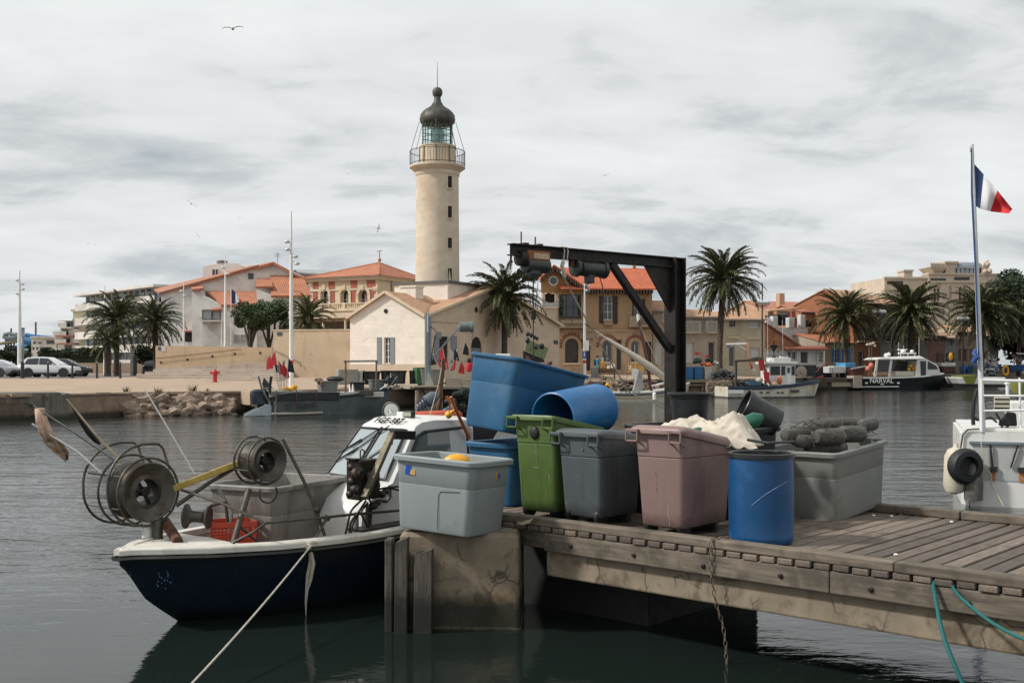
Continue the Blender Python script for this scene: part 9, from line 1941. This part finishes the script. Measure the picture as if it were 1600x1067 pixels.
# ---------------------------------------------------------------- stern of the white boat on the right with the flag
def flag_boat():
    S=Frame.at(1500,20.3,-20,0.0)
    t=S.thing('moored_boat','white boat stern with rust streaks, rails and an open rear well','boat')
    m=MB();a=S.y(1496,674);b2=S.y(1600,674);x0=a.x+.05;x1=x0+3.2;zt=a.z
    poly=lambda i,z:[Vector((x0+i,0,z)),Vector((x1-i,0,z)),Vector((x1,.5,z)),Vector((x1,3.6,z)),Vector((x0,3.6,z)),Vector((x0-.02+i*.3,.35,z))]
    zb=S.y(1520,752).z
    m.rings([poly(.18,zb-.5),poly(.12,zb),poly(.04,zb+.35),poly(0.0,zt-.02),poly(.03,zt),],smooth=False);m.done('hull',WHITE,t,.03,2)
    m=MB();q=S.y(1518,690);q2=S.y(1600,752);m.box(q.x+.02,x1-.3,-.012,.02,zb+.03,q.z-.04);m.done('well_panel',mat('grey white paint',(.42,.43,.41),.5,.12,4,drip=((.3,.14,.05),6,.56,.8)),t)
    m=MB();m.box(q.x-.04,x1-.25,-.05,.3,q.z-.035,q.z+.01);m.done('well_lip',mat('blue grey edge',(.16,.2,.23),.5),t)
    for i,px in enumerate((1549,1592)):
        p=S.y(px,692);m=MB();m.bar((p.x-.02,-.06,q.z-.04),(p.x+.02+i*-.16,-.05,zb+.28),.035,.03);m.done('gas_strut',IRON,t)
        m=MB();m.box(p.x-.02,p.x+.1,-.07,-.02,zb+.2,zb+.29);m.done('bracket',BLACKP,t)
        m=MB();m.box(p.x+.0,p.x+.07+.03*i,-.018,-.0125,zb+.02,zb+.2);m.done('rust_streak',mat('rust streak',(.40,.17,.06),.8,.4,14),t)
    m=MB();m.box(x0+.15,x1,.02,3.5,zb-.46,zb-.01);m.done('dark_bottom',BLACK,t)
    # deck, coaming
    m=MB();m.box(x0+.05,x1-.05,.1,3.5,zt,zt+.07);m.done('coaming',WHITE,t,.02,2)
    # stern rail
    rail=lambda name,pts,r,mm=WHITEP:(lambda k:(k.tube(pts,r,8),k.done(name,mm,t)))(MB())
    for py0,py1 in ((594,596),(618,619),(642,640)):
        p=S.y(1534,py0);e=S.y(1640,py1);rail('rail',[p,e],.028 if py0<600 else .02)
    p=S.y(1534,592);rail('rail_post',[(p.x,0,p.z),(p.x,0,zt)],.03)
    p=S.y(1574,599,.6);rail('rail_post',[(p.x,.6,p.z),(p.x,.6,zt+.05)],.03);m=MB();m.ball((p.x,.6,p.z),.05,8,6);m.done('post_cap',WHITEP,t)
    p=S.y(1593,590,.3);rail('rail_post',[(p.x,.3,p.z),(p.x+.02,.3,zt)],.02)
    # black hoop
    P=[S.y(px,py,.15) for px,py in ((1521,664),(1520,650),(1522,625),(1526,610),(1533,606),(1537,612))];P2=[S.y(px,py,.15) for px,py in ((1521,652),(1526,655),(1533,656))]
    rail('rubber_hoop',P,.035,BLACK);rail('rubber_hoop',P2,.03,BLACK)
    # outboard-like grey box, ladder board
    m=MB();a,b2=S.y(1553,620,.5),S.y(1578,641,.5);m.box(a.x,b2.x,.48,.54,b2.z,a.z);bo=m.done('slatted_box',mat('beige board',(.42,.4,.31),.7),t,.01,1)
    for i in range(3):z=b2.z+(a.z-b2.z)*(i+.5)/3;m=MB();m.box(a.x+.01,b2.x-.01,.472,.479,z-.012,z+.012);m.done('groove',IRON,bo)
    for k in range(3):rail('hook',[S.y(1542+k,630+k*6,.4),S.y(1553,628+k*6,.4)],.012,GALV)
    m=MB();c0=S.y(1577,655,.4);m.prism([c0+Vector((-.18,0,-.13)),c0+Vector((.14,0,-.13)),c0+Vector((.12,0,.12)),c0+Vector((-.02,0,.14)),c0+Vector((-.16,0,-.04))],(0,.25,0));tag(m.done('black_bag',BLACK,None,.03,2),'black bag on the coaming of the flag boat','bag').matrix_world=Matrix.Translation(S.o) @ Matrix.Rotation(S.yaw,4,'Z')
    m=MB();a=S.y(1578,628,1.0);b2=S.y(1606,664,1.0);m.box(a.x,b2.x+.6,1.0,2.2,zt+.05,a.z);m.done('deck_box',WHITE,t,.03,2)
    m=MB();q0=S.y(1592,606,.9);m.lathe([(.04,-.12),(.1,-.1),(.17,.1),(.16,.14)],12,TR(q0.x,.9,q0.z));m.done('olive_cover',mat('olive cover',(.16,.17,.03),.8),t)
    rail('black_hose',[S.y(1538,655,.2),S.y(1548,652,.2),S.y(1558,660,.2)],.018,BLACK);rail('black_hose',[S.y(1556,645,.3),S.y(1562,655,.3),S.y(1566,668,.3)],.018,IRON)
    # rope along the corner
    rail('corner_rope',[S.y(1530,670,-.02),S.y(1512,671,-.03),S.y(1504,680,-.03),S.y(1501,700,-.04),S.y(1497,722,-.05)],.015,ROPE_D)
    # fenders
    p=S.y(1490,735,-.15);m=MB();m.lathe([(.03,-.44),(.15,-.40),(.20,-.28),(.20,.26),(.15,.38),(.05,.43),(.03,.5)],20,TR(p.x,p.y,p.z));f=m.done('fender',mat('dirty cream vinyl',(.52,.47,.37),.5,.1,5,stain=((.25,.18,.1),4,.55,.6)))
    f.matrix_world=Matrix.Translation(S.o) @ Matrix.Rotation(S.yaw,4,'Z') @ Matrix.Rotation(.04,4,'Y');tag(f,'dirty cream fender hanging at the corner of the flag boat','fender')
    p=S.y(1508,728,-.3);m=MB();m.lathe([(.20,-.14),(.29,-.12),(.33,-.03),(.33,.05),(.28,.13),(.19,.14),(.16,0)],24,TR(p.x,p.y,p.z,rx=pi/2,rz=.5));f=m.done('tyre_fender',BLACK);f.matrix_world=Matrix.Translation(S.o) @ Matrix.Rotation(S.yaw,4,'Z');tag(f,'black tyre hung as a fender on the flag boat corner','tyre')
    p=S.y(1521,752,-.2);m=MB();m.lathe([(.04,-.36),(.16,-.34),(.17,-.05),(.15,.1),(.08,.3),(.02,.36)],16,TR(p.x,p.y,p.z));f=m.done('fender',mat('sooty grey vinyl',(.09,.085,.075),.6,.4,6));f.matrix_world=Matrix.Translation(S.o) @ Matrix.Rotation(S.yaw,4,'Z');tag(f,'sooty grey bag fender just right of the tyre','fender')
    m=MB();m.tube([S.w(*S.y(1533,690,-.1)),S.w(*S.y(1537,730,-.1)),S.w(*S.y(1548,740,-.1)),S.w(*S.y(1550,760,-.1)),S.w(*S.y(1560,775,-.15)),S.w(*S.y(1568,790,-.2))],.011,6);tag(m.done('loose_line',ROPE),'pale loose line hanging from the flagpole foot into the water','rope')
    # flagpole and French flag
    fp_=S.thing('flagpole','tall leaning white flagpole at the boat stern carrying a tricolour','flagpole')
    a=S.y(1536,690,.05);b2=S.y(1519,226,.05)
    m=MB();m.tube([a,a.lerp(b2,.5),b2],[.055,.042,.026],10);m.done('pole',mat('pale pole paint',(.55,.57,.6),.35,.1,6,drip=((.3,.15,.08),6,.6,.4)),fp_)
    m=MB();m.tube([S.y(1518,232,.03),S.y(1518,300,.02),S.y(1524,420,.0),S.y(1529,560,.0)],.014,6);m.done('blue_halyard',mat('blue cord',(.02,.07,.22),.7),fp_)
    m=MB();m.tube([S.y(1519,226,.05),S.y(1517,230,.05),S.y(1517,238,.05)],.02,6);m.done('truck',GALV,fp_)
    m=MB();ks=[S.y(1525+d,py,-.03-.02*(i % 3)) for i,(d,py) in enumerate(((0,545),(-3,552),(2,558),(-4,565),(0,572)))];m.tube(ks,[.02,.05,.06,.05,.02],7);m.done('blue_knot',mat('blue cord',(.02,.07,.22),.7),fp_)
    # flag: edges traced at its own depth, with folds
    top=[(1522,256),(1540,276),(1562,302),(1582,327)];bot=[(1524,322),(1533,327),(1550,331),(1576,334)]
    def edge(E,s):
        f=s*(len(E)-1);i=min(int(f),len(E)-2);k=f-i;return (E[i][0]+(E[i+1][0]-E[i][0])*k,E[i][1]+(E[i+1][1]-E[i][1])*k)
    NU,NV=36,14;V=[];m=MB()
    for i in range(NU+1):
        s=i/NU
        for j in range(NV+1):
            v=j/NV;A=edge(top,s);Bq=edge(bot,s)
            px=A[0]+(Bq[0]-A[0])*v;py=A[1]+(Bq[1]-A[1])*v
            V.append(S.y(px,py,.05+.09*sin(s*8+v*2.4)*s+.05*sin(s*15-v*4)*s))
    f0=[]
    mi=[]
    for i in range(NU):
        for j in range(NV):
            A=i*(NV+1)+j;m.m(0 if i<NU*.26 else (1 if i<NU*.60 else 2));m.add([V[A],V[A+NV+1],V[A+NV+2],V[A+1]],[(0,1,2,3)],True)
    fl=m.done('flag',[mat('flag blue',(.02,.045,.12),.8,.08),mat('flag white',(.72,.70,.70),.8,.05),mat('flag red',(.58,.025,.03),.8,.08)],None,angle=180)
    import bmesh as _b
    bm=_b.new();bm.from_mesh(fl.data);_b.ops.remove_doubles(bm,verts=bm.verts,dist=.0005);bm.to_mesh(fl.data);bm.free()
    for p in fl.data.polygons:p.use_smooth=True
    fl.matrix_world=Matrix.Translation(S.o) @ Matrix.Rotation(S.yaw,4,'Z');tag(fl,'large French tricolour blowing from the leaning white pole','flag')
flag_boat()
# ---------------------------------------------------------------- gulls
def gulls():
    GU=mat('gull feathers',(.32,.32,.32),.8,.2,6);GD=mat('gull wing tips',(.05,.05,.055),.8)
    lab=['gull with wide spread wings highest in the sky','gull banking over the white villa roofs','small gull below the banking one','gull climbing with raised wings left of the lighthouse','distant gull between the lighthouse and the tall lamp post','gull gliding high above the yellow house','tiny gull just right of the lighthouse tower','tiny distant gull over the left parking','second tiny gull over the left parking, right of its neighbour','tiny gull right of the banking one']
    dat=[(364,46,27,52,5,0,.3),(299,319,15,55,-35,10,-.2),(309,368,9,60,-50,20,.2),(591,357,14,55,65,10,.3),(544,272,8,80,-3,0,.1),(946,274,12,70,20,0,-.3),(779,305,7,80,0,0,.2),(138,381,5,90,40,0,.2),(149,382,5,90,-40,0,.2),(375,341,6,80,-25,0,.1)]
    for L,(px,py,span,Y,roll,yaw,ph) in zip(lab,dat):
        w=span*1.25/F*Y;t=thing('gull',L,'bird',W(px,py,Y),0,'gulls in flight',(radians(8),radians(-roll),radians(70 if roll>30 else 10)))
        m=MB();m.ball((0,0,0),(w*.055,w*.2,w*.05),8,7);m.ball((0,-w*.19,w*.015),(w*.035,w*.05,w*.035),7,5);m.add([(-w*.02,w*.15,0),(w*.02,w*.15,0),(w*.06,w*.28,0),(-w*.06,w*.28,0)],[(0,1,2,3)]);m.done('body',GU,t)
        for s in (-1,1):
            m=MB();P=[(0,-.06,.09),(.17,-.09+ph*.05,.085),(.34,-.05,.06),(.5,.03,.005)];zz=[0.01,.09,.10,.03+ph*.1]
            R=[[Vector((s*x*w,(y-c*.5)*w,z*w)),Vector((s*x*w,(y+c*.9)*w,(z-.005)*w))] for (x,y,c),z in zip(P,zz)]
            m.rings(R[:3],closed=False);m.m(1);m.rings(R[2:],closed=False);o=m.done('wing',[GU,GD],t);sd=o.modifiers.new('t','SOLIDIFY');sd.thickness=w*.012
gulls()
